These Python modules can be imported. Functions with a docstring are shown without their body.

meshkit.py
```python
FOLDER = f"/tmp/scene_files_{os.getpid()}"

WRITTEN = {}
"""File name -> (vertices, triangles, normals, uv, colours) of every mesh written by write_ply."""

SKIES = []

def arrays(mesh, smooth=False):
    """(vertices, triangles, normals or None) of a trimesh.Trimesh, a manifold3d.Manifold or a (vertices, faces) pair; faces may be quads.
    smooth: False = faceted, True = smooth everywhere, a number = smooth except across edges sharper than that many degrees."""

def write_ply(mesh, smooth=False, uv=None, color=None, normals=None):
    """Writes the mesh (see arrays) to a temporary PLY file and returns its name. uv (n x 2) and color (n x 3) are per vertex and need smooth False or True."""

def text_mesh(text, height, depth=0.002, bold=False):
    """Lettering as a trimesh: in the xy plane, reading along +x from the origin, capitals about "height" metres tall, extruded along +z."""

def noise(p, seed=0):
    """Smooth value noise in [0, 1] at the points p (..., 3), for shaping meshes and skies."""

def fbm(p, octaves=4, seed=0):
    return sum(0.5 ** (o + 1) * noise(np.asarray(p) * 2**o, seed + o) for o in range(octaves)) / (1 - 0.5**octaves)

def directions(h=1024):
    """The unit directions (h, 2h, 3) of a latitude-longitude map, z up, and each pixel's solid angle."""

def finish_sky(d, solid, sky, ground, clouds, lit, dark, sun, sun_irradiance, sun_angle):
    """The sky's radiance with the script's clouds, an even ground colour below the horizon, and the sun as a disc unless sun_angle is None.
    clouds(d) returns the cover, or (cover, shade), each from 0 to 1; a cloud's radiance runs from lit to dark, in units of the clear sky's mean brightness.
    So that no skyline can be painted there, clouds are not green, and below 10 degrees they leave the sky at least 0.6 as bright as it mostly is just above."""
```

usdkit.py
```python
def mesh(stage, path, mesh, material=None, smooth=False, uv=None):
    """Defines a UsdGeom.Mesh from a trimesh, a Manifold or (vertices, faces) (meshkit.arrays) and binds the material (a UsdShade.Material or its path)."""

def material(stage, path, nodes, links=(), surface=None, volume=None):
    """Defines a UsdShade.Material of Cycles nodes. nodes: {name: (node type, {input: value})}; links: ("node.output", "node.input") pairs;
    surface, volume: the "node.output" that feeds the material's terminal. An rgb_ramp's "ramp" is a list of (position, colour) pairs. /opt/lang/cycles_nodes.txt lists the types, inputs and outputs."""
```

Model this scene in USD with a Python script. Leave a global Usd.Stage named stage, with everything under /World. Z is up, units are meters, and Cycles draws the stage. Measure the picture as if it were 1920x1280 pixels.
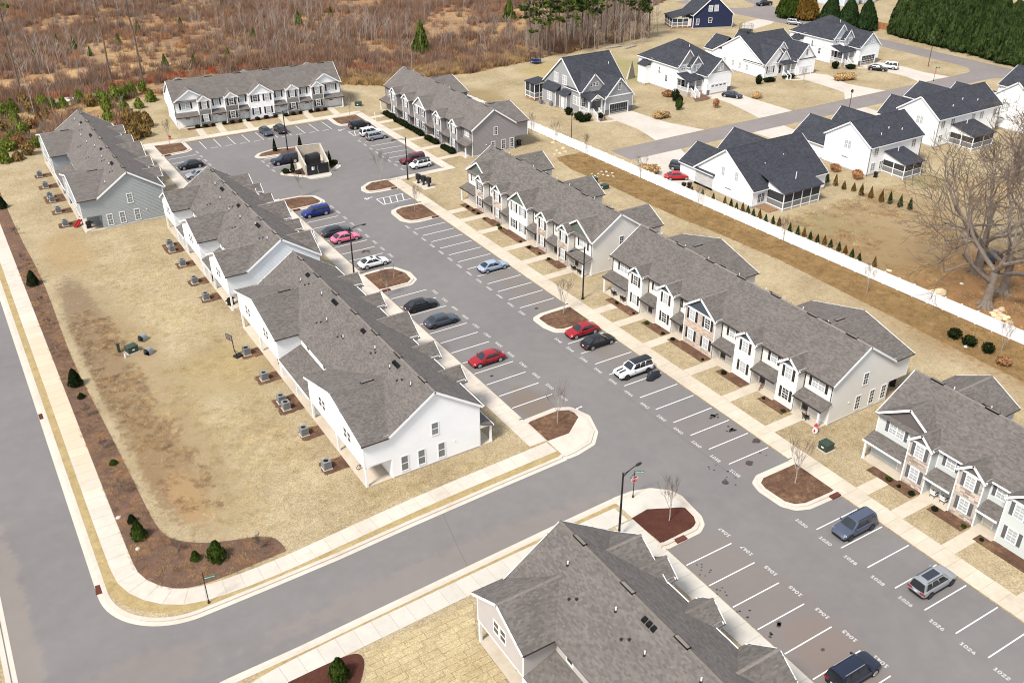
import math, random, numpy as np, trimesh, usdkit, meshkit
import shapely
from shapely.geometry import Polygon, MultiPolygon, LineString, Point, box as sbox
from shapely.ops import unary_union
from shapely import affinity
from pxr import Usd, UsdGeom, UsdShade, UsdLux, Gf, Sdf, Vt

stage = Usd.Stage.CreateInMemory()
UsdGeom.SetStageUpAxis(stage, UsdGeom.Tokens.z)
UsdGeom.SetStageMetersPerUnit(stage, 1.0)
UsdGeom.Xform.Define(stage, '/World')
UsdGeom.Scope.Define(stage, '/World/Looks')
RNG = random.Random(7)
NR = np.random.RandomState(11)

# ------------------------------------------------------------------ camera, sky, sun, exposure
CAM_H, FPX = 61.3, 1773.7            # drone height; focal length in pixels of the 1920 px wide photograph
CR = np.array([0.84951269, -0.52755971, -0.00299034])
CU = np.array([0.2662937, 0.42389743, 0.86567813])
CF = np.array([0.45542931, 0.73620086, -0.50059208])
cam = UsdGeom.Camera.Define(stage, '/World/camera')
cam.CreateHorizontalApertureAttr(36.0)
cam.CreateVerticalApertureAttr(36.0 * 682 / 1024)
cam.CreateFocalLengthAttr(36.0 * FPX / 1920)
cam.CreateClippingRangeAttr(Gf.Vec2f(1, 5000))
cam.AddTransformOp().Set(Gf.Matrix4d(*CR, 0, *CU, 0, *(-CF), 0, 0, 0, CAM_H, 1))
cam.CreateExposureAttr(1.76)

SUN_EL, SUN_AZ = math.radians(52), math.atan2(-0.80, -0.28)     # towards the sun: atan2(x, y)
sd = np.array([math.cos(SUN_EL) * math.sin(SUN_AZ), math.cos(SUN_EL) * math.cos(SUN_AZ), math.sin(SUN_EL)])
usdkit.material(stage, '/World/Looks/sky', {
    'tc': ('texture_coordinate', {}),
    'mp': ('mapping', {'scale': (1.5, 1.5, 3.0)}),
    'n': ('noise_texture', {'scale': 1.6, 'detail': 6.0, 'roughness': 0.6}),
    'r': ('rgb_ramp', {'ramp': [(0.25, (0.62, 0.62, 0.62)), (0.75, (0.96, 0.96, 0.96))]}),
    's': ('sky_texture', {'sky_type': 'single_scattering', 'sun_disc': False, 'sun_elevation': SUN_EL, 'sun_rotation': SUN_AZ}),
    'm': ('mix_color', {'b': (1.45, 1.43, 1.41), 'use_clamp': False}),
    'b': ('background_shader', {'strength': 0.15})},
    [('tc.generated', 'mp.vector'), ('mp.vector', 'n.vector'), ('n.fac', 'r.fac'), ('r.color', 'm.fac'), ('s.color', 'm.a'), ('m.result', 'b.color')],
    surface='b.background')
dome = UsdLux.DomeLight.Define(stage, '/World/sky')
UsdShade.MaterialBindingAPI.Apply(dome.GetPrim()).Bind(UsdShade.Material.Get(stage, '/World/Looks/sky'))
dome.GetPrim().SetCustomDataByKey('kind', 'structure')
sun = UsdLux.DistantLight.Define(stage, '/World/sun')
sun.CreateIntensityAttr(0.4); sun.CreateNormalizeAttr(True); sun.CreateAngleAttr(12.0)
sun.CreateColorAttr(Gf.Vec3f(1.0, 0.95, 0.87))
zc = sd; xc = np.cross([0, 0, 1], zc); xc /= np.linalg.norm(xc); yc = np.cross(zc, xc)
sun.AddTransformOp().Set(Gf.Matrix4d(*xc, 0, *yc, 0, *zc, 0, *(zc * 100), 1))

def at(px, py, z=0.12):
    """The point at height z that the photograph shows at pixel (px, py) of 1920 x 1280."""
    d = CF + (px - 960) / FPX * CR - (py - 640) / FPX * CU
    t = (z - CAM_H) / d[2]
    return d[0] * t, d[1] * t

# ------------------------------------------------------------------ helpers
COUNT = {}
def free(parent, name):
    k = (parent, name); n = COUNT.get(k, 0); COUNT[k] = n + 1
    return f'{parent}/{name}' if n == 0 else f'{parent}/{name}_{n:03d}'

def tag(prim, label=None, cat=None, group=None, kind=None):
    prim = prim.GetPrim() if hasattr(prim, 'GetPrim') else prim
    for k, v in (('label', label), ('category', cat), ('group', group), ('kind', kind)):
        if v: prim.SetCustomDataByKey(k, v)
    return prim

def thing(name, label=None, cat=None, loc=(0, 0, 0), rz=0.0, sc=1.0, group=None, kind=None):
    x = UsdGeom.Xform.Define(stage, free('/World', name))
    x.AddTranslateOp().Set(Gf.Vec3d(*map(float, loc))); x.AddRotateZOp().Set(float(rz))
    s = (sc, sc, sc) if np.ndim(sc) == 0 else sc
    x.AddScaleOp().Set(Gf.Vec3f(*map(float, s)))
    return tag(x, label, cat, group, kind)

def dup(src, loc, rz=0.0, sc=1.0, label=None, group=None):
    cd = src.GetCustomData()
    base = src.GetName()
    if base[-4:-3] == '_' and base[-3:].isdigit(): base = base[:-4]
    p = thing(base, label or cd.get('label'), cd.get('category'), loc, rz, sc, group or cd.get('group'))
    p.GetReferences().AddInternalReference(src.GetPath()); p.SetInstanceable(True)
    return p

class MB:
    def __init__(s): s.v, s.f, s.n, s.t, s.toned = [], [], 0, [], False
    def add(s, v, f, tone=None):
        v = np.asarray(v, float).reshape(-1, 3); f = np.asarray(f, int)
        if len(f) == 0: return s
        if f.shape[1] == 4: f = np.vstack([f[:, [0, 1, 2]], f[:, [0, 2, 3]]])
        if tone is not None: s.toned = True
        s.t.append(np.zeros(len(v)) if tone is None else np.asarray(tone, float))
        s.v.append(v); s.f.append(f + s.n); s.n += len(v); return s
    def quad(s, a, b, c, d): return s.add([a, b, c, d], [[0, 1, 2], [0, 2, 3]])
    def poly(s, pts):
        pts = np.asarray(pts, float)
        if len(pts) <= 4 and not getattr(s, 'concave', False): return s.add(pts, [[0, i, i + 1] for i in range(1, len(pts) - 1)])
        n = np.zeros(3)
        for i in range(len(pts)): n += np.cross(pts[i], pts[(i + 1) % len(pts)])
        n /= np.linalg.norm(n) + 1e-12
        a = np.cross(n, [0, 0, 1.0]) if abs(n[2]) < 0.95 else np.array([1.0, 0, 0])
        a /= np.linalg.norm(a); b = np.cross(n, a)
        v2, f = trimesh.creation.triangulate_polygon(Polygon(np.c_[pts @ a, pts @ b]), engine='earcut')
        o = n * (pts[0] @ n)
        tri = np.c_[v2[:, 0:1] * a + v2[:, 1:2] * b + o]
        f = np.asarray(f)
        nn = np.cross(tri[f[:, 1]] - tri[f[:, 0]], tri[f[:, 2]] - tri[f[:, 0]]) @ n
        f[nn < 0] = f[nn < 0][:, ::-1]
        return s.add(tri, f)
    def box(s, x0, y0, z0, x1, y1, z1):
        v = [(x, y, z) for z in (z0, z1) for y in (y0, y1) for x in (x0, x1)]
        return s.add(v, [[0, 2, 3, 1], [4, 5, 7, 6], [0, 1, 5, 4], [2, 6, 7, 3], [0, 4, 6, 2], [1, 3, 7, 5]])
    def tube(s, pts, r, n=6, cap=True):
        p = np.asarray(pts, float); r = np.broadcast_to(np.asarray(r, float), (len(p),))
        t = np.gradient(p, axis=0); t /= np.linalg.norm(t, axis=1, keepdims=True) + 1e-12
        a = np.cross(t, np.where(np.abs(t[:, 2:]) < 0.9, [0, 0, 1.0], [1.0, 0, 0])); a /= np.linalg.norm(a, axis=1, keepdims=True) + 1e-12
        b = np.cross(t, a); ang = np.arange(n) * 2 * math.pi / n
        v = p[:, None] + r[:, None, None] * (np.cos(ang)[None, :, None] * a[:, None] + np.sin(ang)[None, :, None] * b[:, None])
        i, j = np.meshgrid(np.arange(len(p) - 1), np.arange(n), indexing='ij')
        f = np.stack([i * n + j, i * n + (j + 1) % n, (i + 1) * n + (j + 1) % n, (i + 1) * n + j], -1).reshape(-1, 4)
        f = np.vstack([f[:, [0, 1, 2]], f[:, [0, 2, 3]]])
        if cap:
            k = (len(p) - 1) * n
            f = np.vstack([f, [[k, k + i, k + i + 1] for i in range(1, n - 1)], [[0, i + 1, i] for i in range(1, n - 1)]])
        return s.add(v.reshape(-1, 3), f)
    def prism(s, g, z0, z1, sides=True):
        for g in (g.geoms if hasattr(g, 'geoms') else [g]):
            if g.geom_type != 'Polygon' or g.area < 1e-4: continue
            v, f = trimesh.creation.triangulate_polygon(g, engine='earcut')
            v = np.asarray(v); f = np.asarray(f)
            if len(f) == 0: continue
            e1 = v[f[:, 1]] - v[f[:, 0]]; e2 = v[f[:, 2]] - v[f[:, 0]]
            bad = e1[:, 0] * e2[:, 1] - e1[:, 1] * e2[:, 0] < 0
            f[bad] = f[bad][:, ::-1]
            s.add(np.c_[v, np.full(len(v), z1)], f)
            if sides:
                for k_, ring in enumerate([g.exterior, *g.interiors]):
                    c = np.array(ring.coords)[:-1]
                    if (k_ == 0) != bool(ring.is_ccw): c = c[::-1]
                    m = len(c); i = np.arange(m); j = (i + 1) % m
                    s.add(np.r_[np.c_[c, np.full(m, z0)], np.c_[c, np.full(m, z1)]], np.stack([i, j, j + m, i + m], -1))
        return s
    def mesh(s, m, M=None):
        v = np.asarray(m.vertices)
        if M is not None: v = v @ np.asarray(M)[:3, :3].T + np.asarray(M)[:3, 3]
        return s.add(v, m.faces)
    def arr(s): return np.vstack(s.v), np.vstack(s.f)

def put(name, mb, mat, parent='/World', smooth=False, label=None, cat=None, group=None, kind=None):
    if not isinstance(parent, str): parent = str(parent.GetPath())
    tone = None
    if isinstance(mb, MB):
        if not mb.v: return None
        if mb.toned: tone = np.concatenate(mb.t)
        mb = mb.arr()
    m = usdkit.mesh(stage, free(parent, name), mb, MATS[mat] if isinstance(mat, str) else mat, smooth)
    if tone is not None: UsdGeom.PrimvarsAPI(m).CreatePrimvar('tone', Sdf.ValueTypeNames.FloatArray, 'vertex').Set(Vt.FloatArray.FromNumpy(tone.astype(np.float32)))
    return tag(m, label, cat, group, kind)

class Wall:
    """A vertical plane: o origin, S horizontal unit along the wall, N outward normal."""
    def __init__(s, o, S, N): s.o, s.S, s.N = np.array(o, float), np.array(S, float), np.array(N, float)
    def p(s, a, z, n=0.0): return s.o + s.S * a + s.N * n + np.array([0, 0, z])
    def box(s, mb, a0, a1, z0, z1, n0, n1):
        v = [s.p(a, z, n) for z in (z0, z1) for n in (n0, n1) for a in (a0, a1)]
        f = np.array([[0, 2, 3, 1], [4, 5, 7, 6], [0, 1, 5, 4], [2, 6, 7, 3], [0, 4, 6, 2], [1, 3, 7, 5]])
        if np.dot(np.cross(s.S, s.N), [0, 0, 1]) < 0: f = f[:, ::-1]
        return mb.add(v, f)
    def face(s, mb, pts, n=0.0):
        q = [s.p(a, z, n) for a, z in pts]
        nn = np.zeros(3)
        for i in range(len(q)): nn += np.cross(q[i] - q[0], q[(i + 1) % len(q)] - q[0])
        return mb.poly(q if nn @ s.N > 0 else q[::-1])
    def lap(s, mb, pts, e=0.19):
        """Lap siding boards over the outline pts (a, z): every board is a real tilted strip over a backing."""
        g = Polygon(pts); s.face(mb, pts, -0.01)
        z0, z1 = g.bounds[1], g.bounds[3]; k = 0
        while z0 + k * e < z1 - 0.02:
            b = z0 + k * e; k += 1
            c = g.intersection(sbox(g.bounds[0] - 1, b, g.bounds[2] + 1, min(b + e, z1)))
            for c in (c.geoms if hasattr(c, 'geoms') else [c]):
                if c.geom_type != 'Polygon' or c.area < 0.003: continue
                q = np.array(c.exterior.coords)[:-1]
                w = [s.p(a, z, 0.004 + 0.032 * (1 - (z - b) / e)) for a, z in q]
                nn = np.zeros(3)
                for i in range(len(w)): nn += np.cross(w[i] - w[0], w[(i + 1) % len(w)] - w[0])
                if nn @ s.N < 0: w = w[::-1]
                mb.add(w, [[0, i, i + 1] for i in range(1, len(w) - 1)])

def shingles(mb, pts, w=0.34, h=0.17, seed=0):
    """Separate shingle tabs over the planar roof outline pts (3D)."""
    pts = np.asarray(pts, float)
    n = np.zeros(3)
    for i in range(len(pts)): n += np.cross(pts[i] - pts[0], pts[(i + 1) % len(pts)] - pts[0])
    n /= np.linalg.norm(n)
    if n[2] < 0: n = -n
    u = np.cross([0, 0, 1.0], n); u /= np.linalg.norm(u); v = np.cross(n, u)
    o = pts[0]; q = np.c_[(pts - o) @ u, (pts - o) @ v]
    g = Polygon(q).buffer(0.03); r = np.random.RandomState(seed + 3)
    x0, y0, x1, y1 = g.bounds
    A, B, Wd = [], [], []
    for k in range(int((y1 - y0) / h) + 1):
        m = int((x1 - x0) / w) + 3
        ww = w * (0.7 + 0.6 * r.rand(m)); xs = x0 - w * r.rand() + np.r_[0, np.cumsum(ww)[:-1]]
        A.append(xs); B.append(np.full(m, y0 + 0.03 + k * h)); Wd.append(ww)
    A, B, Wd = map(np.concatenate, (A, B, Wd))
    A1 = A + Wd - 0.012; B1 = B + h + 0.02
    ok = shapely.contains_xy(g, A, B) & shapely.contains_xy(g, A1, B) & shapely.contains_xy(g, A, B1 - 0.05) & shapely.contains_xy(g, A1, B1 - 0.05)
    A, A1, B, B1 = A[ok], A1[ok], B[ok], B1[ok]
    if not len(A): return
    t = 0.018 + 0.016 * r.rand(len(A))
    P = lambda a, b, c: o + a[:, None] * u + b[:, None] * v + c[:, None] * n
    z = np.full(len(A), 0.004)
    V = np.stack([P(A, B, t), P(A1, B, t), P(A1, B1, z + 0.004), P(A, B1, z + 0.004), P(A, B, z), P(A1, B, z)], 1)
    F = np.array([[0, 1, 2], [0, 2, 3], [4, 5, 1], [4, 1, 0]])
    mb.add(V.reshape(-1, 3), (F[None] + 6 * np.arange(len(A))[:, None, None]).reshape(-1, 3), np.repeat(r.rand(len(A)), 6))

def roof_plane(mb, pts, th=0.12):
    """A roof slope of real thickness."""
    pts = np.asarray(pts, float); n = np.zeros(3)
    for i in range(len(pts)): n += np.cross(pts[i] - pts[0], pts[(i + 1) % len(pts)] - pts[0])
    if n[2] < 0: pts = pts[::-1]
    lo = pts - [0, 0, th]; k = len(pts)
    mb.poly(pts); mb.poly(lo[::-1])
    for i in range(k): j = (i + 1) % k; mb.quad(lo[i], lo[j], pts[j], pts[i])

# ------------------------------------------------------------------ materials
MATS = {}
L = '/World/Looks/'
def mt(name, col, rough=0.8, var=0.12, scale=2.0, spec=0.3, metal=0.0, fine=0.0, isl=0.0, bump=0.0, coat=0.0):
    """Plain material: world-position noise, fine speckle and per-piece variation of one colour."""
    c = np.array(col, float)
    N = {'g': ('geometry', {}), 'n': ('noise_texture', {'scale': scale, 'detail': 5.0, 'roughness': 0.65}),
         'r': ('rgb_ramp', {'ramp': [(0.25, tuple(c * (1 - var))), (0.75, tuple(np.minimum(c * (1 + var), 0.95)))]}),
         'p': ('principled_bsdf', {'roughness': rough, 'specular_ior_level': spec, 'metallic': metal, 'coat_weight': coat})}
    K = [('g.position', 'n.vector'), ('n.fac', 'r.fac')]
    last = 'r.color'
    if fine:
        N['n2'] = ('noise_texture', {'scale': 26.0, 'detail': 3.0, 'roughness': 0.7}); N['r2'] = ('rgb_ramp', {'ramp': [(0.3, (1 - fine,) * 3), (0.7, (1 + fine,) * 3)]})
        N['m2'] = ('mix_color', {'blend_type': 'multiply', 'fac': 1.0, 'use_clamp': False})
        K += [('g.position', 'n2.vector'), ('n2.fac', 'r2.fac'), (last, 'm2.a'), ('r2.color', 'm2.b')]; last = 'm2.result'
    if isl:
        N['r3'] = ('rgb_ramp', {'ramp': [(0.0, (1 - isl,) * 3), (1.0, (1 + isl,) * 3)]})
        N['m3'] = ('mix_color', {'blend_type': 'multiply', 'fac': 1.0, 'use_clamp': False})
        N.update(tone=('attribute', {'attribute': 'tone'}), oi=('object_info', {}), ta=('math', {'math_type': 'add'}), tf=('math', {'math_type': 'fraction'}))
        K += [('tone.fac', 'ta.value1'), ('oi.random', 'ta.value2'), ('ta.value', 'tf.value1'), ('tf.value', 'r3.fac'), (last, 'm3.a'), ('r3.color', 'm3.b')]; last = 'm3.result'
    if bump:
        N['nb'] = ('noise_texture', {'scale': 14.0, 'detail': 4.0}); N['b'] = ('bump', {'strength': bump, 'distance': 0.03})
        K += [('g.position', 'nb.vector'), ('nb.fac', 'b.height'), ('b.normal', 'p.normal')]
    K.append((last, 'p.base_color'))
    MATS[name] = usdkit.material(stage, L + name, N, K, surface='p.BSDF')

def ground_mat(name, ramp, s1=0.12, s2=1.3, s3=9.0, fine=0.35, spots=(), rough=0.95, bump=0.6, stretch=(1, 1, 1), objvar=0.0):
    """Ground: ramp of colours over large and middle noise, fine speckle, and soft-edged patches (cx, cy, rx, ry, colour, amount)."""
    N = {'g': ('geometry', {}), 'mp': ('mapping', {'scale': stretch}), 'n1': ('noise_texture', {'scale': s1, 'detail': 6.0, 'roughness': 0.62}), 'n2': ('noise_texture', {'scale': s2, 'detail': 6.0, 'roughness': 0.7}),
         'a': ('math', {'math_type': 'multiply_add', 'value2': 0.55}), 'a2': ('math', {'math_type': 'multiply', 'value2': 0.45}),
         'r': ('rgb_ramp', {'ramp': ramp}), 'n3': ('noise_texture', {'scale': s3, 'detail': 4.0, 'roughness': 0.75}),
         'r3': ('rgb_ramp', {'ramp': [(0.3, (1 - fine,) * 3), (0.7, (1 + fine,) * 3)]}),
         'm': ('mix_color', {'blend_type': 'multiply', 'fac': 1.0, 'use_clamp': False}),
         'p': ('principled_bsdf', {'roughness': rough, 'specular_ior_level': 0.1}), 'b': ('bump', {'strength': bump, 'distance': 0.06})}
    K = [('g.position', 'mp.vector'), ('mp.vector', 'n1.vector'), ('mp.vector', 'n2.vector'), ('mp.vector', 'n3.vector'), ('n2.fac', 'a2.value1'), ('n1.fac', 'a.value1'), ('a2.value', 'a.value3'), ('a.value', 'r.fac'),
         ('r.color', 'm.a'), ('n3.fac', 'r3.fac'), ('r3.color', 'm.b'), ('n3.fac', 'b.height'), ('b.normal', 'p.normal')]
    last = 'm.result'
    for i, (cx, cy, rx, ry, c, am) in enumerate(spots):
        N[f'e{i}'] = ('mapping', {'scale': (1 / rx, 1 / ry, 0.0), 'location': (-cx / rx, -cy / ry, 0.0)})
        N[f'q{i}'] = ('gradient_texture', {'gradient_type': 'spherical'})
        N[f't{i}'] = ('math', {'math_type': 'multiply_add', 'value2': 0.7})
        N[f'w{i}'] = ('rgb_ramp', {'ramp': [(0.0, (0, 0, 0)), (0.62, (0, 0, 0)), (0.74, (am,) * 3), (1.0, (am,) * 3)]})
        N[f'x{i}'] = ('mix_color', {'b': c, 'use_clamp': False})
        N[f'k{i}'] = ('math', {'math_type': 'multiply_add', 'value2': 0.7, 'value3': -0.35}); N[f'h{i}'] = ('math', {'math_type': 'multiply_add', 'value2': 0.9}); N[f'z{i}'] = ('math', {'math_type': 'greater_than', 'value2': 0.001}); N[f'y{i}'] = ('math', {'math_type': 'multiply'})
        K += [('g.position', f'e{i}.vector'), (f'e{i}.vector', f'q{i}.vector'), (f'q{i}.fac', f't{i}.value1'), ('n2.fac', f'h{i}.value1'), ('n3.fac', f'k{i}.value1'), (f'k{i}.value', f'h{i}.value3'), (f'h{i}.value', f't{i}.value3'), (f't{i}.value', f'w{i}.fac'),
              (f'q{i}.fac', f'z{i}.value1'), (f'w{i}.color', f'y{i}.value1'), (f'z{i}.value', f'y{i}.value2'), (f'y{i}.value', f'x{i}.fac'), (last, f'x{i}.a')]
        last = f'x{i}.result'
    if objvar:
        N.update(oi=('object_info', {}), ro=('rgb_ramp', {'ramp': [(0.0, (1 - objvar,) * 3), (1.0, (1 + objvar,) * 3)]}), mo=('mix_color', {'blend_type': 'multiply', 'fac': 1.0, 'use_clamp': False}))
        K += [('oi.random', 'ro.fac'), (last, 'mo.a'), ('ro.color', 'mo.b')]; last = 'mo.result'
    K.append((last, 'p.base_color'))
    MATS[name] = usdkit.material(stage, L + name, N, K, surface='p.BSDF')

def leaf_mat(name, col, var=0.45, trans=0.25):
    c = np.array(col, float)
    MATS[name] = usdkit.material(stage, L + name, {
        'g': ('geometry', {}), 'tone': ('attribute', {'attribute': 'tone'}), 'r': ('rgb_ramp', {'ramp': [(0.0, tuple(c * (1 - var))), (1.0, tuple(c * (1 + var)))]}),
        'n': ('noise_texture', {'scale': 0.5, 'detail': 3.0}), 'r2': ('rgb_ramp', {'ramp': [(0.3, (0.7,) * 3), (0.7, (1.3,) * 3)]}), 'm': ('mix_color', {'blend_type': 'multiply', 'fac': 1.0, 'use_clamp': False}),
        'd': ('diffuse_bsdf', {}), 't': ('translucent_bsdf', {}), 'x': ('mix_closure', {'fac': trans})},
        [('tone.fac', 'r.fac'), ('g.position', 'n.vector'), ('n.fac', 'r2.fac'), ('r.color', 'm.a'), ('r2.color', 'm.b'), ('m.result', 'd.color'), ('m.result', 't.color'), ('d.BSDF', 'x.closure1'), ('t.BSDF', 'x.closure2')],
        surface='x.closure')

TAN, PALE, BROWN, SOIL = (0.36, 0.265, 0.125), (0.47, 0.37, 0.20), (0.20, 0.125, 0.06), (0.25, 0.115, 0.05)
RED = (0.30, 0.13, 0.055)
ground_mat('dry_grass', [(0.26, (0.16, 0.12, 0.07)), (0.42, (0.275, 0.214, 0.126)), (0.55, (0.345, 0.278, 0.172)), (0.72, (0.43, 0.36, 0.235))], fine=0.46, s3=6.5,
    spots=[(10.0, 122, 3.6, 26, (0.15, 0.10, 0.066), 0.75), (10.3, 104, 3.4, 26, (0.15, 0.098, 0.06), 0.75), (10.9, 88, 3.6, 17, (0.165, 0.095, 0.052), 0.85), (11.5, 81, 2.4, 7, (0.36, 0.22, 0.10), 0.75), (12.5, 100, 6, 40, (0.25, 0.18, 0.10), 0.6), (22, 103, 8, 9, (0.27, 0.20, 0.09), 0.5),
           (12, 150, 5, 12, (0.3, 0.2, 0.09), 0.5), (120, 58, 26, 36, (0.24, 0.125, 0.052), 0.9), (118, 84, 14, 16, (0.23, 0.16, 0.075), 0.8), (133, 92, 20, 12, (0.27, 0.20, 0.10), 0.5),
           (118, 94, 9, 8, (0.19, 0.18, 0.07), 0.4), (150, 99, 6, 5, (0.15, 0.14, 0.06), 0.5), (155, 190, 14, 22, (0.24, 0.22, 0.09), 0.65), (128, 88, 26, 16, (0.24, 0.17, 0.095), 0.6), (140, 200, 16, 14, (0.33, 0.26, 0.10), 0.5), (106, 190, 12, 14, (0.21, 0.15, 0.07), 0.7),
           (36, 66.8, 30, 1.2, (0.30, 0.21, 0.08), 0.6)])
ground_mat('verge', [(0.3, (0.24, 0.18, 0.08)), (0.5, (0.33, 0.25, 0.12)), (0.7, (0.42, 0.33, 0.17))], s1=0.8, s2=3.0, s3=14, fine=0.35)
ground_mat('bank', [(0.3, (0.13, 0.078, 0.036)), (0.5, (0.20, 0.125, 0.055)), (0.7, (0.28, 0.19, 0.09))], s1=0.3, s2=1.6, fine=0.4, spots=[(95, 68, 2.2, 40, (0.22, 0.105, 0.04), 0.7), (96, 100, 2.0, 25, (0.24, 0.12, 0.05), 0.6)])
ground_mat('bed_soil', [(0.3, (0.095, 0.060, 0.047)), (0.5, (0.135, 0.083, 0.060)), (0.6, (0.20, 0.105, 0.055)), (0.74, (0.31, 0.19, 0.09))], s1=0.35, s2=1.2, s3=11, fine=0.45, bump=0.9)
ground_mat('mulch', [(0.3, (0.075, 0.042, 0.03)), (0.48, (0.115, 0.064, 0.042)), (0.6, (0.17, 0.10, 0.058)), (0.74, (0.25, 0.165, 0.09))], s1=0.5, s2=2.0, s3=12, fine=0.5, bump=0.9)
ground_mat('mulch_red', [(0.3, (0.060, 0.022, 0.016)), (0.5, (0.078, 0.030, 0.021)), (0.7, (0.10, 0.042, 0.028))], s1=0.5, s2=3.0, s3=16, fine=0.4, bump=0.9)
ground_mat('forest_floor', [(0.3, (0.14, 0.08, 0.05)), (0.46, (0.23, 0.14, 0.08)), (0.58, (0.33, 0.21, 0.10)), (0.72, (0.42, 0.30, 0.15))], s1=0.05, s2=0.4, s3=3.0, fine=0.4,
    spots=[(20, 232, 24, 8, (0.42, 0.29, 0.12), 0.8), (36, 262, 34, 10, (0.42, 0.27, 0.13), 0.9), (52, 213, 10, 7, (0.40, 0.30, 0.14), 0.8), (25, 221, 10, 6, (0.44, 0.33, 0.17), 0.8)])
ground_mat('asphalt', [(0.3, (0.148, 0.138, 0.134)), (0.5, (0.169, 0.158, 0.153)), (0.7, (0.192, 0.180, 0.174))], s1=0.07, s2=0.6, s3=17, fine=0.17, rough=0.85, bump=0.2,
    spots=[(50, 38, 6, 24, (0.18, 0.148, 0.132), 0.5), (51, 33, 4, 6, (0.19, 0.14, 0.115), 0.4), (30, 58.5, 26, 2.6, (0.225, 0.185, 0.16), 0.4), (2, 60, 8, 4, (0.215, 0.175, 0.15), 0.3), (-5.6, 62, 1.9, 40, (0.25, 0.205, 0.17), 0.4),
           (50, 77, 3.4, 5, (0.17, 0.13, 0.10), 0.7), (65, 84, 3, 14, (0.175, 0.145, 0.125), 0.5), (65, 100, 2.5, 20, (0.18, 0.15, 0.13), 0.5), (51, 129, 4, 10, (0.15, 0.13, 0.115), 0.5), (64, 60, 5, 10, (0.165, 0.145, 0.135), 0.5), (55, 200, 22, 14, (0.17, 0.15, 0.14), 0.4)])
ground_mat('street_asphalt', [(0.3, (0.18, 0.158, 0.149)), (0.5, (0.205, 0.182, 0.173)), (0.7, (0.23, 0.205, 0.195))], s1=0.1, s2=0.8, s3=18, fine=0.1, rough=0.9, bump=0.15)
ground_mat('concrete', [(0.3, (0.42, 0.362, 0.30)), (0.5, (0.50, 0.445, 0.38)), (0.7, (0.55, 0.50, 0.435))], s1=0.25, s2=1.5, s3=16, fine=0.06, rough=0.85, bump=0.1, objvar=0.045,
    spots=[(3.6, 108, 2.0, 30, (0.55, 0.40, 0.26), 0.6), (68.5, 75, 1.6, 30, (0.56, 0.44, 0.31), 0.5)])
ground_mat('concrete_tan', [(0.3, (0.41, 0.342, 0.265)), (0.5, (0.49, 0.425, 0.34)), (0.7, (0.54, 0.48, 0.395))], s1=0.3, s2=1.5, s3=16, fine=0.07, rough=0.85, bump=0.1, objvar=0.045)
ground_mat('concrete_pale', [(0.3, (0.42, 0.385, 0.335)), (0.5, (0.47, 0.44, 0.385)), (0.7, (0.51, 0.48, 0.43))], s1=0.3, s2=1.5, s3=16, fine=0.04, rough=0.85, bump=0.1, objvar=0.035)
ground_mat('driveway', [(0.3, (0.40, 0.36, 0.31)), (0.5, (0.47, 0.425, 0.37)), (0.7, (0.53, 0.49, 0.435))], s1=0.15, s2=1.0, s3=12, fine=0.06, rough=0.85, bump=0.1)
ground_mat('sod', [(0.28, (0.28, 0.21, 0.115)), (0.45, (0.375, 0.295, 0.165)), (0.6, (0.425, 0.345, 0.205)), (0.74, (0.47, 0.395, 0.25))], s1=0.5, s2=2.2, s3=9, fine=0.42, objvar=0.06)
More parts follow.
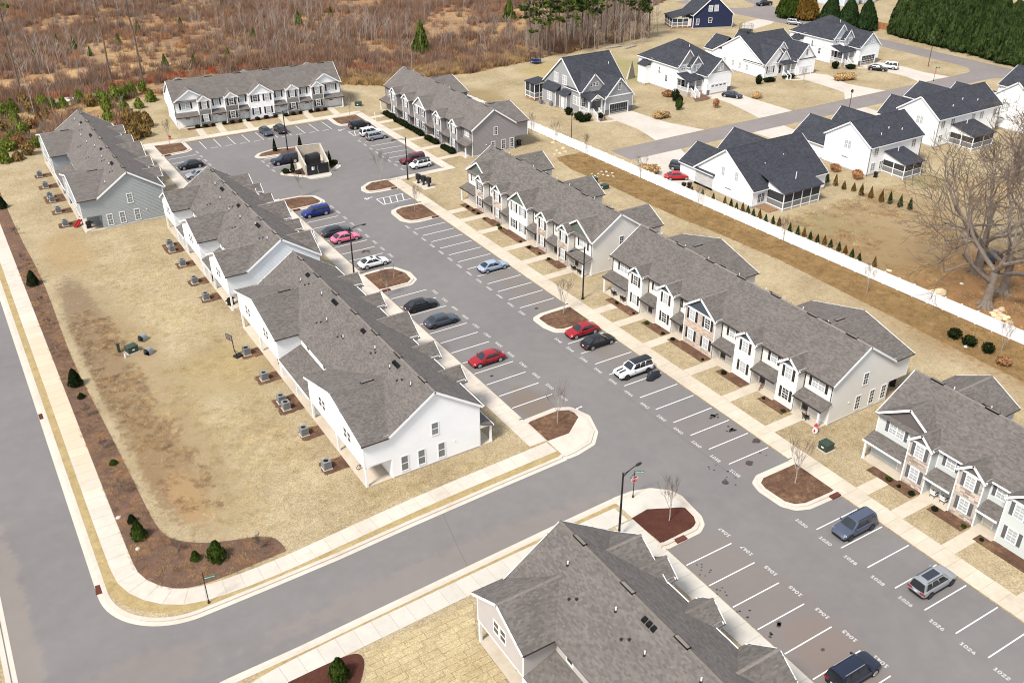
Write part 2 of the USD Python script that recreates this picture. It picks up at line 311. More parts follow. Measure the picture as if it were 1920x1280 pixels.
mt('paint_worn', (0.48, 0.47, 0.45), 0.7, 0.25, 6.0, fine=0.2); mt('paint_white', (0.70, 0.685, 0.65), 0.7, 0.12, 3.0, fine=0.10)
mt('stain', (0.055, 0.046, 0.043), 0.6, 0.3)
mt('shingle', (0.130, 0.116, 0.106), 0.9, 0.12, 0.6, 0.15, isl=0.2, fine=0.14)
mt('shingle_far', (0.138, 0.122, 0.112), 0.9, 0.10, 0.5, 0.15, isl=0.12, fine=0.1)
mt('shingle_dark', (0.040, 0.042, 0.052), 0.85, 0.15, 0.6, 0.25, isl=0.2, fine=0.15)
mt('ridge_cap', (0.165, 0.145, 0.13), 0.9, 0.2, 3.0, 0.15, isl=0.25)
mt('ridge_cap_dark', (0.038, 0.040, 0.047), 0.9, 0.2, 3.0, 0.15)
mt('siding_white', (0.84, 0.835, 0.825), 0.6, 0.04, 0.5)
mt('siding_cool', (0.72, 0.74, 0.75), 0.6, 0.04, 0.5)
mt('siding_cream', (0.69, 0.655, 0.595), 0.6, 0.04, 0.5)
mt('siding_sage', (0.325, 0.345, 0.35), 0.6, 0.05, 0.5)
mt('siding_pale_sage', (0.50, 0.52, 0.495), 0.6, 0.05, 0.5)
mt('siding_taupe', (0.265, 0.245, 0.245), 0.6, 0.05, 0.5)
mt('siding_greige', (0.40, 0.365, 0.345), 0.6, 0.05, 0.5)
mt('siding_gray', (0.29, 0.29, 0.295), 0.6, 0.05, 0.5)
mt('siding_navy', (0.016, 0.022, 0.06), 0.6, 0.1, 0.5)
mt('gable_navy', (0.05, 0.065, 0.08), 0.7, 0.08); mt('gable_green', (0.10, 0.12, 0.095), 0.7, 0.08); mt('gable_brown', (0.11, 0.095, 0.088), 0.7, 0.08); mt('gable_gray', (0.33, 0.32, 0.31), 0.7, 0.08); mt('gable_blue', (0.50, 0.55, 0.60), 0.7, 0.05)
mt('trim_white', (0.80, 0.795, 0.785), 0.5, 0.03, 1.0)
mt('gutter_brown', (0.035, 0.026, 0.022), 0.5, 0.1); mt('black_metal', (0.010, 0.010, 0.011), 0.45, 0.2, spec=0.5)
mt('shutter_dark', (0.028, 0.024, 0.024), 0.6, 0.1); mt('shutter_gray', (0.10, 0.10, 0.105), 0.6, 0.1)
mt('door_dark', (0.018, 0.018, 0.022), 0.45, 0.1); mt('door_blue', (0.035, 0.085, 0.12), 0.45, 0.1); mt('door_white', (0.72, 0.71, 0.69), 0.5, 0.04); mt('door_cream', (0.66, 0.63, 0.56), 0.5, 0.04)
mt('stone_tan', (0.42, 0.34, 0.28), 0.85, 0.1, 3.0, isl=0.42, fine=0.15); mt('stone_gray', (0.13, 0.125, 0.12), 0.85, 0.1, 3.0, isl=0.5, fine=0.15); mt('brick_pink', (0.47, 0.37, 0.30), 0.85, 0.1, 3.0, isl=0.22, fine=0.1)
mt('mortar', (0.40, 0.37, 0.33), 0.9, 0.1)
mt('foundation', (0.38, 0.34, 0.29), 0.9, 0.15, fine=0.1)
mt('glass', (0.035, 0.042, 0.046), 0.06, 0.2, spec=0.9); mt('glass_mid', (0.16, 0.18, 0.185), 0.1, 0.1, spec=0.8); mt('glass_blind', (0.36, 0.38, 0.38), 0.12, 0.1, spec=0.8)
mt('screen', (0.035, 0.035, 0.038), 0.7, 0.2); mt('screen_low', (0.17, 0.17, 0.175), 0.7, 0.1)
mt('ac_gray', (0.20, 0.20, 0.20), 0.55, 0.08, isl=0.05); mt('ac_dark', (0.02, 0.02, 0.02), 0.6); mt('utility_green', (0.025, 0.045, 0.03), 0.5, 0.1, spec=0.5); mt('utility_gray', (0.22, 0.23, 0.23), 0.5)
mt('vinyl_white', (0.82, 0.82, 0.82), 0.45, 0.02)
mt('bark', (0.19, 0.15, 0.125), 0.9, 0.25, 3.0); mt('bark_light', (0.33, 0.285, 0.245), 0.9, 0.25, 3.0); mt('bark_oak', (0.18, 0.145, 0.118), 0.9, 0.3, 2.0, fine=0.2); mt('bark_pine', (0.15, 0.105, 0.08), 0.9, 0.3, 2.0); mt('twig', (0.125, 0.092, 0.072), 0.9, 0.2)
leaf_mat('leaf_leyland', (0.042, 0.064, 0.02), 0.6); leaf_mat('leaf_cedar', (0.025, 0.045, 0.016)); leaf_mat('leaf_cedar_gold', (0.13, 0.075, 0.018)); leaf_mat('leaf_shrub', (0.040, 0.062, 0.012)); leaf_mat('leaf_dark', (0.016, 0.024, 0.009))
leaf_mat('leaf_pine', (0.095, 0.125, 0.028)); leaf_mat('leaf_pine_dark', (0.05, 0.075, 0.02)); leaf_mat('leaf_green', (0.15, 0.185, 0.035)); leaf_mat('leaf_bronze', (0.22, 0.145, 0.055)); leaf_mat('leaf_rust', (0.26, 0.14, 0.06))
leaf_mat('scrub_mauve', (0.25, 0.155, 0.105), 0.55, 0.3); leaf_mat('scrub_tan', (0.46, 0.31, 0.15), 0.35, 0.3); leaf_mat('scrub_rust', (0.38, 0.20, 0.10), 0.4, 0.3); leaf_mat('scrub_red', (0.46, 0.11, 0.045), 0.35, 0.3); leaf_mat('scrub_gray', (0.29, 0.22, 0.175), 0.35, 0.3)
leaf_mat('grass_pale', (0.58, 0.46, 0.24), 0.3, 0.3); leaf_mat('grass_olive', (0.38, 0.28, 0.125), 0.3, 0.3); leaf_mat('grass_gold', (0.34, 0.215, 0.09), 0.3, 0.3)
mt('bark_sapling', (0.33, 0.26, 0.215), 0.9, 0.25, 3.0)
mt('tyre', (0.012, 0.012, 0.012), 0.8); mt('rim', (0.42, 0.42, 0.43), 0.35, 0.1, spec=0.6, metal=0.6); mt('rim_dark', (0.03, 0.03, 0.03), 0.4); mt('car_glass', (0.012, 0.015, 0.018), 0.05, 0.1, spec=0.9); mt('car_trim', (0.015, 0.015, 0.016), 0.6)
mt('lamp_clear', (0.65, 0.66, 0.67), 0.15, 0.05, spec=0.8); mt('lamp_red', (0.28, 0.01, 0.012), 0.25, 0.05, spec=0.7); mt('plate', (0.6, 0.6, 0.62), 0.5)
mt('sign_green', (0.0, 0.16, 0.09), 0.5, 0.03); mt('sign_red', (0.50, 0.012, 0.02), 0.5, 0.03); mt('sign_white', (0.8, 0.8, 0.8), 0.5, 0.02); mt('sign_back', (0.45, 0.45, 0.45), 0.5)
mt('wall_concrete', (0.45, 0.40, 0.33), 0.9, 0.12, 1.5, fine=0.1); mt('bin_black', (0.012, 0.012, 0.013), 0.5); mt('hydrant_red', (0.42, 0.03, 0.015), 0.5); mt('rust_iron', (0.10, 0.03, 0.018), 0.8, 0.3)
mt('blue_plastic', (0.03, 0.08, 0.45), 0.5); mt('wood', (0.26, 0.15, 0.085), 0.8, 0.2); mt('wood_fence', (0.33, 0.15, 0.06), 0.85, 0.2, isl=0.15); mt('rock', (0.55, 0.42, 0.27), 0.9, 0.2, isl=0.2); mt('red_plastic', (0.45, 0.015, 0.02), 0.5); mt('orange_rim', (0.55, 0.12, 0.02), 0.5); mt('rock_pale', (0.55, 0.5, 0.45), 0.9, 0.2, isl=0.2); mt('tarp_dark', (0.012, 0.014, 0.022), 0.5, 0.3, spec=0.5); mt('white_sheet', (0.75, 0.76, 0.8), 0.6)
# ------------------------------------------------------------------ the setting: ground, roads, kerbs, pavements
def tm(g):
    return g if g.is_valid else g.buffer(0)
ROAD = sbox(-6.35, -40, 0.97, 330)
CROSS = Polygon([(0, 56.3), (14, 56.55), (18, 56.75), (31, 57.35), (40, 57.75), (50, 58.1), (60, 58.1), (60, 66), (50, 65.75), (39, 65.35), (29, 64.9), (21, 64.4), (14, 64.2), (0, 64.0)])
LOT = Polygon([(47.45, -40), (67.4, -40), (67.4, 153.0), (79.15, 153.0), (79.15, 193.0), (66, 193.35), (58, 193.75), (42, 194.1), (36.1, 194.9), (36.1, 154.3), (47.5, 154.3)])
ISL = {
 'corner': [(47, 74.4), (51.9, 74.6), (53.6, 73.7), (54.4, 71.1), (53.3, 68), (51.6, 66.3), (49, 65.75), (47, 65.7)],
 'low': [(47, 58.1), (50, 57.95), (52, 57.3), (53.5, 55.9), (53.9, 54.6), (53.65, 52.6), (53.5, 51.2), (52.9, 50.1), (51.8, 49.45), (47, 49.3)],
 'l1': [(47, 118.9), (51.2, 119.05), (52.7, 118.5), (53.85, 115.6), (53.6, 112.9), (52.2, 111.7), (47, 111.7)],
 'l2': [(47, 154.0), (51.1, 153.7), (53.5, 152.4), (54, 149.5), (53.8, 148.4), (52.6, 147.5), (47, 147.3)],
 'r3': [(68, 53.05), (62.6, 53.1), (61.3, 52.4), (60.9, 51), (61.1, 48.1), (61.9, 46.9), (63.3, 46.3), (68, 46.1)],
 'r2': [(68, 94.7), (63, 94.6), (61.6, 94.1), (61.15, 93.4), (61.15, 91), (61.7, 89.1), (63, 88.35), (68, 88.3)],
 'r1': [(68, 139.4), (63.5, 139.65), (61.8, 138.9), (61.2, 137.5), (61.1, 133.9), (62, 132.3), (63.5, 131.8), (68, 131.9)],
 'mail': [(68, 153.2), (64.2, 153.5), (62, 151.9), (61.3, 150.2), (61.7, 148.3), (63.8, 147.8), (68, 147.7)],
 'oval': [(51.0, 178.2), (52.4, 179.9), (56.1, 180.9), (62.4, 179.2), (63.9, 177.6), (63.1, 176.2), (58.7, 175.8), (52.8, 176.3), (51.4, 176.9)],
 'bin': [(51.6, 166.0), (52.8, 167.1), (55.7, 166.9), (57.4, 172.6), (62.9, 172.0), (63.8, 166.5), (63.4, 164.2), (60.2, 161.7), (60.0, 159.9), (55.4, 160.3), (55.7, 161.6)],
 't': [(35, 195.2), (42.1, 194.6), (42.1, 189.1), (40.6, 188.0), (35, 187.8)],
 'rt': [(72.8, 194), (72.6, 189.8), (73.0, 187.8), (75.6, 187.0), (80, 186.9), (80, 194)],
}
ISL = {k: tm(Polygon(v)).buffer(-0.9).buffer(1.8).buffer(-0.9) for k, v in ISL.items()}
STREET = unary_union([sbox(112, 137.1, 231, 143.7), Polygon([(229.3, 60), (237, 60), (237, 172), (236.8, 184), (240.5, 206), (239.5, 214), (235, 222), (229, 256), (223.5, 256), (227.8, 220), (229.3, 205)]),
                      Polygon([(236, 217), (238.5, 214), (254, 252), (249, 256)])])
P0 = unary_union([ROAD, CROSS])
P0 = P0.buffer(7.2).buffer(-7.2)
PAVED = unary_union([P0, LOT]).difference(unary_union(list(ISL.values())))
STREET = STREET.buffer(6).buffer(-6)
STALL = unary_union([sbox(66, -41, 69.5, 46.0), sbox(66, 53.2, 69.5, 88.2), sbox(66, 94.8, 69.5, 131.8), sbox(66, 139.6, 69.5, 147.6), sbox(45.5, -41, 48, 49.2), sbox(45.5, 74.6, 48, 111.6), sbox(45.5, 119.1, 48, 147.2),
                     sbox(35, 155, 36.6, 187.7), sbox(42.2, 192, 72.5, 195), sbox(78.9, 153, 80, 186.8)])
RING = PAVED.buffer(0.85).difference(PAVED).difference(STALL)
GUT = RING.intersection(PAVED.buffer(0.46))
KERB = RING.difference(GUT)
SW = []                                    # pavements: (slab polygons, material)
def slabs(path, w, step, jitter=0.0):
    ln = LineString(path); n = max(1, int(ln.length / step)); out = []
    pts = [ln.interpolate(i / n, normalized=True) for i in range(n + 1)]
    def nor(i):
        s = ln.length * i / n
        a, b = ln.interpolate(max(s - .05, 0)), ln.interpolate(min(s + .05, ln.length))
        d = np.array([b.x - a.x, b.y - a.y]); d /= np.linalg.norm(d); return np.array([-d[1], d[0]])
    ed = [(np.array([p.x, p.y]) + nor(i) * w / 2, np.array([p.x, p.y]) - nor(i) * w / 2) for i, p in enumerate(pts)]
    for i in range(n):
        out.append(Polygon([ed[i][0], ed[i + 1][0], ed[i + 1][1], ed[i][1]]).buffer(-0.012, join_style=2))
    return out
def arc(pts, n=8):
    """Smooths a polyline by corner cutting."""
    p = [np.array(q, float) for q in pts]
    for _ in range(3):
        q = [p[0]]
        for a, b in zip(p[:-1], p[1:]): q += [a * .75 + b * .25, a * .25 + b * .75]
        p = q + [p[-1]]
    return p
PATHS = [
 ('road pavement', arc([(3.55, 235), (3.55, 100), (3.55, 74.2), (3.8, 71.5), (5.2, 68.9), (7.4, 67.0), (10.2, 66.4), (16, 66.35), (22, 66.9), (32, 67.75), (47.3, 68.35)]), 1.95, 1.65, 'concrete'),
 ('lower cross pavement', arc([(5, 40), (5.2, 49), (6.5, 52.6), (9.5, 54.1), (17, 54.6), (26, 54.9), (36, 55.35), (46.9, 55.55)]), 2.15, 1.65, 'concrete_pale'),
 ('lower left lot pavement', [(46.3, -20), (46.3, 54.3)], 2.2, 1.7, 'concrete_pale'),
 ('left lot pavement', [(46.35, 69.6), (46.35, 154)], 2.15, 1.7, 'concrete'),
 ('right lot pavement', [(68.55, 10), (68.55, 151.9)], 2.25, 1.7, 'concrete_tan'),
 ('mailbox pavement', [(69.75, 152.1), (81.2, 152.1)], 1.7, 1.7, 'concrete'),
 ('upper right lot pavement', [(80.1, 153.0), (80.1, 195.0)], 1.85, 1.7, 'concrete'),
 ('upper lot pavement', [(34.2, 196.4), (44, 195.55), (60, 195.1), (81, 194.6)], 2.0, 1.7, 'concrete'),
 ('upper left lot pavement', [(35.0, 156), (35.0, 195.2)], 2.1, 1.7, 'concrete'),
]
SLABS = []
for nm, path, w, st, m in PATHS: SLABS.append((nm, [g.difference(RING).difference(PAVED) for g in slabs(path, w, st)], m))
SLABU = unary_union([g.buffer(0.03) for _, gs, _ in SLABS for g in gs])
WORLD = sbox(-2500, -1200, 3000, 3500)
HOLE = unary_union([PAVED, RING, STREET])
FOREST = Polygon([(-2500, 205), (-40, 205), (9, 209), (27, 207), (33.5, 206), (35, 213), (36, 226), (41, 233), (60, 228.5), (83, 223.5), (96, 213.5), (120, 210.5), (138, 214), (160, 216.5), (183, 219), (192, 232), (200, 245), (226, 262), (260, 340), (800, 900), (800, 3500), (-2500, 3500)]).difference(HOLE)
BED = Polygon(arc([(4.55, 230), (4.5, 75), (4.75, 71.8), (5.6, 70), (6.8, 68.7), (8.2, 68.0), (10.3, 67.65), (17.2, 68.0)]) + arc([(17.2, 68.6), (17.0, 70.1), (16.0, 71.2), (14.6, 71.7), (11.7, 72.7), (9.6, 74.1), (8.3, 75.6), (7.6, 78.1), (7.4, 90), (6.9, 104), (6.5, 116), (7.2, 142), (6.3, 165), (6.5, 230)]))
BANK = Polygon([(102.5, -20), (102.5, 60), (102.8, 76), (103.0, 89), (102.0, 102), (100.9, 110), (100.2, 129), (99.2, 139), (100.6, 146), (106.5, 146), (108.2, 117), (110.3, 54), (112.5, -20)])
VERGE = unary_union([LineString(arc([(2.2, 230), (2.2, 74), (2.55, 71), (3.7, 68.4), (6.2, 66.2), (9.5, 65.25), (15, 65.0), (22, 65.7), (32, 66.3), (47, 66.9)])).buffer(0.62, cap_style=2), LineString(arc([(6, 48), (8, 53.5), (11, 55.3), (17.5, 55.95), (26, 56.3), (36, 56.75), (49.6, 57.2)])).buffer(0.55, cap_style=2)]).difference(RING).difference(SLABU)
def sheet(name, g, mat, z1, z0=None, **kw):
    mb = MB(); mb.prism(g, z1 if z0 is None else z0, z1, sides=z0 is not None)
    return put(name, mb, mat, **kw)
GROUND = WORLD.difference(HOLE)
CUT = 150                                   # keep triangles of the near ground compact
sheet('ground', GROUND, 'dry_grass', 0.12, -0.15, kind='structure')
sheet('forest_floor', FOREST, 'forest_floor', 0.126, kind='structure')
sheet('parking_road', PAVED.buffer(0.002), 'asphalt', 0.0, -0.1, kind='structure')
sheet('residential_street', STREET, 'street_asphalt', 0.10, kind='structure')
sheet('gutter', GUT, 'concrete', 0.012, -0.1, kind='structure')
kb = thing('kerb', kind='structure')
for g in (KERB.geoms if hasattr(KERB, 'geoms') else [KERB]):
    if g.area > 0.2: sheet('kerb_run', g, 'concrete', 0.135, -0.1, parent=kb)
sheet('planting_bed', BED, 'bed_soil', 0.126, kind='structure')
sheet('grass_bank', BANK, 'bank', 0.130, kind='structure')
sheet('grass_verge', VERGE, 'verge', 0.124, kind='structure')
for nm, gs, m in SLABS:
    sw = thing('pavement', kind='structure')
    for k, g in enumerate(gs):
        for g in (g.geoms if hasattr(g, 'geoms') else [g]):
            if g.geom_type == 'Polygon' and g.area > 0.15: sheet('slab', g, m, 0.140 + 0.004 * RNG.random(), -0.02, parent=sw)
# islands: earth inside the kerb, and the two concrete corners with their mulch beds
MTRI = Polygon([(47.55, 74.2), (52.0, 74.1), (53.2, 73.4), (53.0, 71.4), (50.3, 69.4), (47.5, 69.45)])
MLOW = Polygon([(47.4, 54.5), (49.5, 54.75), (52.6, 53.15), (53.1, 52.6), (52.9, 51.3), (52.4, 50.6), (51.3, 50.3), (47.5, 50.2)])
for k in ('l1', 'l2', 'r3', 'r2', 'r1', 'mail', 'oval', 't', 'rt'):
    g = ISL[k].intersection(unary_union([LOT, sbox(67, 130, 68, 160), sbox(36, 187, 37, 196)])).difference(RING.buffer(0.01)).difference(SLABU)
    sheet('island_earth', g, 'mulch', 0.150, 0.0, kind='structure')
sheet('island_earth', ISL['bin'].difference(RING.buffer(0.01)).difference(Polygon([(55.6, 159), (60.4, 159), (62.9, 173.4), (58, 174)])), 'mulch_red', 0.150, 0.0, kind='structure')
sheet('concrete_apron', Polygon([(55.5, 160.4), (60.1, 160.0), (62.9, 173.0), (58.2, 173.6)]).difference(PAVED), 'concrete_pale', 0.142, -0.02, kind='structure')
for k, mg in (('corner', MTRI), ('low', MLOW)):
    body = ISL[k].intersection(sbox(47.47, 40, 60, 80)).difference(RING.buffer(0.01)).difference(SLABU)
    sheet('corner_pavement', body.difference(mg), 'concrete' if k == 'corner' else 'concrete_pale', 0.143, -0.02, kind='structure')
    sheet('island_earth', mg.difference(RING.buffer(0.01)), 'mulch' if k == 'corner' else 'mulch_red', 0.150, 0.0, kind='structure')
# lower sod lawn beside the near townhouse: laid turf strips
sod = thing('sod_lawn', kind='structure')
r = random.Random(5)
yy = 52.9
row = 0
while yy > 38.6:
    xx = 14.6 - r.random() * 1.6
    while xx < 27.3:
        ln = 1.6 + r.random() * 0.5
        g = Polygon([(xx, yy), (xx + ln - .05, yy + .02), (xx + ln - .05, yy - .66), (xx, yy - .68)]).buffer(-0.004)
        g = affinity.rotate(g, r.uniform(-0.8, 0.8)).intersection(Polygon([(18.3, 53.6), (24, 53.4), (29, 53.7), (26.9, 49.2), (26.9, 38.5), (14.6, 38.5), (14.6, 48.7), (16.9, 49.8), (18.3, 52.0)]))
        if g.geom_type == 'Polygon' and g.area > 0.12: sheet('sod_strip', g, 'sod', 0.150 + 0.008 * r.random(), 0.05, parent=sod)
        xx += ln
    yy -= 0.70; row += 1
sheet('mulch_bed', Polygon(arc([(12.0, 53.3), (15.3, 53.4), (17.8, 53.3), (18.0, 52.3), (17.3, 51.1), (16.4, 50.0), (14.2, 49.0), (12.0, 49.0)])).buffer(0.1), 'mulch_red', 0.158, 0.05, kind='structure')
# driveways and walks of the houses
def pxpoly(pts, z=0.12): return tm(Polygon([at(x, y, z) for x, y in pts]))
Z3 = lambda x, y: (1280 + x / 3, y / 3)
NN = lambda x, y: (1000 + x / 4.8, 80 + y / 4.8)
DRIVES = [
 Polygon([(125.4, 163.2), (132.4, 163.2), (132.6, 160), (133.5, 152), (136.8, 143.9), (123.6, 143.9), (124.6, 148), (125.3, 152), (125.0, 158)]),
 Polygon([(155.0, 163.4), (162.3, 163.6), (162, 156), (162.5, 143.8), (152.5, 143.8), (154.8, 155)]),
 Polygon([(185.0, 164.6), (191.3, 164.6), (193.2, 161), (190.6, 153), (192.4, 146), (193.5, 143.8), (179.5, 143.8), (184, 148), (184.6, 155)]),
 Polygon([(206.9, 163), (213.8, 163), (216, 156), (215.5, 150), (217.2, 143.8), (206.5, 143.8), (208.3, 150), (207.5, 158)]),
 Polygon([(110.5, 121), (121.5, 124.5), (121.5, 130), (124.5, 137.2), (113.5, 137.2), (110, 132)]),
 Polygon([(145, 126), (152, 126), (153, 137.2), (144, 137.2)]), Polygon([(172.5, 127), (178, 127), (178.5, 137.2), (171.5, 137.2)]),
 pxpoly([Z3(330, 160), Z3(340, 130), Z3(420, 110), Z3(520, 115), Z3(500, 135), Z3(400, 165)]), pxpoly([Z3(380, 75), Z3(450, 55), Z3(560, 60), Z3(520, 72), Z3(430, 82)]),
]
for g in DRIVES: sheet('driveway', g.difference(STREET), 'driveway', 0.126, kind='structure')
for p in ([(121.3, 161.2), (121.6, 160.3), (123.2, 159.3), (125.4, 159.2)], [(151.6, 162.2), (153.2, 161.0), (155.0, 160.8)], [(181.0, 163.6), (182.8, 161.9), (184.9, 161.6)], [(205.0, 162), (206.4, 160.6), (208, 160.5)]):
    sheet('garden_path', LineString(arc(p)).buffer(0.55, cap_style=2), 'driveway', 0.1265, kind='structure')
for g in (pxpoly([NN(1430, 490), NN(1520, 460), NN(1600, 505), NN(1530, 525), NN(1460, 535)]), pxpoly([NN(590, 690), NN(625, 665), NN(670, 700), NN(600, 712)])):
    sheet('mulch_bed', g, 'bed_soil', 0.165, 0.05, kind='structure')

# ------------------------------------------------------------------ painted markings
lot = stage.GetPrimAtPath('/World/parking_road')
marks = thing('parking_marking', kind='structure')
def line(x0, y0, x1, y1, w=0.11, z=0.005):
    sheet('stall_line', LineString([(x0, y0), (x1, y1)]).buffer(w / 2, cap_style=2), 'paint_white', z, 0.001, parent=marks)
YR = [25.5, 22.4, 19.3, 16.2, 28.55, 31.65, 34.75, 37.8, 40.87, 43.9, 56.0, 59.1, 62.1, 65.0, 68.1, 71.0, 74.0, 77.0, 79.9, 82.9, 85.8] + [97.4 + 2.92 * k for k in range(12)]
YL = [46.8, 43.75, 40.7, 37.7, 34.6, 31.55, 28.5, 25.4] + [77.1 + 2.925 * k for k in range(12)] + [121.0 + 2.93 * k for k in range(9)]
for y in YR: line(61.55, y, 67.2, y - 0.05)
for y in YL: line(47.7, y, 53.25, y)
for k in range(8): line(73.1, 157.9 + 2.83 * k, 78.5, 157.6 + 2.83 * k)
for k in range(10): line(44.65 + 2.92 * k, 193.6 - 0.1 * k, 44.55 + 2.92 * k, 188.1 - 0.15 * k)
for k in range(6): line(36.4, 185.6 - 2.85 * k, 41.8, 185.6 - 2.85 * k)
for y in (170.2, 173.0, 175.6): line(52.1, y, 57.2, y)
for x0, y0 in ((61.9, 142.0), (73.0, 180.0)):                    # hatched access aisles
    w, h = (5.2, 3.0)
    for a in ((0, 0, w, 0), (w, h, 0, h), (0, h, 0, 0)): line(x0 + a[0], y0 + a[1], x0 + a[2], y0 + a[3], 0.13)
    for k in range(4): line(x0 + 0.3 + k * 1.2, y0 + 0.05, x0 + 1.3 + k * 1.2, y0 + h - 0.05, 0.13, 0.009)
TEXT = {}
def number(txt, x, y, rz, h=0.37):
    if txt not in TEXT:
        m = meshkit.text_mesh(txt, h, 0.004, bold=True); v = np.array(m.vertices); v[:, 0] -= (v[:, 0].max() + v[:, 0].min()) / 2; v[:, 0] *= 1.12; v[:, 1] -= h / 2; TEXT[txt] = (v, np.array(m.faces))
    v, f = TEXT[txt]; c, s = math.cos(math.radians(rz)), math.sin(math.radians(rz))
    mb = MB(); mb.add(np.c_[x + c * v[:, 0] - s * v[:, 1], y + s * v[:, 0] + c * v[:, 1], v[:, 2] + 0.001], f)
    put('stall_number', mb, 'paint_worn', marks)
for t, y in zip(('1030', '1030', '1028', '1028', '1026', '1026', '1024', '1022', '1022'), (45.3, 42.3, 39.3, 36.2, 33.2, 30.0, 27.0, 23.9, 20.8)): number(t, 61.0, y, -90)
for t, y in zip(('1038', '1038', '1040', '1040', '1042', '1042', '1044', '1044', '1046', '1046', '1048', '1048'), (54.5, 57.5, 60.5, 63.5, 66.4, 69.4, 72.4, 75.5, 78.5, 81.5, 84.5, 87.2)): number(t, 61.0, y, -90)
for k in range(13): number(str(1050 + 2 * (k // 2)), 61.0, 96.0 + 2.92 * k, -90)
for t, y in zip(('1047', '1047', '1045', '1045', '1043', '1043', '1041'), (48.3, 45.3, 42.2, 39.2, 36.1, 33.1, 29.9)): number(t, 53.75, y, 90)
for k in range(12): number(str(1051 + 2 * (k // 2)), 53.9, 75.7 + 2.93 * k, 90)
for k in range(9): number(str(1063 + 2 * (k // 2)), 53.9, 122.5 + 2.93 * k, 90)
for k in range(8): number(str(1062 + 2 * (k // 2)), 72.5, 156.4 + 2.83 * k, -90)
for k in range(9): number(str(1075 + 2 * (k // 2)), 46.1 + 2.92 * k, 188.0 - 0.15 * k, 180 + 180)
for k in range(6): number(str(1067 + 2 * (k // 2)), 42.4, 187.0 - 2.85 * k, 90)
for y in (168.6, 171.8, 174.6): number('1099', 51.6, y, -90)
def wheel_symbol(x, y):
    mb = MB(); mb.prism(Point(x, y).buffer(0.42).difference(Point(x, y).buffer(0.30)).difference(sbox(x, y, x + .5, y + .5)), 0.001, 0.005)
    mb.prism(LineString([(x + .1, y), (x + .5, y + .1), (x + .85, y + .1)]).buffer(0.07), 0.001, 0.0055); mb.prism(Point(x + 1.0, y + .1).buffer(.12), 0.001, 0.005)
    mb.prism(LineString([(x - .1, y), (x - .2, y - .55)]).buffer(0.06), 0.001, 0.0057)
    put('wheelchair_symbol', mb, 'paint_white', marks)
wheel_symbol(60.6, 146.2); wheel_symbol(72.0, 185.2); wheel_symbol(53.6, 75.2 - 2.2)
# oil and tyre marks on the asphalt
def blot(x, y, rad, seed, n=1, spread=0.0):
    r = random.Random(seed)
    for _ in range(n):
        a0 = r.random() * 6.28; cx, cy = x + r.gauss(0, spread), y + r.gauss(0, spread); rr = rad * (r.uniform(0.3, 1.0) if n > 1 else 1)
        g = Polygon([(cx + rr * (0.65 + 0.5 * r.random()) * math.cos(a), cy + 0.8 * rr * (0.65 + 0.5 * r.random()) * math.sin(a)) for a in np.arange(0, 6.28, 0.5)]).buffer(0.05)
        sheet('oil_stain', g, 'stain', 0.0035, parent=marks)
for i, (px, py, rad, n, sp) in enumerate([(1337, 780, .38, 1, 0), (1337, 780, .2, 6, .35), (1373, 806, .36, 1, 0), (1372, 806, .18, 6, .4), (1418, 826, .5, 1, 0), (1405, 868, .45, 1, 0), (1433, 852, .12, 2, .2), (1344, 881, .12, 5, .6), (1375, 889, .12, 6, .8), (1463, 1173, .2, 3, .25), (1451, 1192, .1, 5, .3), (1543, 1217, .16, 1, 0),
        (1320, 1068, .08, 8, .5), (1358, 1106, .08, 6, .4), (1395, 1145, .08, 8, .5), (1006, 578, .3, 1, 0), (1073, 627, .3, 1, 0), (686, 471, .35, 4, .3), (862, 600, .1, 4, .4), (918, 703, .2, 2, .2), (600, 386, .2, 2, .2), (740, 385, .2, 2, .3), (610, 403, .1, 3, .3)]):
    x, y = at(px, py, 0); blot(x, y, rad, i, n, sp)
mb = MB(); x, y = at(1360, 904, 0); mb.prism(Point(x, y).buffer(0.36), 0.001, 0.006); put('manhole_cover', mb, 'stain', marks)
mb = MB()
for pts in ([(30.6, 57.4), (31.3, 61.2), (32.2, 65.2)], [(60.3, 88), (60.35, 70), (60.5, 53.8)], [(-5.8, 118), (-2.9, 118.3), (.9, 118.1)]):
    mb.prism(LineString(arc(pts)).buffer(0.012), 0.001, 0.003, sides=False)
put('asphalt_crack', mb, 'stain', marks)
# ------------------------------------------------------------------ building parts
def window(par, W, a, z, w, h, pane='glass', double=False, grid=True, trim='trim_white', tw=0.10):
    """A sash window proud of the wall: casing, sashes and, as its sub-part, the pane."""
    mb = MB()
    W.box(mb, a - tw, a + w + tw, z + h, z + h + tw, 0.0, 0.075); W.box(mb, a - tw, a + w + tw, z - tw, z, 0.0, 0.085)
    W.box(mb, a - tw, a, z, z + h, 0.0, 0.07); W.box(mb, a + w, a + w + tw, z, z + h, 0.0, 0.07)
    W.box(mb, a, a + w, z + h / 2 - .03, z + h / 2 + .03, 0.0, 0.066)
    halves = [(a, a + w)]
    if double: W.box(mb, a + w / 2 - .06, a + w / 2 + .06, z, z + h, 0.0, 0.072); halves = [(a, a + w / 2 - .06), (a + w / 2 + .06, a + w)]
    if grid:
        for b0, b1 in halves: W.box(mb, (b0 + b1) / 2 - .014, (b0 + b1) / 2 + .014, z, z + h, 0.0, 0.052)
        for zz in (z + h * .25, z + h * .75): W.box(mb, a, a + w, zz - .014, zz + .014, 0.0, 0.050)
    f = put('window', mb, trim, par)
    pm = MB(); W.box(pm, a, a + w, z, z + h, 0.0, 0.04); put('pane', pm, pane, f)
    return f

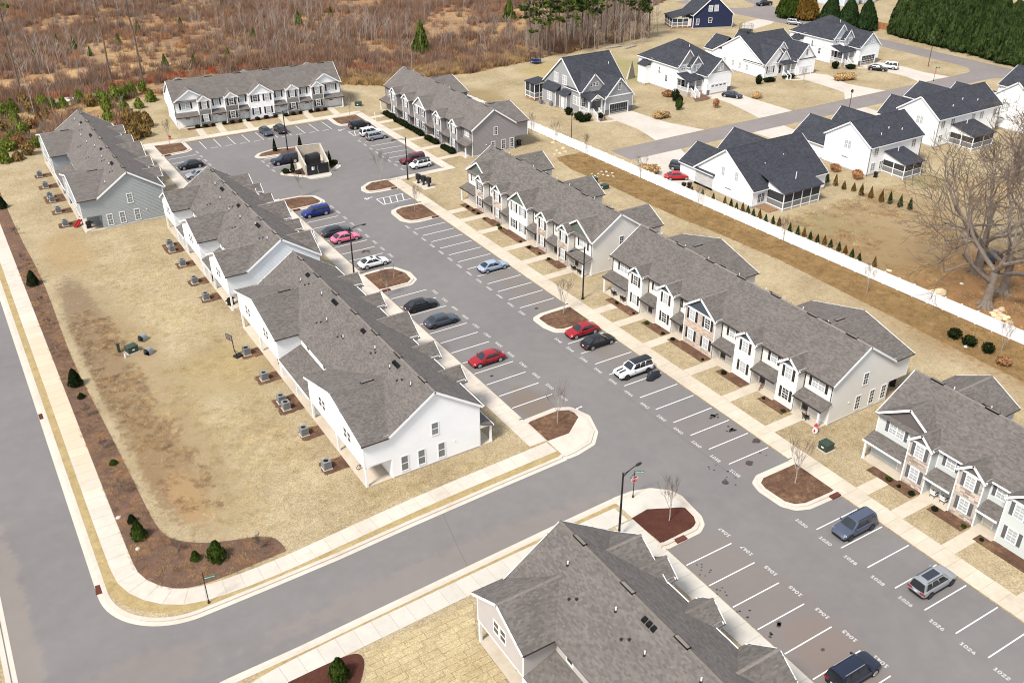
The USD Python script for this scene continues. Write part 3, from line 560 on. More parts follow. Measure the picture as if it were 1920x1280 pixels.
def shutter(par, W, a, z, w, h, mat):
    mb = MB(); W.box(mb, a, a + w, z, z + h, 0.0, 0.05)
    W.box(mb, a + .05, a + w - .05, z + .06, z + h / 2 - .04, 0.0, 0.062); W.box(mb, a + .05, a + w - .05, z + h / 2 + .04, z + h - .06, 0.0, 0.062)
    put('shutter', mb, mat, par)

def shuttered(par, W, a, z, w, h, mat, sw=0.36, **k):
    window(par, W, a, z, w, h, **k)
    shutter(par, W, a - .13 - sw, z - .05, sw, h + .1, mat); shutter(par, W, a + w + .13, z - .05, sw, h + .1, mat)

def door(par, W, a, z, w, h, mat, lites=False):
    mb = MB(); W.box(mb, a - .12, a, z, z + h + .12, 0, .07); W.box(mb, a + w, a + w + .12, z, z + h + .12, 0, .07); W.box(mb, a, a + w, z + h, z + h + .12, 0, .068)
    fr = put('door_frame', mb, 'trim_white', par)
    mb = MB(); W.box(mb, a, a + w, z, z + h, 0, .03)
    for zz in (0.15, 1.15): W.box(mb, a + .12, a + w - .12, z + zz, z + zz + .75, 0, .042)
    d = put('door', mb, mat, par)
    mb = MB(); W.box(mb, a + w - .12, a + w - .06, z + .98, z + 1.08, 0, .09); put('handle', mb, 'black_metal', d)

def stones(par, W, rects, mat, seed, sw=0.42, sh=0.19, holes=(), limit=300):
    """Individual stones over a mortar bed; the largest as parts, the rest as one stuff part."""
    r = random.Random(seed); cells = []
    for a0, a1, z0, z1 in rects:
        mb = MB(); W.box(mb, a0, a1, z0, z1, -0.01, 0.012); put('mortar_bed', mb, 'mortar', par)
        z = z0
        while z < z1 - .04:
            h = min(sh * r.uniform(.75, 1.35), z1 - z); a = a0 - r.random() * sw * .5
            if z1 - z - h < .06: h = z1 - z
            while a < a1 - .02:
                w = sw * r.uniform(.5, 1.5); b0, b1 = max(a, a0), min(a + w, a1); a += w
                if b1 - b0 < .05: continue
                if any(b0 < x1 and b1 > x0 and z < y1 and z + h > y0 for x0, x1, y0, y1 in holes): continue
                cells.append((b0 + .008, b1 - .008, z + .008, z + h - .008, r.uniform(.03, .065)))
            z += h
    order = sorted(cells, key=lambda c: -(c[1] - c[0]) * (c[3] - c[2]))
    rest = MB()
    for i, (b0, b1, y0, y1, d) in enumerate(order):
        mb = MB() if i < limit else rest
        c = [W.p(b0, y0, 0), W.p(b1, y0, 0), W.p(b1, y1, 0), W.p(b0, y1, 0)]
        k = .02
        t = [W.p(b0 + k, y0 + k, d), W.p(b1 - k, y0 + k, d), W.p(b1 - k, y1 - k, d), W.p(b0 + k, y1 - k, d)]
        f = [[4, 5, 6, 7], [0, 1, 5, 4], [1, 2, 6, 5], [2, 3, 7, 6], [3, 0, 4, 7]]
        if np.dot(np.cross(W.S, [0, 0, 1.0]), W.N) < 0: f = [q[::-1] for q in f]
        mb.add(c + t, f)
        if i < limit: put('stone', mb, mat, par)
    if rest.v: put('stones', rest, mat, par, kind='stuff')

class Roofs:
    """Collects the slopes of one building and builds them: boarded slopes, shingle tabs, caps."""
    def __init__(s, par, mat, cap, w, h): s.par, s.mat, s.cap, s.w, s.h, s.n = par, mat, cap, w, h, 0; s.sh = MB()
    def slope(s, pts, name='roof_slope'):
        mb = MB(); roof_plane(mb, pts); p = put(name, mb, s.mat, s.par); s.n += 1
        if s.w: shingles(s.sh, pts, s.w, s.h, s.n)
        return p
    def ridge(s, a, b, vent=None):
        a, b = np.array(a, float), np.array(b, float); d = b - a; ln = np.linalg.norm(d); d /= ln; n = np.cross(d, [0, 0, 1.0]); n /= np.linalg.norm(n)
        mb = MB(); k = max(1, int(ln / .3)); e = ln / k
        for i in range(k):
            p, q = a + d * (i * e), a + d * ((i + 1) * e + .02); up = np.array([0, 0, .035 + .012 * (i % 2)])
            for sg in (1, -1):
                o = n * sg * .15 - np.array([0, 0, .09])
                v = [p + up, q + up, q + up + o, p + up + o]; mb.add(v if sg < 0 else v[::-1], [[0, 1, 2, 3]])
        put('ridge_cap', mb, s.cap, s.par)
        if vent:
            for t in vent:
                p = a + d * t; mb = MB(); L_ = 1.5
                v = []
                for z in (0.0, .07):
                    for w_ in (-.19, .19):
                        for l in (0, L_): v.append(p + d * l + n * w_ + np.array([0, 0, z - .03 + (0 if z == 0 else .02)]))
                mb.add(v, [[0, 1, 3, 2], [4, 6, 7, 5], [0, 4, 5, 1], [2, 3, 7, 6], [0, 2, 6, 4], [1, 5, 7, 3]]); mb.add(v, np.array([[0, 1, 3, 2], [4, 6, 7, 5], [0, 4, 5, 1], [2, 3, 7, 6], [0, 2, 6, 4], [1, 5, 7, 3]])[:, ::-1])
                rv = put('ridge_vent', mb, 'black_metal', s.par)
                mb = MB(); q0 = [p + n * w_ + np.array([0, 0, .075]) for w_ in (-.15, .15)]; mb.quad(q0[0] + d * .06, q0[1] + d * .06, q0[1] + d * (L_ - .06), q0[0] + d * (L_ - .06)); put('vent_cap', mb, s.cap, rv)
    def done(s):
        if s.sh.v: put('shingles', s.sh, s.mat, s.par, kind='stuff')

def bar(mb, a, b, w, h):
    """A rectangular bar from a to b (w across, h deep, hanging below the line)."""
    a, b = np.array(a, float), np.array(b, float); d = b - a; d /= np.linalg.norm(d); n = np.cross(d, [0, 0, 1.0]); n /= np.linalg.norm(n) + 1e-9; u = np.cross(n, d)
    v = [p + n * x * w / 2 + u * y for p in (a, b) for x, y in ((-1, -h), (1, -h), (1, 0), (-1, 0))]
    mb.add(v, [[0, 3, 2, 1], [4, 5, 6, 7], [0, 1, 5, 4], [1, 2, 6, 5], [2, 3, 7, 6], [3, 0, 4, 7]])

def gable_roof(R, par, axis, c, hw, s0, s1, ez, rz, ov=0.35, trim='trim_white', clip0=None, caps=True, vent=None, ends=(True, True)):
    """Gable roof: ridge along axis ('x' or 'y') at cross coordinate c from s0 to s1; clip0: where the lower corners begin."""
    P = (lambda s, t, z: (s, t, z)) if axis == 'x' else (lambda s, t, z: (t, s, z))
    k = (rz - ez) / hw; e = ez - ov * k; w = hw + ov; l0 = s0 if clip0 is None else clip0
    for sg in (-1, 1): R.slope([P(s0, c, rz), P(s1, c, rz), P(s1, c + sg * w, e), P(l0, c + sg * w, e)])
    R.ridge(P(s0, c, rz), P(s1, c, rz), vent)
    for s in ([s1] if clip0 is not None else [q for q, k_ in ((s0, ends[0]), (s1, ends[1])) if k_]):
        mb = MB()
        for sg in (-1, 1): bar(mb, P(s, c, rz + .02), P(s, c + sg * w, e + .02), .07, .24)
        put('rake_board', mb, trim, par)

# ------------------------------------------------------------------ townhouse rows
TA = dict(L=36.3, bays=[(4.7, 7.3, 0), (10.3, 13.1, 0), (15.4, 20.8, 1), (23.6, 26.4, 0), (29.3, 32.0, 0)], wide=[(0, 7.0), (29.3, 36.3)], blocks=[(0, 7.0), (14.65, 21.65), (29.3, 36.3)])
TB = dict(L=39.7, bays=[(5.15, 7.95, 0), (11.2, 14.4, 0), (16.6, 22.2, 1), (25.8, 29.0, 0), (32.9, 35.7, 0)], wide=[], blocks=[(0, 14.8), (24.9, 39.7)])
BD, EZ, OV, SL = 2.95, 5.55, 0.4, 0.67
ROWS = {}
def townhouse(name, label, x, y, rz, T, wall, endwall, bay, bay_wide, gable, trim_g, door_m, shut, front=True, rear=True, tabs=(0.32, 0.15), sid=0.19, seed=0, pane_f='glass_blind', win=None, stone_lim=60, up_win=True, D=9.7):
    RZ = EZ + SL * D / 2
    t = thing(name, label, 'townhouses', (x, y, 0.10), rz, group=None)
    Ln = T['L']; r = random.Random(seed)
    ROWS[str(t.GetPath())] = (t, x, y, rz, T)
    fw = Wall((0, 0, 0), (1, 0, 0), (0, -1, 0)); rw = Wall((Ln, D, 0), (-1, 0, 0), (0, 1, 0))
    lw = Wall((0, 0, 0), (0, 1, 0), (-1, 0, 0)); ew = Wall((Ln, 0, 0), (0, 1, 0), (1, 0, 0))
    blocks = T['blocks']
    # walls
    m = MB(); fw.lap(m, [(0, 0), (Ln, 0), (Ln, EZ), (0, EZ)], sid); put('front_wall', m, wall, t)
    m = MB(); rw.lap(m, [(0, 0), (Ln, 0), (Ln, EZ), (0, EZ)], sid); put('rear_wall', m, wall, t)
    for W, at_end in ((lw, blocks[0][0] == 0), (ew, blocks[-1][1] == Ln)):
        m = MB(); pts = [(0, 0), (D, 0), (D, 2.5), (D + BD, 2.5), (D + BD, EZ - .12), (D, EZ)] if at_end else [(0, 0), (D, 0), (D, EZ)]
        W.lap(m, pts + [(D / 2, RZ - .08), (0, EZ)], sid); put('end_wall', m, endwall, t)
        for a in (4.35, 6.7, 9.1): window(t, W, a - .05 if a < 9 else a - .5, .55, .72, 1.75, pane='glass_mid' if 'white' in wall or 'sage' in wall else 'glass', grid='white' not in wall)
        window(t, W, 4.95, 3.65, .72, 1.45, pane='glass_mid' if 'white' in wall or 'sage' in wall else 'glass', grid='white' not in wall)
        m = MB(); W.box(m, 3.0, 3.16, 1.9, 2.06, 0, .1); put('wall_lamp', m, 'trim_white', t)
        m = MB(); W.box(m, -.06, .1, 0, EZ - .1, 0, .035); W.box(m, D + (BD if at_end else 0) - .1, D + (BD if at_end else 0) + .04, 2.5 if at_end else 0, EZ - .15, 0, .035); W.box(m, 0, D, 0, .22, 0, .04); put('corner_board', m, 'trim_white' if endwall != 'foundation' else 'foundation', t)
        m = MB(); W.box(m, 0.1, D - .1, -.05, .16, .04, .06); put('foundation', m, 'foundation', t)
    # main roof
    R = Roofs(t, 'shingle' if tabs[0] < .5 else 'shingle_far', 'ridge_cap', *tabs)
    e = EZ - OV * SL
    R.slope([(-.28, -OV, e), (Ln + .28, -OV, e), (Ln + .28, D / 2, RZ), (-.28, D / 2, RZ)])
    R.slope([(Ln + .28, D + OV, e), (-.28, D + OV, e), (-.28, D / 2, RZ), (Ln + .28, D / 2, RZ)])
    nv = int(Ln / 5.6); R.ridge((-.28, D / 2, RZ), (Ln + .28, D / 2, RZ), [2.0 + k * (Ln - 5) / max(nv - 1, 1) for k in range(nv)])
    for X in (-.28, Ln + .28):
        m = MB()
        for Y in (-OV, D + OV): bar(m, (X, D / 2, RZ + .02), (X, Y, e + .02), .07, .24)
        put('rake_board', m, 'trim_white', t)
    gm = trim_g
    # gutters along the front eave between the bays and at the rear
    m = MB(); cuts = [(b[0] - .2, b[1] + .2) for b in T['bays']]; a = -.28
    if T['wide']: cuts = [(-.5, T['wide'][0][1])] + [c for c in cuts if c[0] > 7 and c[1] < Ln - 7.2] + [(T['wide'][1][0], Ln + .5)]
    for c0, c1 in sorted(cuts) + [(Ln + .28, Ln + 1)]:
        if c0 - a > .2: m = MB(); m.box(a, -OV - .12, e - .1, c0, -OV, e + .03); put('gutter', m, gm, t)
        a = max(a, c1)
    m = MB()
    for i, b in enumerate(T['bays']):
        X = b[1] + .08; m = MB(); m.box(X - .04, -.10, 2.9, X + .05, -.02, e); put('downspout', m, gm, t)
        m = MB(); m.box(b[1] - .10, -1.24, .1, b[1] - .01, -1.15, 2.3); put('downspout', m, gm, t)
    for X in (.02, Ln - .10): m = MB(); m.box(X, -.10, 2.9, X + .09, -.02, e); put('downspout', m, gm, t)
    # wide gables over the ends of the front
    def face(a0, a1, Y, zb, zp, mat):
        Wf = Wall((0, Y, 0), (1, 0, 0), (0, -1, 0)); mm = MB(); Wf.lap(mm, [(a0, zb), (a1, zb), ((a0 + a1) / 2, zp)], .22); put('gable_panel', mm, mat, t)
        mm = MB(); Wf.box(mm, a0 - .12, a1 + .12, zb - .18, zb + .02, 0, .08); put('gable_trim', mm, 'trim_white', t)
    for a0, a1 in T['wide']:
        c, hw = (a0 + a1) / 2, (a1 - a0) / 2; zr = 7.75
        Ym = (zr - EZ) / SL
        gable_roof(R, t, 'y', c, hw, Ym, -.34, EZ - .05, zr, .30, clip0=0.0)
        face(a0 + .05, a1 - .05, -.02, EZ - .1, zr - .15, gable)
    if not front: nobay = True
    for i, (a0, a1, wd) in enumerate(T['bays']):
        c, hw = (a0 + a1) / 2, (a1 - a0) / 2; zr = 7.45 if wd else 6.55; be = 5.42; BY = -1.15
        Ym = (zr - EZ) / SL
        gable_roof(R, t, 'y', c, hw, Ym, BY - .28, be, zr, .24, clip0=-.25)
        bm = bay_wide if wd else bay
        Wf = Wall((0, BY, 0), (1, 0, 0), (0, -1, 0)); is_stone = bm.startswith(('stone', 'brick'))
        holes = []
        if wd: spots = [(a0 + .95, .9), (a1 - 1.85, .9)]
        else: spots = [(c - .45, .9)]
        if front:
            for s, w in spots:
                for z, h in ((.95, 1.35), (3.72, 1.35)):
                    shuttered(t, Wf, s, z, w, h, shut, pane=pane_f if r.random() < .75 else 'glass'); holes.append((s - .55, s + w + .55, z - .14, z + h + .14))
        m = MB()
        if is_stone: Wf.face(m, [(a0, 0), (a1, 0), (a1, be), (a0, be)], -.02)
        else: Wf.lap(m, [(a0, 0), (a1, 0), (a1, be + .1), (a0, be + .1)], sid)
        for S_, xx in ((-1, a0), (1, a1)): Wall((xx, BY, 0), (0, 1, 0), (S_, 0, 0)).lap(m, [(0, 0), (1.15, 0), (1.15, be + .1), (0, be + .1)], sid)
        put('bay_wall', m, wall, t)
        if is_stone and front: stones(t, Wf, [(a0 + .1, a1 - .1, .05, be - .05)], bm, seed * 31 + i, holes=holes, sw=.42 if bm != 'brick_pink' else .36, sh=.19 if bm != 'brick_pink' else .15, limit=stone_lim)
        m = MB(); Wf.box(m, a0 - .02, a0 + .1, 0, be, 0, .075); Wf.box(m, a1 - .1, a1 + .02, 0, be, 0, .075); put('corner_board', m, 'trim_white', t)
        face(a0 - .1, a1 + .1, BY - .03, be - .02, zr - .12, gable if (wd or not T['wide']) else gable)
    # porches between the bays
    edges = [0.0] + [v for b in T['bays'] for v in b[:2]] + [Ln]
    for k in range(0, len(edges), 2):
        a0, a1 = edges[k], edges[k + 1]
        first, last = k == 0, k == len(edges) - 2
        x0, x1 = a0 - (.2 if first else -.03), a1 + (.2 if last else -.03)
        R.slope([(x0, -1.62, 2.42), (x1, -1.62, 2.42), (x1, -.03, 3.02), (x0, -.03, 3.02)], 'porch_roof')
        m = MB(); m.box(x0, -1.70, 2.26, x1, -1.60, 2.44); put('porch_gutter', m, gm, t)
        m = MB(); m.box(a0 + .03, -1.55, -.1, a1 - .03, -.03, .08); put('porch_floor', m, 'concrete_tan', t)
        if first or last:
            px = a0 + .05 if first else a1 - .25
            m = MB(); m.box(px, -1.55, .08, px + .2, -1.35, 2.3); m.box(px - .03, -1.58, .08, px + .23, -1.32, .3); m.box(px - .03, -1.58, 2.1, px + .23, -1.32, 2.3); put('porch_post', m, 'trim_white', t)
            m = MB(); Wx_ = (a0 + .02 if first else a1 - .02); Wall((Wx_, -1.55, 0), (0, 1, 0), (-1 if first else 1, 0, 0)).face(m, [(.0, 2.3), (1.55, 2.3), (1.55, 2.9)]); put('porch_cheek', m, wall, t)
        if not front: continue
        w = a1 - a0
        da = a0 + .25 if not first else a1 - 1.3
        door(t, fw, da, .1, .95, 2.05, door_m)
        if door_m == 'door_white' or wall == 'siding_pale_sage':
            window(t, fw, da + 1.25 if not first else da - 1.5, 1.5, .9, .5, pane='glass', grid=False)
        zc, hh = 3.72, 1.28
        if w > 3.9: shuttered(t, fw, (a0 + a1) / 2 - .85, zc, 1.7, hh, shut, double=True, pane=pane_f)
        elif w > 3.05: shuttered(t, fw, (a0 + a1) / 2 - .45, zc, .9, hh, shut, pane=pane_f)
        else: window(t, fw, (a0 + a1) / 2 - .45, zc, .9, hh, pane=pane_f); shutter(t, fw, (a0 + a1) / 2 + .58, zc - .05, .34, hh + .1, shut); shutter(t, fw, (a0 + a1) / 2 - .92, zc - .05, .34, hh + .1, shut)
    # rear: projecting second floors over patios, low shed roofs between
    for bi, (a0, a1) in enumerate(blocks):
        c, hw = (a0 + a1) / 2, (a1 - a0) / 2; zr = 7.55 if hw > 5 else 7.35
        Ym = D - (zr - EZ) / SL
        k = (zr - (EZ - .05)) / hw; o = .36
        eb = EZ - .05 - o * k
        for sg in (-1, 1): R.slope([(c, Ym, zr), (c, D + BD + .34, zr), (c + sg * (hw + o), D + BD + .34, eb), (c + sg * (hw + o), D + .2, eb)])
        R.ridge((c, Ym, zr), (c, D + BD + .34, zr), [1.2] if hw > 5 else None)
        m = MB()
        for sg in (-1, 1): bar(m, (c, D + BD + .34, zr + .02), (c + sg * (hw + o), D + BD + .34, eb + .02), .07, .22)
        put('rake_board', m, 'trim_white', t)
        m = MB()
        for sg in (-1, 1): X = c + sg * (hw + o); m = MB(); m.box(X - .06, D + .3, eb - .1, X + .06, D + BD + .3, eb + .02); put('gutter', m, gm if gm != 'trim_white' else 'gutter_brown', t)
        Wb = Wall((a1, D + BD, 0), (-1, 0, 0), (0, 1, 0)); w = a1 - a0
        m = MB(); Wb.lap(m, [(0, 2.5), (w, 2.5), (w, EZ - .1), (w / 2, zr - .1), (0, EZ - .1)], sid)
        if a0 > 0: Wall((a0, D, 0), (0, 1, 0), (-1, 0, 0)).lap(m, [(0, 2.5), (BD, 2.5), (BD, EZ - .12), (0, EZ - .05)], sid)
        if a1 < Ln: Wall((a1, D, 0), (0, 1, 0), (1, 0, 0)).lap(m, [(0, 2.5), (BD, 2.5), (BD, EZ - .12), (0, EZ - .05)], sid)
        m.quad((a0, D, 2.5), (a0, D + BD, 2.5), (a1, D + BD, 2.5), (a1, D, 2.5)); put('upper_rear_wall', m, wall, t)
        m = MB(); Wb.box(m, -.02, .1, 2.5, EZ - .15, 0, .04); Wb.box(m, w - .1, w + .02, 2.5, EZ - .15, 0, .04); Wb.box(m, 0, w, 2.42, 2.56, -.05, .045); put('corner_board', m, 'trim_white', t)
        if rear:
            for s in ([.27, .73] if hw > 5 else [.5]):
                for d_ in (-.85, .15): window(t, Wb, w * s + d_, 3.6, .72, 1.2, pane='glass', grid=False)
            m = MB()
            n = 2 if hw > 5 else 1
            for q in range(n + 1):
                X = a0 + .12 + q * (w - .24) / n; m = MB(); m.box(X - .11, D + BD - .24, -.05, X + .11, D + BD - .02, 2.5); put('patio_post', m, 'trim_white', t)
            for q in range(n):
                X = a0 + (q + .5) * w / n
                m = MB(); m.box(X - .9, D, 0, X - .78, D + BD - .9, 2.5); put('patio_screen', m, wall, t)
                window(t, rw, Ln - X - 2.2, .25, 1.5, 1.95, pane='glass', grid=False, double=True); window(t, rw, Ln - X + 1.0, .9, .7, 1.2, pane='glass', grid=False)
            m = MB(); m.box(a0 + .03, D, -.1, a1 - .03, D + BD + .05, .06); put('patio', m, 'concrete_tan', t)
    for (p0, p1), (q0, q1) in zip(blocks[:-1], blocks[1:]):
        a0, a1 = p1, q0
        if a1 - a0 < 1: continue
        R.slope([(a0 + .4, D + BD + .1, 2.55), (a1 - .4, D + BD + .1, 2.55), (a1 - .02, D + .02, 3.75), (a0 + .02, D + .02, 3.75)][0:0] or [(a0 + .03, D + BD + .1, 2.6), (a1 - .03, D + BD + .1, 2.6), (a1 - .03, D + .03, 3.8), (a0 + .03, D + .03, 3.8)], 'shed_roof')
        m = MB(); m.box(a0 + .05, D + BD + .08, 2.42, a1 - .05, D + BD + .2, 2.6); put('shed_gutter', m, 'trim_white', t)
        if rear:
            n = 2
            for q in range(n):
                X = a0 + (q + .5) * (a1 - a0) / n
                window(t, rw, Ln - X - .35, 4.15, .7, .85, pane='glass', grid=False)
            m = MB()
            for q in range(n + 1):
                X = a0 + .15 + q * (a1 - a0 - .3) / n; m = MB(); m.box(X - .07, D, 0, X + .07, D + BD - .1, 2.6); put('patio_screen', m, wall, t)
            for q in range(n):
                X = a0 + (q + .5) * (a1 - a0) / n; window(t, rw, Ln - X - .75, .25, 1.5, 1.9, pane='glass', grid=False, double=True)
            m = MB(); m.box(a0 + .03, D, -.1, a1 - .03, D + BD + .05, .055); put('patio', m, 'concrete_tan', t)
    # vents on the rear slope
    zs = lambda Y: RZ - (Y - D / 2) * SL
    for k in range(int(Ln / 5)):
        X = 2.6 + k * 5.0 + r.uniform(-.8, .8); Y = 5.9 + r.uniform(0, 2.4); z = zs(Y)
        if any(abs(X - (b0 + b1) / 2) < (b1 - b0) / 2 - 2.2 and Y > 7.2 for b0, b1 in blocks): Y = 6.3; z = zs(Y)
        m = MB(); m.tube([(X, Y, z - .05), (X, Y, z + .42)], .06, 8); pv = put('vent_pipe', m, 'trim_white', t)
        m = MB(); m.tube([(X, Y, z - .06), (X, Y + .02, z + .12)], [.16, .075], 8); put('pipe_boot', m, 'black_metal', pv)
    for k in range(int(Ln / 9.5)):
        X = 6.5 + k * 8.6 + r.uniform(-.6, .6)
        for q in range(2 if k % 2 else 3):
            Y, Z = 5.75, zs(5.75); XX = X + q * .52
            m = MB(); v = [(XX, Y, Z + .13), (XX + .34, Y, Z + .13), (XX + .34, Y + .34, Z + .03), (XX, Y + .34, Z + .03), (XX - .03, Y - .03, Z), (XX + .37, Y - .03, Z), (XX + .37, Y + .38, Z - .27), (XX - .03, Y + .38, Z - .27)]
            m.add(v, [[0, 1, 2, 3][::-1], [4, 5, 1, 0], [5, 6, 2, 1], [6, 7, 3, 2], [7, 4, 0, 3]]); m.add(v, [[0, 1, 2, 3], [4, 5, 1, 0][::-1], [5, 6, 2, 1][::-1], [6, 7, 3, 2][::-1], [7, 4, 0, 3][::-1]]); put('roof_vent', m, 'black_metal', t)
    for k in range(int(Ln / 7)):
        X = 4 + k * 6.6 + r.uniform(-1, 1); Y = 7.6 + r.uniform(-.4, .8); z = zs(Y)
        if any(b0 + 1.5 < X < b1 - 1.5 for b0, b1 in blocks): Y = 6.4; z = zs(Y)
        for q in range(2):
            m = MB(); m.box(X + q * .5, Y + q * .35, z - q * .24 - .1, X + q * .5 + .2, Y + q * .35 + .2, z - q * .24 + .06); put('flue_cap', m, 'black_metal', t)
    R.done()
    return t

cream = dict(wall='siding_cream', endwall='siding_cream', trim_g='gutter_brown', shut='shutter_dark')
townhouse('townhouse_row', 'cream townhouse row with one wide pink stone bay and navy gables, mid right', 75.6, 95.1, -90, TB, bay='siding_white', bay_wide='brick_pink', gable='gable_navy', door_m='door_dark', seed=1, rear=False, stone_lim=300, **cream)
townhouse('townhouse_row', 'cream townhouse row with narrow stone bays and green gables behind a tall lamp post', 75.6, 136.4, -90, TA, bay='stone_tan', bay_wide='siding_white', gable='gable_green', door_m='door_dark', seed=2, rear=False, tabs=(.45, .22), stone_lim=60, **cream)
townhouse('townhouse_row', 'pale sage townhouse row with tan stone bays and gray shutters at the right edge', 75.6, 49.25, -90, TA, wall='siding_pale_sage', endwall='siding_pale_sage', bay='stone_tan', bay_wide='siding_pale_sage', gable='gable_brown', trim_g='trim_white', door_m='door_cream', shut='shutter_gray', seed=3, rear=False, stone_lim=150)
townhouse('townhouse_row', 'taupe gray townhouse row with blue doors beside the far end of the white fence', 86.95, 193.6, -90, dict(TB, L=38.7, bays=[(5.0, 7.7, 0), (10.8, 13.9, 0), (16.2, 21.7, 1), (25.2, 28.2, 0), (32.0, 34.8, 0)], blocks=[(0, 14.4), (24.3, 38.7)]), wall='siding_taupe', endwall='siding_taupe', bay='siding_greige', bay_wide='siding_white', gable='gable_gray', trim_g='gutter_brown', door_m='door_blue', shut='shutter_dark', seed=4, rear=False, tabs=(.6, .3), sid=.24)
townhouse('townhouse_row', 'white townhouse row with gray stone bays facing the camera at the far parking end', 43.3, 204.75, -4.6, TA, wall='siding_white', endwall='siding_white', bay='stone_gray', bay_wide='siding_white', gable='siding_white', trim_g='gutter_brown', door_m='door_white', shut='shutter_dark', seed=5, rear=False, tabs=(.6, .3), sid=.24, pane_f='glass_blind', stone_lim=0)
townhouse('townhouse_row', 'white townhouse row beside the cross street, seen from behind, air conditioners along its back', 40.75, 72.55, 90, TB, D=10.4, wall='siding_white', endwall='siding_white', bay='siding_white', bay_wide='siding_white', gable='siding_white', trim_g='trim_white', door_m='door_dark', shut='shutter_dark', seed=6, front=False)
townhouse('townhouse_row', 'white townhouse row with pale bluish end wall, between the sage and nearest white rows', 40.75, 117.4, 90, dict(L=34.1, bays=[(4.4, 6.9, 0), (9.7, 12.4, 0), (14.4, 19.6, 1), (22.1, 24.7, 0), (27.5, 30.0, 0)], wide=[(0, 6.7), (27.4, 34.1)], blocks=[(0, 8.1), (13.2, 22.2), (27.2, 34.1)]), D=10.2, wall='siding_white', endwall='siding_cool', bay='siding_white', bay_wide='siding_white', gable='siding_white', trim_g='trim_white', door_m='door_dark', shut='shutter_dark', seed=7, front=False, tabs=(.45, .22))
townhouse('townhouse_row', 'sage green townhouse row at the far left with a big plain end wall', 28.85, 156.4, 90, D=10.1, T=dict(TB, L=40.4, blocks=[(0, 14.9), (25.5, 40.4)]), wall='siding_sage', endwall='siding_sage', bay='siding_sage', bay_wide='siding_sage', gable='siding_sage', trim_g='trim_white', door_m='door_dark', shut='shutter_dark', seed=8, front=False, tabs=(.6, .3), sid=.24)
townhouse('townhouse_row', 'greige townhouse row at the bottom edge, mostly roof, beside the laid sod lawn', 40.45, 12.8, 90, TA, D=10.5, wall='siding_greige', endwall='siding_greige', bay='siding_greige', bay_wide='siding_greige', gable='siding_greige', trim_g='trim_white', door_m='door_dark', shut='shutter_dark', seed=9, front=False)

# walks, lawns' beds and patios in front of the rows
def to_world(row, pts):
    t, x, y, rz, T = row; c, s = math.cos(math.radians(rz)), math.sin(math.radians(rz))
    return [(x + c * a - s * b, y + s * a + c * b) for a, b in pts]
for key, row in ROWS.items():
    T = row[4]; Ln = T['L']; edges = [0.0] + [v for b in T['bays'] for v in b[:2]] + [Ln]
    depth = {75.6: -5.9, 86.95: -5.9, 43.3: -8.4, 40.75: -3.3, 40.45: -3.3, 28.85: -5.2}[row[1]]
    for k in range(0, len(edges), 2):
        a0, a1 = edges[k], edges[k + 1]
        c = a0 + .8 if k else a1 - .85
        w = .72
        if k == len(edges) - 2: c = a0 + 1.2
        g = Polygon(to_world(row, [(c - w, -1.5), (c + w, -1.5), (c + w, depth), (c - w, depth)])).difference(SLABU).difference(PAVED)
        sheet('front_walk', g, 'concrete_tan', 0.146, -0.02, kind='structure')
    for i, (a0, a1, wd) in enumerate(T['bays']):
        e0, e1 = (a0 - 1.2 if i else a0 - 3.0), a1 - .15
        if row[1] in (40.75, 40.45, 28.85): continue
        g = Polygon(to_world(row, [(e0, -1.5), (e1, -1.5), (e1, -2.75), (e0, -2.75)])).union(Polygon(to_world(row, [(a0, -1.0), (a1 - .1, -1.0), (a1 - .1, -1.7), (a0, -1.7)])))
        sheet('mulch_bed', g, 'mulch' if row[1] != 43.3 else 'mulch_red', 0.155, 0.05, kind='structure')
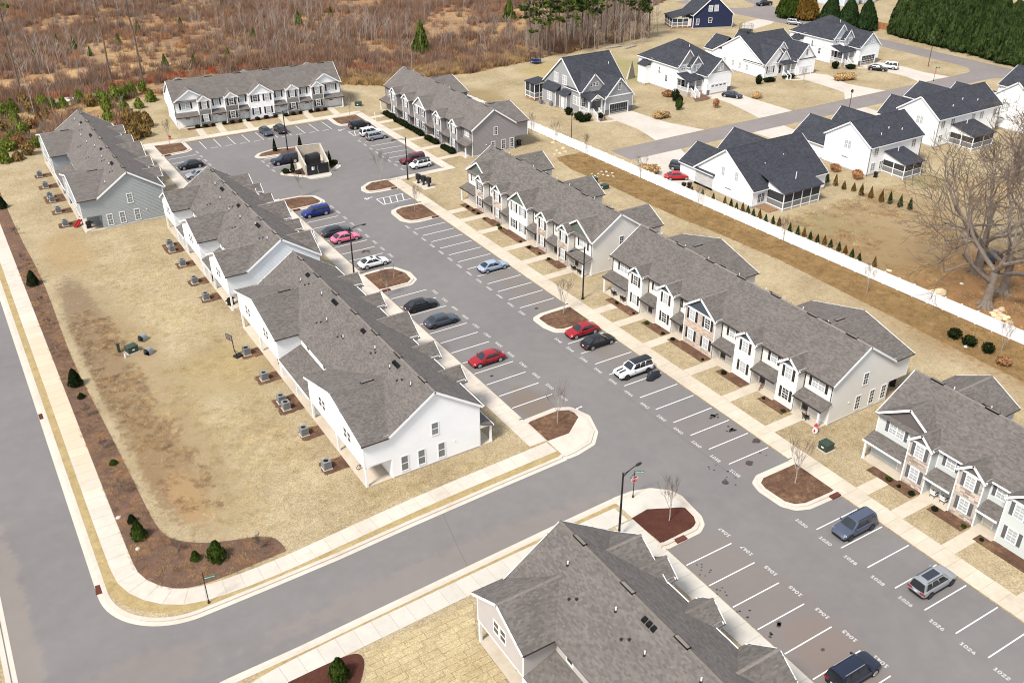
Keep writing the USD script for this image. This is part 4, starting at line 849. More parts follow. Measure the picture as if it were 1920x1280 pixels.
# ------------------------------------------------------------------ the single-family houses
class House:
    def __init__(s, name, label, ox, oy, siding='siding_white', rz=0.0, roof='shingle_dark', tabs=(.5, .25), sid=.26, z=0.12):
        s.t = thing(name, label, 'house', (ox, oy, z), rz); s.ox, s.oy, s.sd, s.e = ox, oy, siding, sid
        s.R = Roofs(s.t, roof, 'ridge_cap_dark', *tabs)
    def W(s, side, x0, x1, y0, y1):
        x0, x1, y0, y1 = x0 - s.ox, x1 - s.ox, y0 - s.oy, y1 - s.oy
        return {'f': Wall((x0, y0, 0), (1, 0, 0), (0, -1, 0)), 'b': Wall((x1, y1, 0), (-1, 0, 0), (0, 1, 0)), 'l': Wall((x0, y1, 0), (0, -1, 0), (-1, 0, 0)), 'r': Wall((x1, y0, 0), (0, 1, 0), (1, 0, 0))}[side]
    def block(s, x0, x1, y0, y1, ez, rz=None, axis=None, roof='gable', siding=None, ov=.4, sides='fblr', z0=0.0, lap=True, clip=None, gable=None, cut=None, trim='trim_white'):
        """Walls and roof of one volume in world coordinates. axis: ridge direction."""
        sd = siding or s.sd; w, d = x1 - x0, y1 - y0
        for k in sides:
            W = s.W(k, x0, x1, y0, y1); n = w if k in 'fb' else d
            g = roof == 'gable' and ((axis == 'x' and k in 'lr') or (axis == 'y' and k in 'fb'))
            m = MB(); pts = [(0, z0), (n, z0), (n, ez)] + ([(n / 2, rz - .1)] if g and not gable else []) + [(0, ez)]
            W.lap(m, pts, s.e); put('wall', m, sd, s.t)
            if g and gable:
                m = MB(); W.lap(m, [(0, ez), (n, ez), (n / 2, rz - .1)], s.e); put('gable_panel', m, gable, s.t)
                m = MB(); W.box(m, -.1, n + .1, ez - .12, ez + .12, 0, .07); put('gable_band', m, trim, s.t)
            if z0 == 0:
                m = MB(); W.box(m, 0, n, -.25, .35, 0, .045); put('foundation', m, 'foundation', s.t)
            m = MB(); W.box(m, -.03, .11, z0, ez, 0, .045); W.box(m, n - .11, n + .03, z0, ez, 0, .045); put('corner_board', m, trim, s.t)
        X0, X1, Y0, Y1 = x0 - s.ox, x1 - s.ox, y0 - s.oy, y1 - s.oy
        if roof == 'gable':
            if axis == 'x': gable_roof(s.R, s.t, 'x', (Y0 + Y1) / 2, d / 2, X0 - ov * .8, X1 + ov * .8, ez, rz, ov)
            else:
                a, b = Y0 - ov * .8, Y1 + ov * .8
                gable_roof(s.R, s.t, 'y', (X0 + X1) / 2, w / 2, a, b, ez, rz, ov, ends=('f' in sides, 'b' in sides))
            m = MB(); k = (rz - ez) / ((d if axis == 'x' else w) / 2); e = ez - ov * k
            for sg in (0, 1):
                if axis == 'x': yy = Y0 - ov if sg == 0 else Y1 + ov; m = MB(); m.box(X0 - .2, yy - .06, e - .12, X1 + .2, yy + .06, e + .02)
                else: xx = X0 - ov if sg == 0 else X1 + ov; m = MB(); m.box(xx - .06, Y0 - .2, e - .12, xx + .06, Y1 + .2, e + .02)
                put('gutter', m, trim, s.t)
        elif roof == 'hip':
            k = (rz - ez) / (min(w, d) / 2); e = ez - ov * k; a0, a1, b0, b1 = X0 - ov, X1 + ov, Y0 - ov, Y1 + ov; h = min(w, d) / 2 + ov; zr = e + h * k
            if w >= d: r0, r1 = (a0 + h, (b0 + b1) / 2, zr), (a1 - h + .01, (b0 + b1) / 2, zr)
            else: r0, r1 = ((a0 + a1) / 2, b0 + h, zr), ((a0 + a1) / 2, b1 - h + .01, zr)
            A, B, C, D_ = (a0, b0, e), (a1, b0, e), (a1, b1, e), (a0, b1, e)
            if w >= d: sl = [[A, B, r1, r0], [C, D_, r0, r1], [D_, A, r0], [B, C, r1]]
            else: sl = [[D_, A, r0, r1], [B, C, r1, r0], [A, B, r0], [C, D_, r1]]
            for q in sl: s.R.slope(q)
            s.R.ridge(r0, r1)
            for c, rr in ((A, r0), (D_, r0 if w >= d else r1), (B, r1 if w >= d else r0), (C, r1)): s.R.ridge(c, rr)
            m = MB(); m.box(a0, b0 - .04, e - .2, a1, b0 + .08, e - .02); m.box(a0, b1 - .08, e - .2, a1, b1 + .04, e - .02); m.box(a0 - .04, b0 + .1, e - .2, a0 + .08, b1 - .1, e - .02); m.box(a1 - .08, b0 + .1, e - .2, a1 + .04, b1 - .1, e - .02); put('eave_board', m, trim, s.t)
    def shed(s, x0, x1, y0, y1, zlo, zhi, low, name='porch_roof'):
        X0, X1, Y0, Y1 = x0 - s.ox, x1 - s.ox, y0 - s.oy, y1 - s.oy
        z = {'f': (zlo, zlo, zhi, zhi), 'b': (zhi, zhi, zlo, zlo), 'l': (zlo, zhi, zhi, zlo), 'r': (zhi, zlo, zlo, zhi)}[low]
        s.R.slope([(X0, Y0, z[0]), (X1, Y0, z[1]), (X1, Y1, z[2]), (X0, Y1, z[3])], name)
    def win(s, side, box_, a, z, w, h, **k):
        W = s.W(side, *box_); return window(s.t, W, a, z, w, h, **k)
    def garage(s, box_, a, w, h, mat, side='f', lites=True):
        W = s.W(side, *box_)
        m = MB(); W.box(m, a - .15, a, 0, h + .15, 0, .08); W.box(m, a + w, a + w + .15, 0, h + .15, 0, .08); W.box(m, a, a + w, h, h + .15, 0, .078); fr = put('garage_frame', m, 'trim_white', s.t)
        m = MB(); W.box(m, a, a + w, 0, h, 0, .02); n = 4
        for i in range(n):
            for j in range(8): W.box(m, a + .06 + j * w / 8, a + (j + 1) * w / 8 - .06, i * h / n + .06, (i + 1) * h / n - .06, 0, .038)
        g = put('garage_door', m, mat, s.t)
        if lites:
            m = MB()
            for j in range(4): W.box(m, a + .25 + j * w / 4, a + (j + 1) * w / 4 - .25, h * .8, h * .92, 0, .045)
            put('door_window', m, 'glass', g)
    def box(s, name, x0, y0, z0, x1, y1, z1, mat): m = MB(); m.box(x0 - s.ox, y0 - s.oy, z0, x1 - s.ox, y1 - s.oy, z1); return put(name, m, mat, s.t)
    def rail(s, x0, y0, x1, y1, z, h=.9):
        a, b = np.array([x0 - s.ox, y0 - s.oy, z]), np.array([x1 - s.ox, y1 - s.oy, z]); m = MB()
        bar(m, a + [0, 0, h], b + [0, 0, h], .09, .08); bar(m, a + [0, 0, .15], b + [0, 0, .15], .06, .06)
        n = int(np.linalg.norm(b - a) / .16)
        for i in range(n + 1): p = a + (b - a) * i / n; m.box(p[0] - .02, p[1] - .02, z, p[0] + .02, p[1] + .02, z + h - .05)
        put('railing', m, 'trim_white', s.t)
    def steps(s, x0, x1, ytop, z, n=6):
        st = put('stair', (lambda m: [m.box(x0 - s.ox, ytop - s.oy - .3 * (i + 1), -.1, x1 - s.ox, ytop - s.oy - .3 * i, z * (1 - i / n) - .02) for i in range(n)] and m)(MB()), 'driveway', s.t)
        for x in (x0, x1):
            m = MB(); bar(m, (x - s.ox, ytop - s.oy, z + .95), (x - s.ox, ytop - s.oy - .3 * n, 1.0), .1, .1)
            for i in range(n * 2): q = i / (n * 2); yy = ytop - s.oy - .3 * n * q; m.box(x - s.ox - .025, yy - .025, z * (1 - q) - .1, x - s.ox + .025, yy + .025, z * (1 - q) + .95 - .05 * q)
            m.box(x - s.ox - .07, ytop - s.oy - .3 * n - .07, 0, x - s.ox + .07, ytop - s.oy - .3 * n + .07, 1.1); put('stair_rail', m, 'trim_white', s.t)
    def screen(s, side, box_, a0, a1, z0, z1, n):
        W = s.W(side, *box_); w = (a1 - a0) / n
        m = MB(); W.box(m, a0, a1, z0, z1, -.03, 0.0); put('screen', m, 'screen', s.t)
        m = MB(); W.box(m, a0, a1, z0 + .02, z0 + .95, 0, .012); put('screen_panel', m, 'screen_low', s.t)
        for i in range(n + 1): m = MB(); W.box(m, a0 + i * w - .07, a0 + i * w + .07, z0 - .5, z1, -.04, .06); put('screen_post', m, 'trim_white', s.t)
        m = MB(); W.box(m, a0, a1, z0 + .95, z0 + 1.05, 0, .05); W.box(m, a0, a1, z0 - .12, z0 + .03, 0, .05); W.box(m, a0, a1, z1 - .14, z1 + .05, 0, .055); put('screen_rail', m, 'trim_white', s.t)
    def pipe(s, x, y, z, h=.5):
        m = MB(); m.tube([(x - s.ox, y - s.oy, z - .2), (x - s.ox, y - s.oy, z + h)], .07, 8); put('vent_pipe', m, 'trim_white', s.t)
    def wall_poly(s, side, box_, pts, mat=None, name='wall'):
        W = s.W(side, *box_); m = MB(); W.lap(m, pts, s.e); put(name, m, mat or s.sd, s.t)
    def done(s): s.R.done(); return s.t

# H1 gray house
h = House('gray_house', 'gray house with steep dark roof, black garage door and white porch stairs', 126.5, 172, 'siding_gray')
B1 = (120.9, 133.4, 166.8, 180.9); h.block(*B1, 4.9, 11.0, 'x')
G1 = (124.9, 132.5, 163.0, 171.2); h.block(*G1, 4.1, 8.0, 'y', sides='flr', gable='siding_gray')
h.garage(G1, 1.3, 4.9, 2.35, 'door_dark', lites=False); h.win('f', G1, 3.45, 5.3, .6, 1.4, pane='glass'); 
m = MB(); h.W('f', *G1).box(m, 0, 1.0, .05, 1.3, 0, .1); put('stone_base', m, 'stone_gray', h.t); m = MB(); h.W('f', *G1).box(m, 6.6, 7.6, .05, 1.3, 0, .1); put('stone_base', m, 'stone_gray', h.t)
DM = (121.0, 127.4, 166.3, 172.2); h.block(*DM, 5.4, 8.7, 'y', sides='flr', z0=4.6, siding='siding_greige', lap=False)
for k in range(3): h.win('f', DM, 2.15 + k * .78, 6.0, .5, .62, grid=False)
h.shed(120.6, 125.3, 163.1, 167.0, 3.9, 5.0, 'f')
h.box('porch_floor', 120.9, 163.4, -.1, 124.9, 166.8, 1.05, 'driveway')
for x in (121.05, 124.4): h.box('porch_post', x - .14, 163.45, 1.05, x + .14, 163.73, 3.9, 'trim_white')
h.box('porch_beam', 120.9, 163.4, 3.6, 124.9, 163.6, 3.95, 'trim_white')
h.rail(121.0, 163.5, 121.0, 166.7, 1.05); h.rail(121.1, 163.5, 121.9, 163.5, 1.05); h.rail(123.6, 163.5, 124.8, 163.5, 1.05); h.steps(122.0, 123.5, 163.4, 1.05)
R_ = h.R; gable_roof(R_, h.t, 'y', 122.75 - h.ox, 1.6, 166.0 - h.oy, 162.9 - h.oy, 4.0, 5.1, .2, clip0=165.6 - h.oy)
m = MB(); Wall((121.2 - h.ox, 163.1 - h.oy, 0), (1, 0, 0), (0, -1, 0)).face(m, [(0, 4.0), (3.1, 4.0), (1.55, 5.0)]); put('gable_panel', m, 'trim_white', h.t)
door(h.t, h.W('f', *B1), 2.0, 1.05, .95, 2.1, 'door_white'); h.win('f', B1, .5, 1.7, 1.0, 1.6)
for y, z, w, hh in ((4.0, 5.3, 1.5, 1.9), (7.4, 5.3, 1.5, 1.9), (8.3, 1.9, .8, 1.7), (11.6, 1.9, 1.1, 1.7), (13.0, 1.9, .8, 1.7)): h.win('l', B1, y, z, w, hh, double=w > 1.2, pane='glass_blind')
for (x0, x1, y0, y1, zl, zh) in ((119.5, 120.9, 174.3, 179.4, 3.6, 4.9), (119.7, 120.9, 170.3, 173.0, 3.5, 4.4)):
    bb = (x0, x1, y0, y1); h.block(*bb, zl, roof=None, sides='lfb'); h.shed(x0 - .3, x1, y0 - .25, y1 + .25, zl, zh, 'l', 'bump_roof')
h.win('l', (119.5, 120.9, 174.3, 179.4), 2.0, 1.3, 1.5, 1.7, double=True, pane='glass_blind'); door(h.t, h.W('l', 119.7, 120.9, 170.3, 173.0), .9, .5, .95, 2.2, 'door_white')
PB = (118.2, 121.5, 180.9, 184.6); h.shed(117.9, 121.8, 180.7, 184.9, 4.0, 4.4, 'l', 'porch_roof'); h.screen('l', PB, 0, 3.7, .8, 3.9, 2); h.screen('f', PB, 0, 2.7, .8, 3.9, 2); h.box('porch_floor', 118.2, 180.9, 0, 121.5, 184.6, .75, 'wood')
h.pipe(131.6, 171.2, 8.6, .7); gray = h.done()

def two_gable_house(label, x0, garage_mat, gab, blue=None):
    """The two white houses with a hipped main roof, two front gables, a porch and a front garage."""
    h = House('white_house', label, x0 + 6, 173.5, 'siding_white'); o = x0
    B = (o, o + 13.0, 168.6, 183.0); h.block(*B, 6.3, 10.4, roof='hip')
    G = (o + 4.6, o + 12.0, 163.3, 172.4); h.block(*G, 4.8, 8.1, 'y', sides='flr', gable=gab, trim='trim_white')
    h.garage(G, 1.2, 4.9, 2.3, garage_mat); h.win('f', G, 2.95, 5.35, 1.5, 1.45, double=True, pane='glass_blind')
    m = MB(); h.W('f', *G).box(m, 0, .9, 0, 1.2, 0, .1); put('stone_base', m, 'stone_gray', h.t); m = MB(); h.W('f', *G).box(m, 6.5, 7.4, 0, 1.2, 0, .1); put('stone_base', m, 'stone_gray', h.t)
    U1 = (o - .1, o + 5.6, 168.3, 174.8); h.block(*U1, 6.5, 9.9, 'y', sides='flr', z0=3.8, gable=gab, lap=False)
    U2 = (o + 2.7, o + 6.2, 167.2, 172.6); h.block(*U2, 6.4, 8.5, 'y', sides='flr', z0=4.4, gable=gab)
    for k in range(2): h.win('f', U1, .9 + k * .62, 5.4, .42, .6, grid=False)
    for k in range(2): h.win('f', U2, .85 + k * 1.0, 4.95, .8, 1.35, pane='glass_blind')
    h.shed(o - .4, o + 6.0, 164.3, 168.6, 3.7, 4.9, 'f'); m = MB(); Wall((o - .2 - h.ox, 168.6 - h.oy, 0), (0, -1, 0), (-1, 0, 0)).face(m, [(0, 3.7), (4.1, 3.7), (0, 4.7)]); put('porch_cheek', m, 'siding_white', h.t)
    h.box('porch_floor', o, 164.6, -.1, o + 4.6, 168.6, 1.1, 'foundation'); h.box('porch_beam', o, 164.6, 3.45, o + 4.7, 164.8, 3.72, 'trim_white')
    for x in (o + .15, o + 2.3, o + 4.4): h.box('porch_post', x - .13, 164.62, 1.1, x + .13, 164.88, 3.5, 'trim_white')
    h.rail(o + .1, 164.7, o + .1, 168.5, 1.1); h.rail(o + .2, 164.7, o + .9, 164.7, 1.1); h.rail(o + 2.3, 164.7, o + 4.5, 164.7, 1.1); h.steps(o + .95, o + 2.2, 164.6, 1.1)
    door(h.t, h.W('f', *B), 1.4, 1.1, .95, 2.1, 'door_dark'); h.win('f', B, 2.9, 1.7, 1.4, 1.5, double=True); h.win('f', B, .25, 1.7, .7, 1.5)
    for a, z, hh in ((4.6, 5.0, 1.2), (7.6, 3.4, 1.4), (10.2, 2.0, 1.4), (2.6, 4.7, 1.3), (2.5, 1.2, .6)): h.win('l', B, a, z, .75, hh, pane='glass_blind' if z > 4.8 else 'glass')
    bb = (o - 1.5, o, 178.4, 181.2); h.block(*bb, 4.6, roof=None, sides='lfb'); h.shed(o - 1.8, o, 178.1, 181.5, 4.6, 5.5, 'l', 'bump_roof')
    h.pipe(o + 6.5, 172.6, 9.3, .5)
    return h.done()
two_gable_house('white house with gray front gables and white garage door, dark sedan in its driveway', 150.0, 'door_white', 'gable_gray')
two_gable_house('white house with pale blue front gables and black garage door, at the street corner', 201.8, 'door_dark', 'gable_blue')

h = House('white_house', 'low white house with long dark roof, small dormer and white garage', 183.5, 175, 'siding_white')
B = (176, 190.6, 166.9, 184.7); h.block(*B, 3.9, 9.0, 'x')
G = (184.9, 191.3, 164.4, 173.6); h.block(*G, 4.2, 7.6, 'y', sides='flr', gable='siding_white'); h.garage(G, 1.1, 4.2, 2.1, 'door_white', lites=False); h.win('f', G, 2.85, 4.9, .6, 1.4)
m = MB(); h.W('f', *G).box(m, -.05, 6.45, 4.0, 4.2, 0, .12); put('gable_band', m, 'gutter_brown', h.t)
U = (176.2, 184.0, 166.5, 173.6); h.block(*U, 3.8, 7.5, 'y', sides='flr'); U2 = (180.3, 184.2, 166.2, 172.2); h.block(*U2, 4.2, 6.6, 'y', sides='f', z0=3.7)
h.win('f', U, 1.2, 1.4, 1.5, 1.6, double=True, pane='glass_blind'); shutter(h.t, h.W('f', *U), .65, 1.35, .36, 1.7, 'shutter_dark'); shutter(h.t, h.W('f', *U), 2.9, 1.35, .36, 1.7, 'shutter_dark')
Dm = (181.8, 184.6, 168.2, 174.6); h.block(*Dm, 6.6, 8.2, 'y', sides='flr', z0=4.8); h.win('f', Dm, .8, 5.3, 1.2, 1.1, double=True, pane='glass_blind')
h.box('porch_floor', 180.7, 164.6, -.1, 184.9, 166.9, .9, 'foundation'); h.shed(180.5, 185.0, 164.4, 167.0, 3.5, 4.2, 'f')
for x in (180.95, 183.3): h.box('porch_post', x - .12, 164.65, .9, x + .12, 164.9, 3.5, 'trim_white')
h.rail(182.2, 164.7, 184.8, 164.7, .9); h.steps(180.9, 182.1, 164.6, .9, 5); door(h.t, h.W('f', *U), 4.8, .9, .9, 2.1, 'door_dark'); shutter(h.t, h.W('f', *U), 6.3, 1.4, .36, 1.6, 'shutter_dark')
for a, z in ((4.0, 1.2), (7.0, 1.2), (9.5, 1.0), (12.0, 1.0)): h.win('l', B, a, z, .8, 1.5, pane='glass_blind')
Rr = (177.5, 184.5, 184.7, 189.5); h.block(*Rr, 3.6, 6.4, 'y', sides='blr'); Rr = (184.5, 189.5, 184.7, 187.5); h.block(*Rr, 3.6, 6.8, 'y', sides='blr')
m = MB(); h.W('l', *B).box(m, 1.5, 3.0, 4.6, 4.9, 0, .25); put('vent', m, 'gutter_brown', h.t); h.done()

h = House('navy_house', 'navy blue house with dark roof and screened porch at the top of the picture', 207.0, 221.0, 'siding_navy', rz=-22)
B = (201.0, 213.4, 217.0 + 0.5, 227.5); h.block(*B, 4.2, 9.6, 'y')
for a in (4.6, 6.4): h.win('f', B, a, 5.0, 1.1, 1.6, grid=True, pane='glass_blind')
h.win('f', B, 4.8, 1.7, 1.0, 1.3, grid=False); h.win('f', B, 1.0, 1.2, .8, 1.6)
P_ = (195.0, 201.0, 219.0, 226.0); h.shed(194.6, 201.2, 218.7, 226.3, 3.1, 4.5, 'l'); h.screen('f', P_, 0, 5.0, .8, 3.0, 3); h.screen('l', P_, 0, 7, .8, 3.0, 3); h.box('porch_floor', 195, 219, 0, 201, 226, .75, 'wood'); door(h.t, h.W('f', *P_), 5.1, .6, .85, 2.0, 'door_white')
for a in (1.0, 2.6): h.win('l', B, a, 1.4, .8, 1.5)
h.done()

# the three white houses whose backs face the camera, and their neighbours
h = House('white_house', 'low white house with wide dark roof and screened porch beside the white fence', 122.7, 112, 'siding_white')
B = (114, 131.6, 106.7, 121.2); h.block(*B, 3.3, 8.4, 'x')
for (x0, x1, y1, pz) in ((114.0, 121.6, 125.2, 6.0), (124.2, 131.6, 126.4, 6.6)): h.block(x0, x1, 116.4, y1, 3.2, pz, 'y', sides='blr')
for a, z in ((6.6, 3.6), (9.9, 3.6)): h.win('l', B, a, z, .75, 1.5, pane='glass_blind')
m = MB(); h.W('l', *B).box(m, 7.8, 9.3, 1.6, 1.72, 0, .06); put('vent', m, 'gutter_brown', h.t); h.win('f', B, 1.2, .8, 1.5, 1.5, double=True)
P_ = (117.4, 126.0, 102.9, 106.7); h.shed(117.0, 126.4, 102.5, 108.5, 3.3, 5.2, 'f'); h.screen('f', P_, 0, 8.6, .45, 3.1, 4); h.screen('l', P_, 0, 3.8, .45, 3.1, 1); h.screen('r', P_, 0, 3.8, .45, 3.1, 1)
m = MB(); h.W('l', *P_).face(m, [(0, 3.1), (3.8, 3.1), (3.8, 3.2), (0, 4.6)]); put('porch_cheek', m, 'siding_white', h.t); h.box('porch_floor', 117.4, 102.9, -.1, 126.0, 106.7, .4, 'foundation')
h.pipe(119.8, 110.3, 5.4, .6); h.pipe(124.8, 111.0, 5.9, .6); h.pipe(122.2, 105.2, 4.1, 1.3)
for k in range(7): h.box('deck_board', 115.0 + k * .33, 103.7, .02, 115.28 + k * .33, 106.6, .16 + .01 * (k % 3), 'wood')
h.done()
def tall_back(label, x0, w, y0, dpt, ez, rz, porch, fronts, wins):
    h = House('white_house', label, x0 + w / 2, y0 + dpt / 2, 'siding_white'); B = (x0, x0 + w, y0, y0 + dpt); h.block(*B, ez, rz, 'x')
    for f in fronts: h.block(*f[:4], f[4], f[5], f[6], sides=f[7])
    for a, z in wins: h.win('f', B, a, z, 1.0, 1.4, double=True, pane='glass')
    h.win('l', B, 4.6, 4.0, 1.5, 1.4, double=True, pane='glass_blind'); m = MB(); h.W('l', *B).box(m, 4.4, 5.8, 2.2, 2.32, 0, .06); put('vent', m, 'gutter_brown', h.t)
    x1, x2, y1 = porch; P_ = (x1, x2, y1, y0); h.shed(x1 - .3, x2 + .3, y1 - .4, y0, 2.9, 4.2, 'f'); n = max(2, int((x2 - x1) / 2.2)); h.screen('f', P_, 0, x2 - x1, .5, 2.75, n); h.screen('l', P_, 0, y0 - y1, .5, 2.75, 2); h.screen('r', P_, 0, y0 - y1, .5, 2.75, 2)
    m = MB(); h.W('l', *P_).face(m, [(0, 2.75), (y0 - y1, 2.75), (y0 - y1, 2.95), (0, 4.0)]); put('porch_cheek', m, 'siding_white', h.t); h.box('porch_floor', x1, y1, -.1, x2, y0, .42, 'foundation')
    m = MB(); W = h.W('f', *B); W.box(m, .02, .12, 0, ez - .2, 0, .09); W.box(m, w - .12, w - .02, 0, ez - .2, 0, .09); put('downspout', m, 'gutter_brown', h.t)
    for k in range(3): h.pipe(x0 + w * (.3 + .2 * k), y0 + 1.6 + .8 * (k % 2), ez + (1.6 + .8 * (k % 2)) * (rz - ez) / (dpt / 2), .4)
    h.pipe((x1 + x2) / 2, y0 - 1.0, 3.9, .9); return h.done()
tall_back('tall white house with screened porch at its back, between two other white houses', 142.8, 14.4, 106.8, 10.5, 5.7, 9.0, (147.0, 151.8, 102.0),
    [(143.3, 151.8, 116.0, 125.6, 3.1, 6.3, 'y', 'blr'), (151.8, 157.2, 114.6, 124.0, 4.4, 7.2, 'y', 'blr')], [(1.2, 3.7), (11.6, 3.6), (.9, .9), (3.2, .9)])
tall_back('white house partly behind bare oak twigs, second from the right edge', 167.0, 19.6, 110.6, 9.6, 6.0, 9.3, (171.6, 178.0, 105.4),
    [(169.5, 176.0, 118.0, 126.5, 3.1, 6.2, 'y', 'blr'), (178.0, 186.0, 117.0, 127.0, 5.2, 7.6, 'y', 'blr')], [(1.0, 3.8), (4.0, 3.8), (10.5, 3.8), (13.2, 3.8), (17.5, 3.7), (1.0, 1.0), (4.3, 1.0)])
tall_back('white house at the right edge, mostly hidden by bare branches', 189.6, 16.0, 102.6, 14.0, 5.2, 10.2, (195.0, 201.0, 98.5), [(190.0, 197.5, 115.5, 126.0, 3.0, 6.0, 'y', 'blr')], [(2.0, 3.4), (9.0, 3.4)])
h = House('white_house', 'dark roofed house cut off by the right edge beside the stop sign', 215, 119, 'siding_white'); h.block(207.5, 219.5, 110, 124.5, 4.0, 7.4, 'y'); h.done()
h = House('white_house', 'white house behind the pine wood at the top edge', 229, 268, 'siding_white'); h.block(221, 238, 262, 274, 5.8, 9.6, 'x'); h.block(229, 236, 258.5, 263, 5.2, 8.2, 'y', sides='flr')
for a, z in ((1.5, 1.2), (4.0, 1.2), (1.5, 4.0), (4.0, 4.0)): h.win('f', (221, 238, 262, 274), a, z, .9, 1.5)
h.win('f', (229, 236, 258.5, 263), 2, 3.5, .9, 1.4); h.done()
h = House('gray_blue_house', 'pale gray house at the top edge behind the dark evergreens', 272, 228, 'gable_blue'); h.block(262, 282, 222, 234, 5.6, 9.6, 'x'); h.block(264, 271, 218.5, 223, 5.0, 8.0, 'y', sides='flr'); h.block(274, 280, 219, 223, 5.0, 7.6, 'y', sides='flr')
for a in (2.0, 4.2): h.win('f', (264, 271, 218.5, 223), a, 3.4, .9, 1.4)
h.done()
h = House('gray_blue_house', 'house roof at the top edge right of the evergreens', 300, 205, 'siding_greige'); h.block(291, 309, 200, 212, 5.6, 9.6, 'x'); h.done()
h = House('garden_shed', 'small low shed with gray roof behind the wooden fence', 256.5, 183.5, 'siding_greige', roof='shingle_far'); h.block(253.5, 259.5, 181.5, 185.5, 2.0, 2.9, 'x'); h.done()
stage.GetPrimAtPath('/World/garden_shed').SetCustomDataByKey('category', 'shed')

# ------------------------------------------------------------------ fences
def vinyl_fence(pts, label):
    t = thing('vinyl_fence', label, 'fence', (pts[0][0], pts[0][1], .12)); o = np.array(pts[0])
    ln = LineString(pts); n = int(ln.length / 2.4)
    q = [np.array(ln.interpolate(i / n, normalized=True).coords[0]) - o for i in range(n + 1)]
    for i in range(n + 1):
        m = MB(); x, y = q[i]; m.box(x - .065, y - .065, -.1, x + .065, y + .065, 2.0)
        m.add([(x - .09, y - .09, 2.0), (x + .09, y - .09, 2.0), (x + .09, y + .09, 2.0), (x - .09, y + .09, 2.0), (x, y, 2.1)], [[0, 1, 4], [1, 2, 4], [2, 3, 4], [3, 0, 4]]); put('fence_post', m, 'vinyl_white', t)
    for i in range(n):
        a, b = np.r_[q[i], 0], np.r_[q[i + 1], 0]; d = b - a; l = np.linalg.norm(d); d /= l; nn = np.array([-d[1], d[0], 0]); W = Wall(a, d, nn); m = MB()
        W.box(m, .06, l - .06, .12, .24, -.04, .04); W.box(m, .06, l - .06, 1.78, 1.9, -.04, .04)
        k = 14; w = (l - .12) / k
        for j in range(k): W.box(m, .06 + j * w + .004, .06 + (j + 1) * w - .004, .24, 1.78, -.02, .02 if j % 2 else .026)
        put('fence_panel', m, 'vinyl_white', t)
vinyl_fence([(112.0, 8.0), (110.5, 54.2), (108.6, 95), (107.6, 120), (106.4, 152), (105.4, 175), (104.6, 189.0)], 'long white vinyl privacy fence between the townhouses and the single houses')
t = thing('wooden_fence', 'orange brown wooden board fence in front of the evergreen hedge', 'fence', (246.5, 196, .12))
for (x0, y0, x1, y1) in ((246.5, 196, 249.0, 178.0), (249.0, 178.0, 262, 180.5)):
    l = math.hypot(x1 - x0, y1 - y0); n = int(l / .3); d = np.array([(x1 - x0) / l, (y1 - y0) / l])
    for i in range(n):
        p = np.array([x0 - 246.5, y0 - 196]) + d * i * .3; m = MB(); W = Wall((p[0], p[1], 0), (d[0], d[1], 0), (-d[1], d[0], 0)); W.box(m, .01, .29, 0, 1.9 + .02 * (i % 3), -.02, .02); put('board', m, 'wood_fence', t)
# ------------------------------------------------------------------ vehicles
PAINT = {}
def paint(name, col, metal=0.0, rough=0.32):
    if name not in PAINT:
        mt('paint_' + name, col, rough, 0.04, 1.0, 0.35, metal=metal, coat=0.25); PAINT[name] = 'paint_' + name
    return PAINT[name]
# stations along the length (fraction, half width factor, shoulder height) and the cabin (base and roof limits as fractions)
CARS = {
 'sedan': dict(L=4.75, W=1.83, H=1.45, zb=.26, st=[(0, .72, .62), (.015, .86, .74), (.05, .94, .86), (.12, .98, .95), (.22, 1, .97), (.4, 1, .93), (.6, 1, .92), (.72, 1, .90), (.82, .985, .84), (.92, .93, .74), (.975, .84, .62), (1, .68, .50)],
               cab=(.10, .745), roof=(.27, .56), side=[(.17, .41), (.43, .66)], wheels=(.19, .815), r=.335),
 'suv': dict(L=4.75, W=1.88, H=1.72, zb=.32, st=[(0, .80, .72), (.012, .92, .95), (.04, .97, 1.05), (.12, 1, 1.09), (.25, 1, 1.09), (.5, 1, 1.06), (.68, 1, 1.05), (.76, .99, 1.02), (.86, .97, .97), (.94, .92, .88), (.985, .84, .74), (1, .72, .60)],
             cab=(.012, .755), roof=(.055, .60), side=[(.06, .22), (.24, .44), (.46, .68)], wheels=(.19, .805), r=.37),
 'boxy': dict(L=4.15, W=1.80, H=1.64, zb=.30, st=[(0, .84, .70), (.012, .94, .95), (.04, .98, 1.05), (.15, 1, 1.06), (.4, 1, 1.03), (.7, 1, 1.0), (.8, .99, .98), (.9, .96, .92), (.96, .90, .82), (1, .78, .58)],
              cab=(.01, .80), roof=(.04, .68), side=[(.06, .2), (.22, .45), (.47, .72)], wheels=(.17, .80), r=.34),
 'truck_suv': dict(L=5.35, W=1.98, H=1.85, zb=.36, st=[(0, .86, .75), (.01, .95, 1.0), (.04, .98, 1.08), (.15, 1, 1.12), (.4, 1, 1.10), (.66, 1, 1.10), (.72, 1, 1.10), (.85, .99, 1.06), (.95, .96, 1.0), (.985, .92, .86), (1, .84, .62)],
              cab=(.008, .70), roof=(.035, .57), side=[(.04, .26), (.28, .44), (.46, .64)], wheels=(.19, .82), r=.40),
 'pickup': dict(L=5.6, W=1.98, H=1.85, zb=.38, st=[(0, .86, .75), (.01, .95, 1.05), (.05, .98, 1.10), (.3, 1, 1.10), (.36, 1, 1.12), (.66, 1, 1.10), (.72, 1, 1.10), (.85, .99, 1.06), (.95, .96, 1.0), (.985, .92, .86), (1, .84, .62)],
              cab=(.36, .72), roof=(.40, .60), side=[(.38, .48), (.50, .66)], wheels=(.19, .82), r=.42),
}
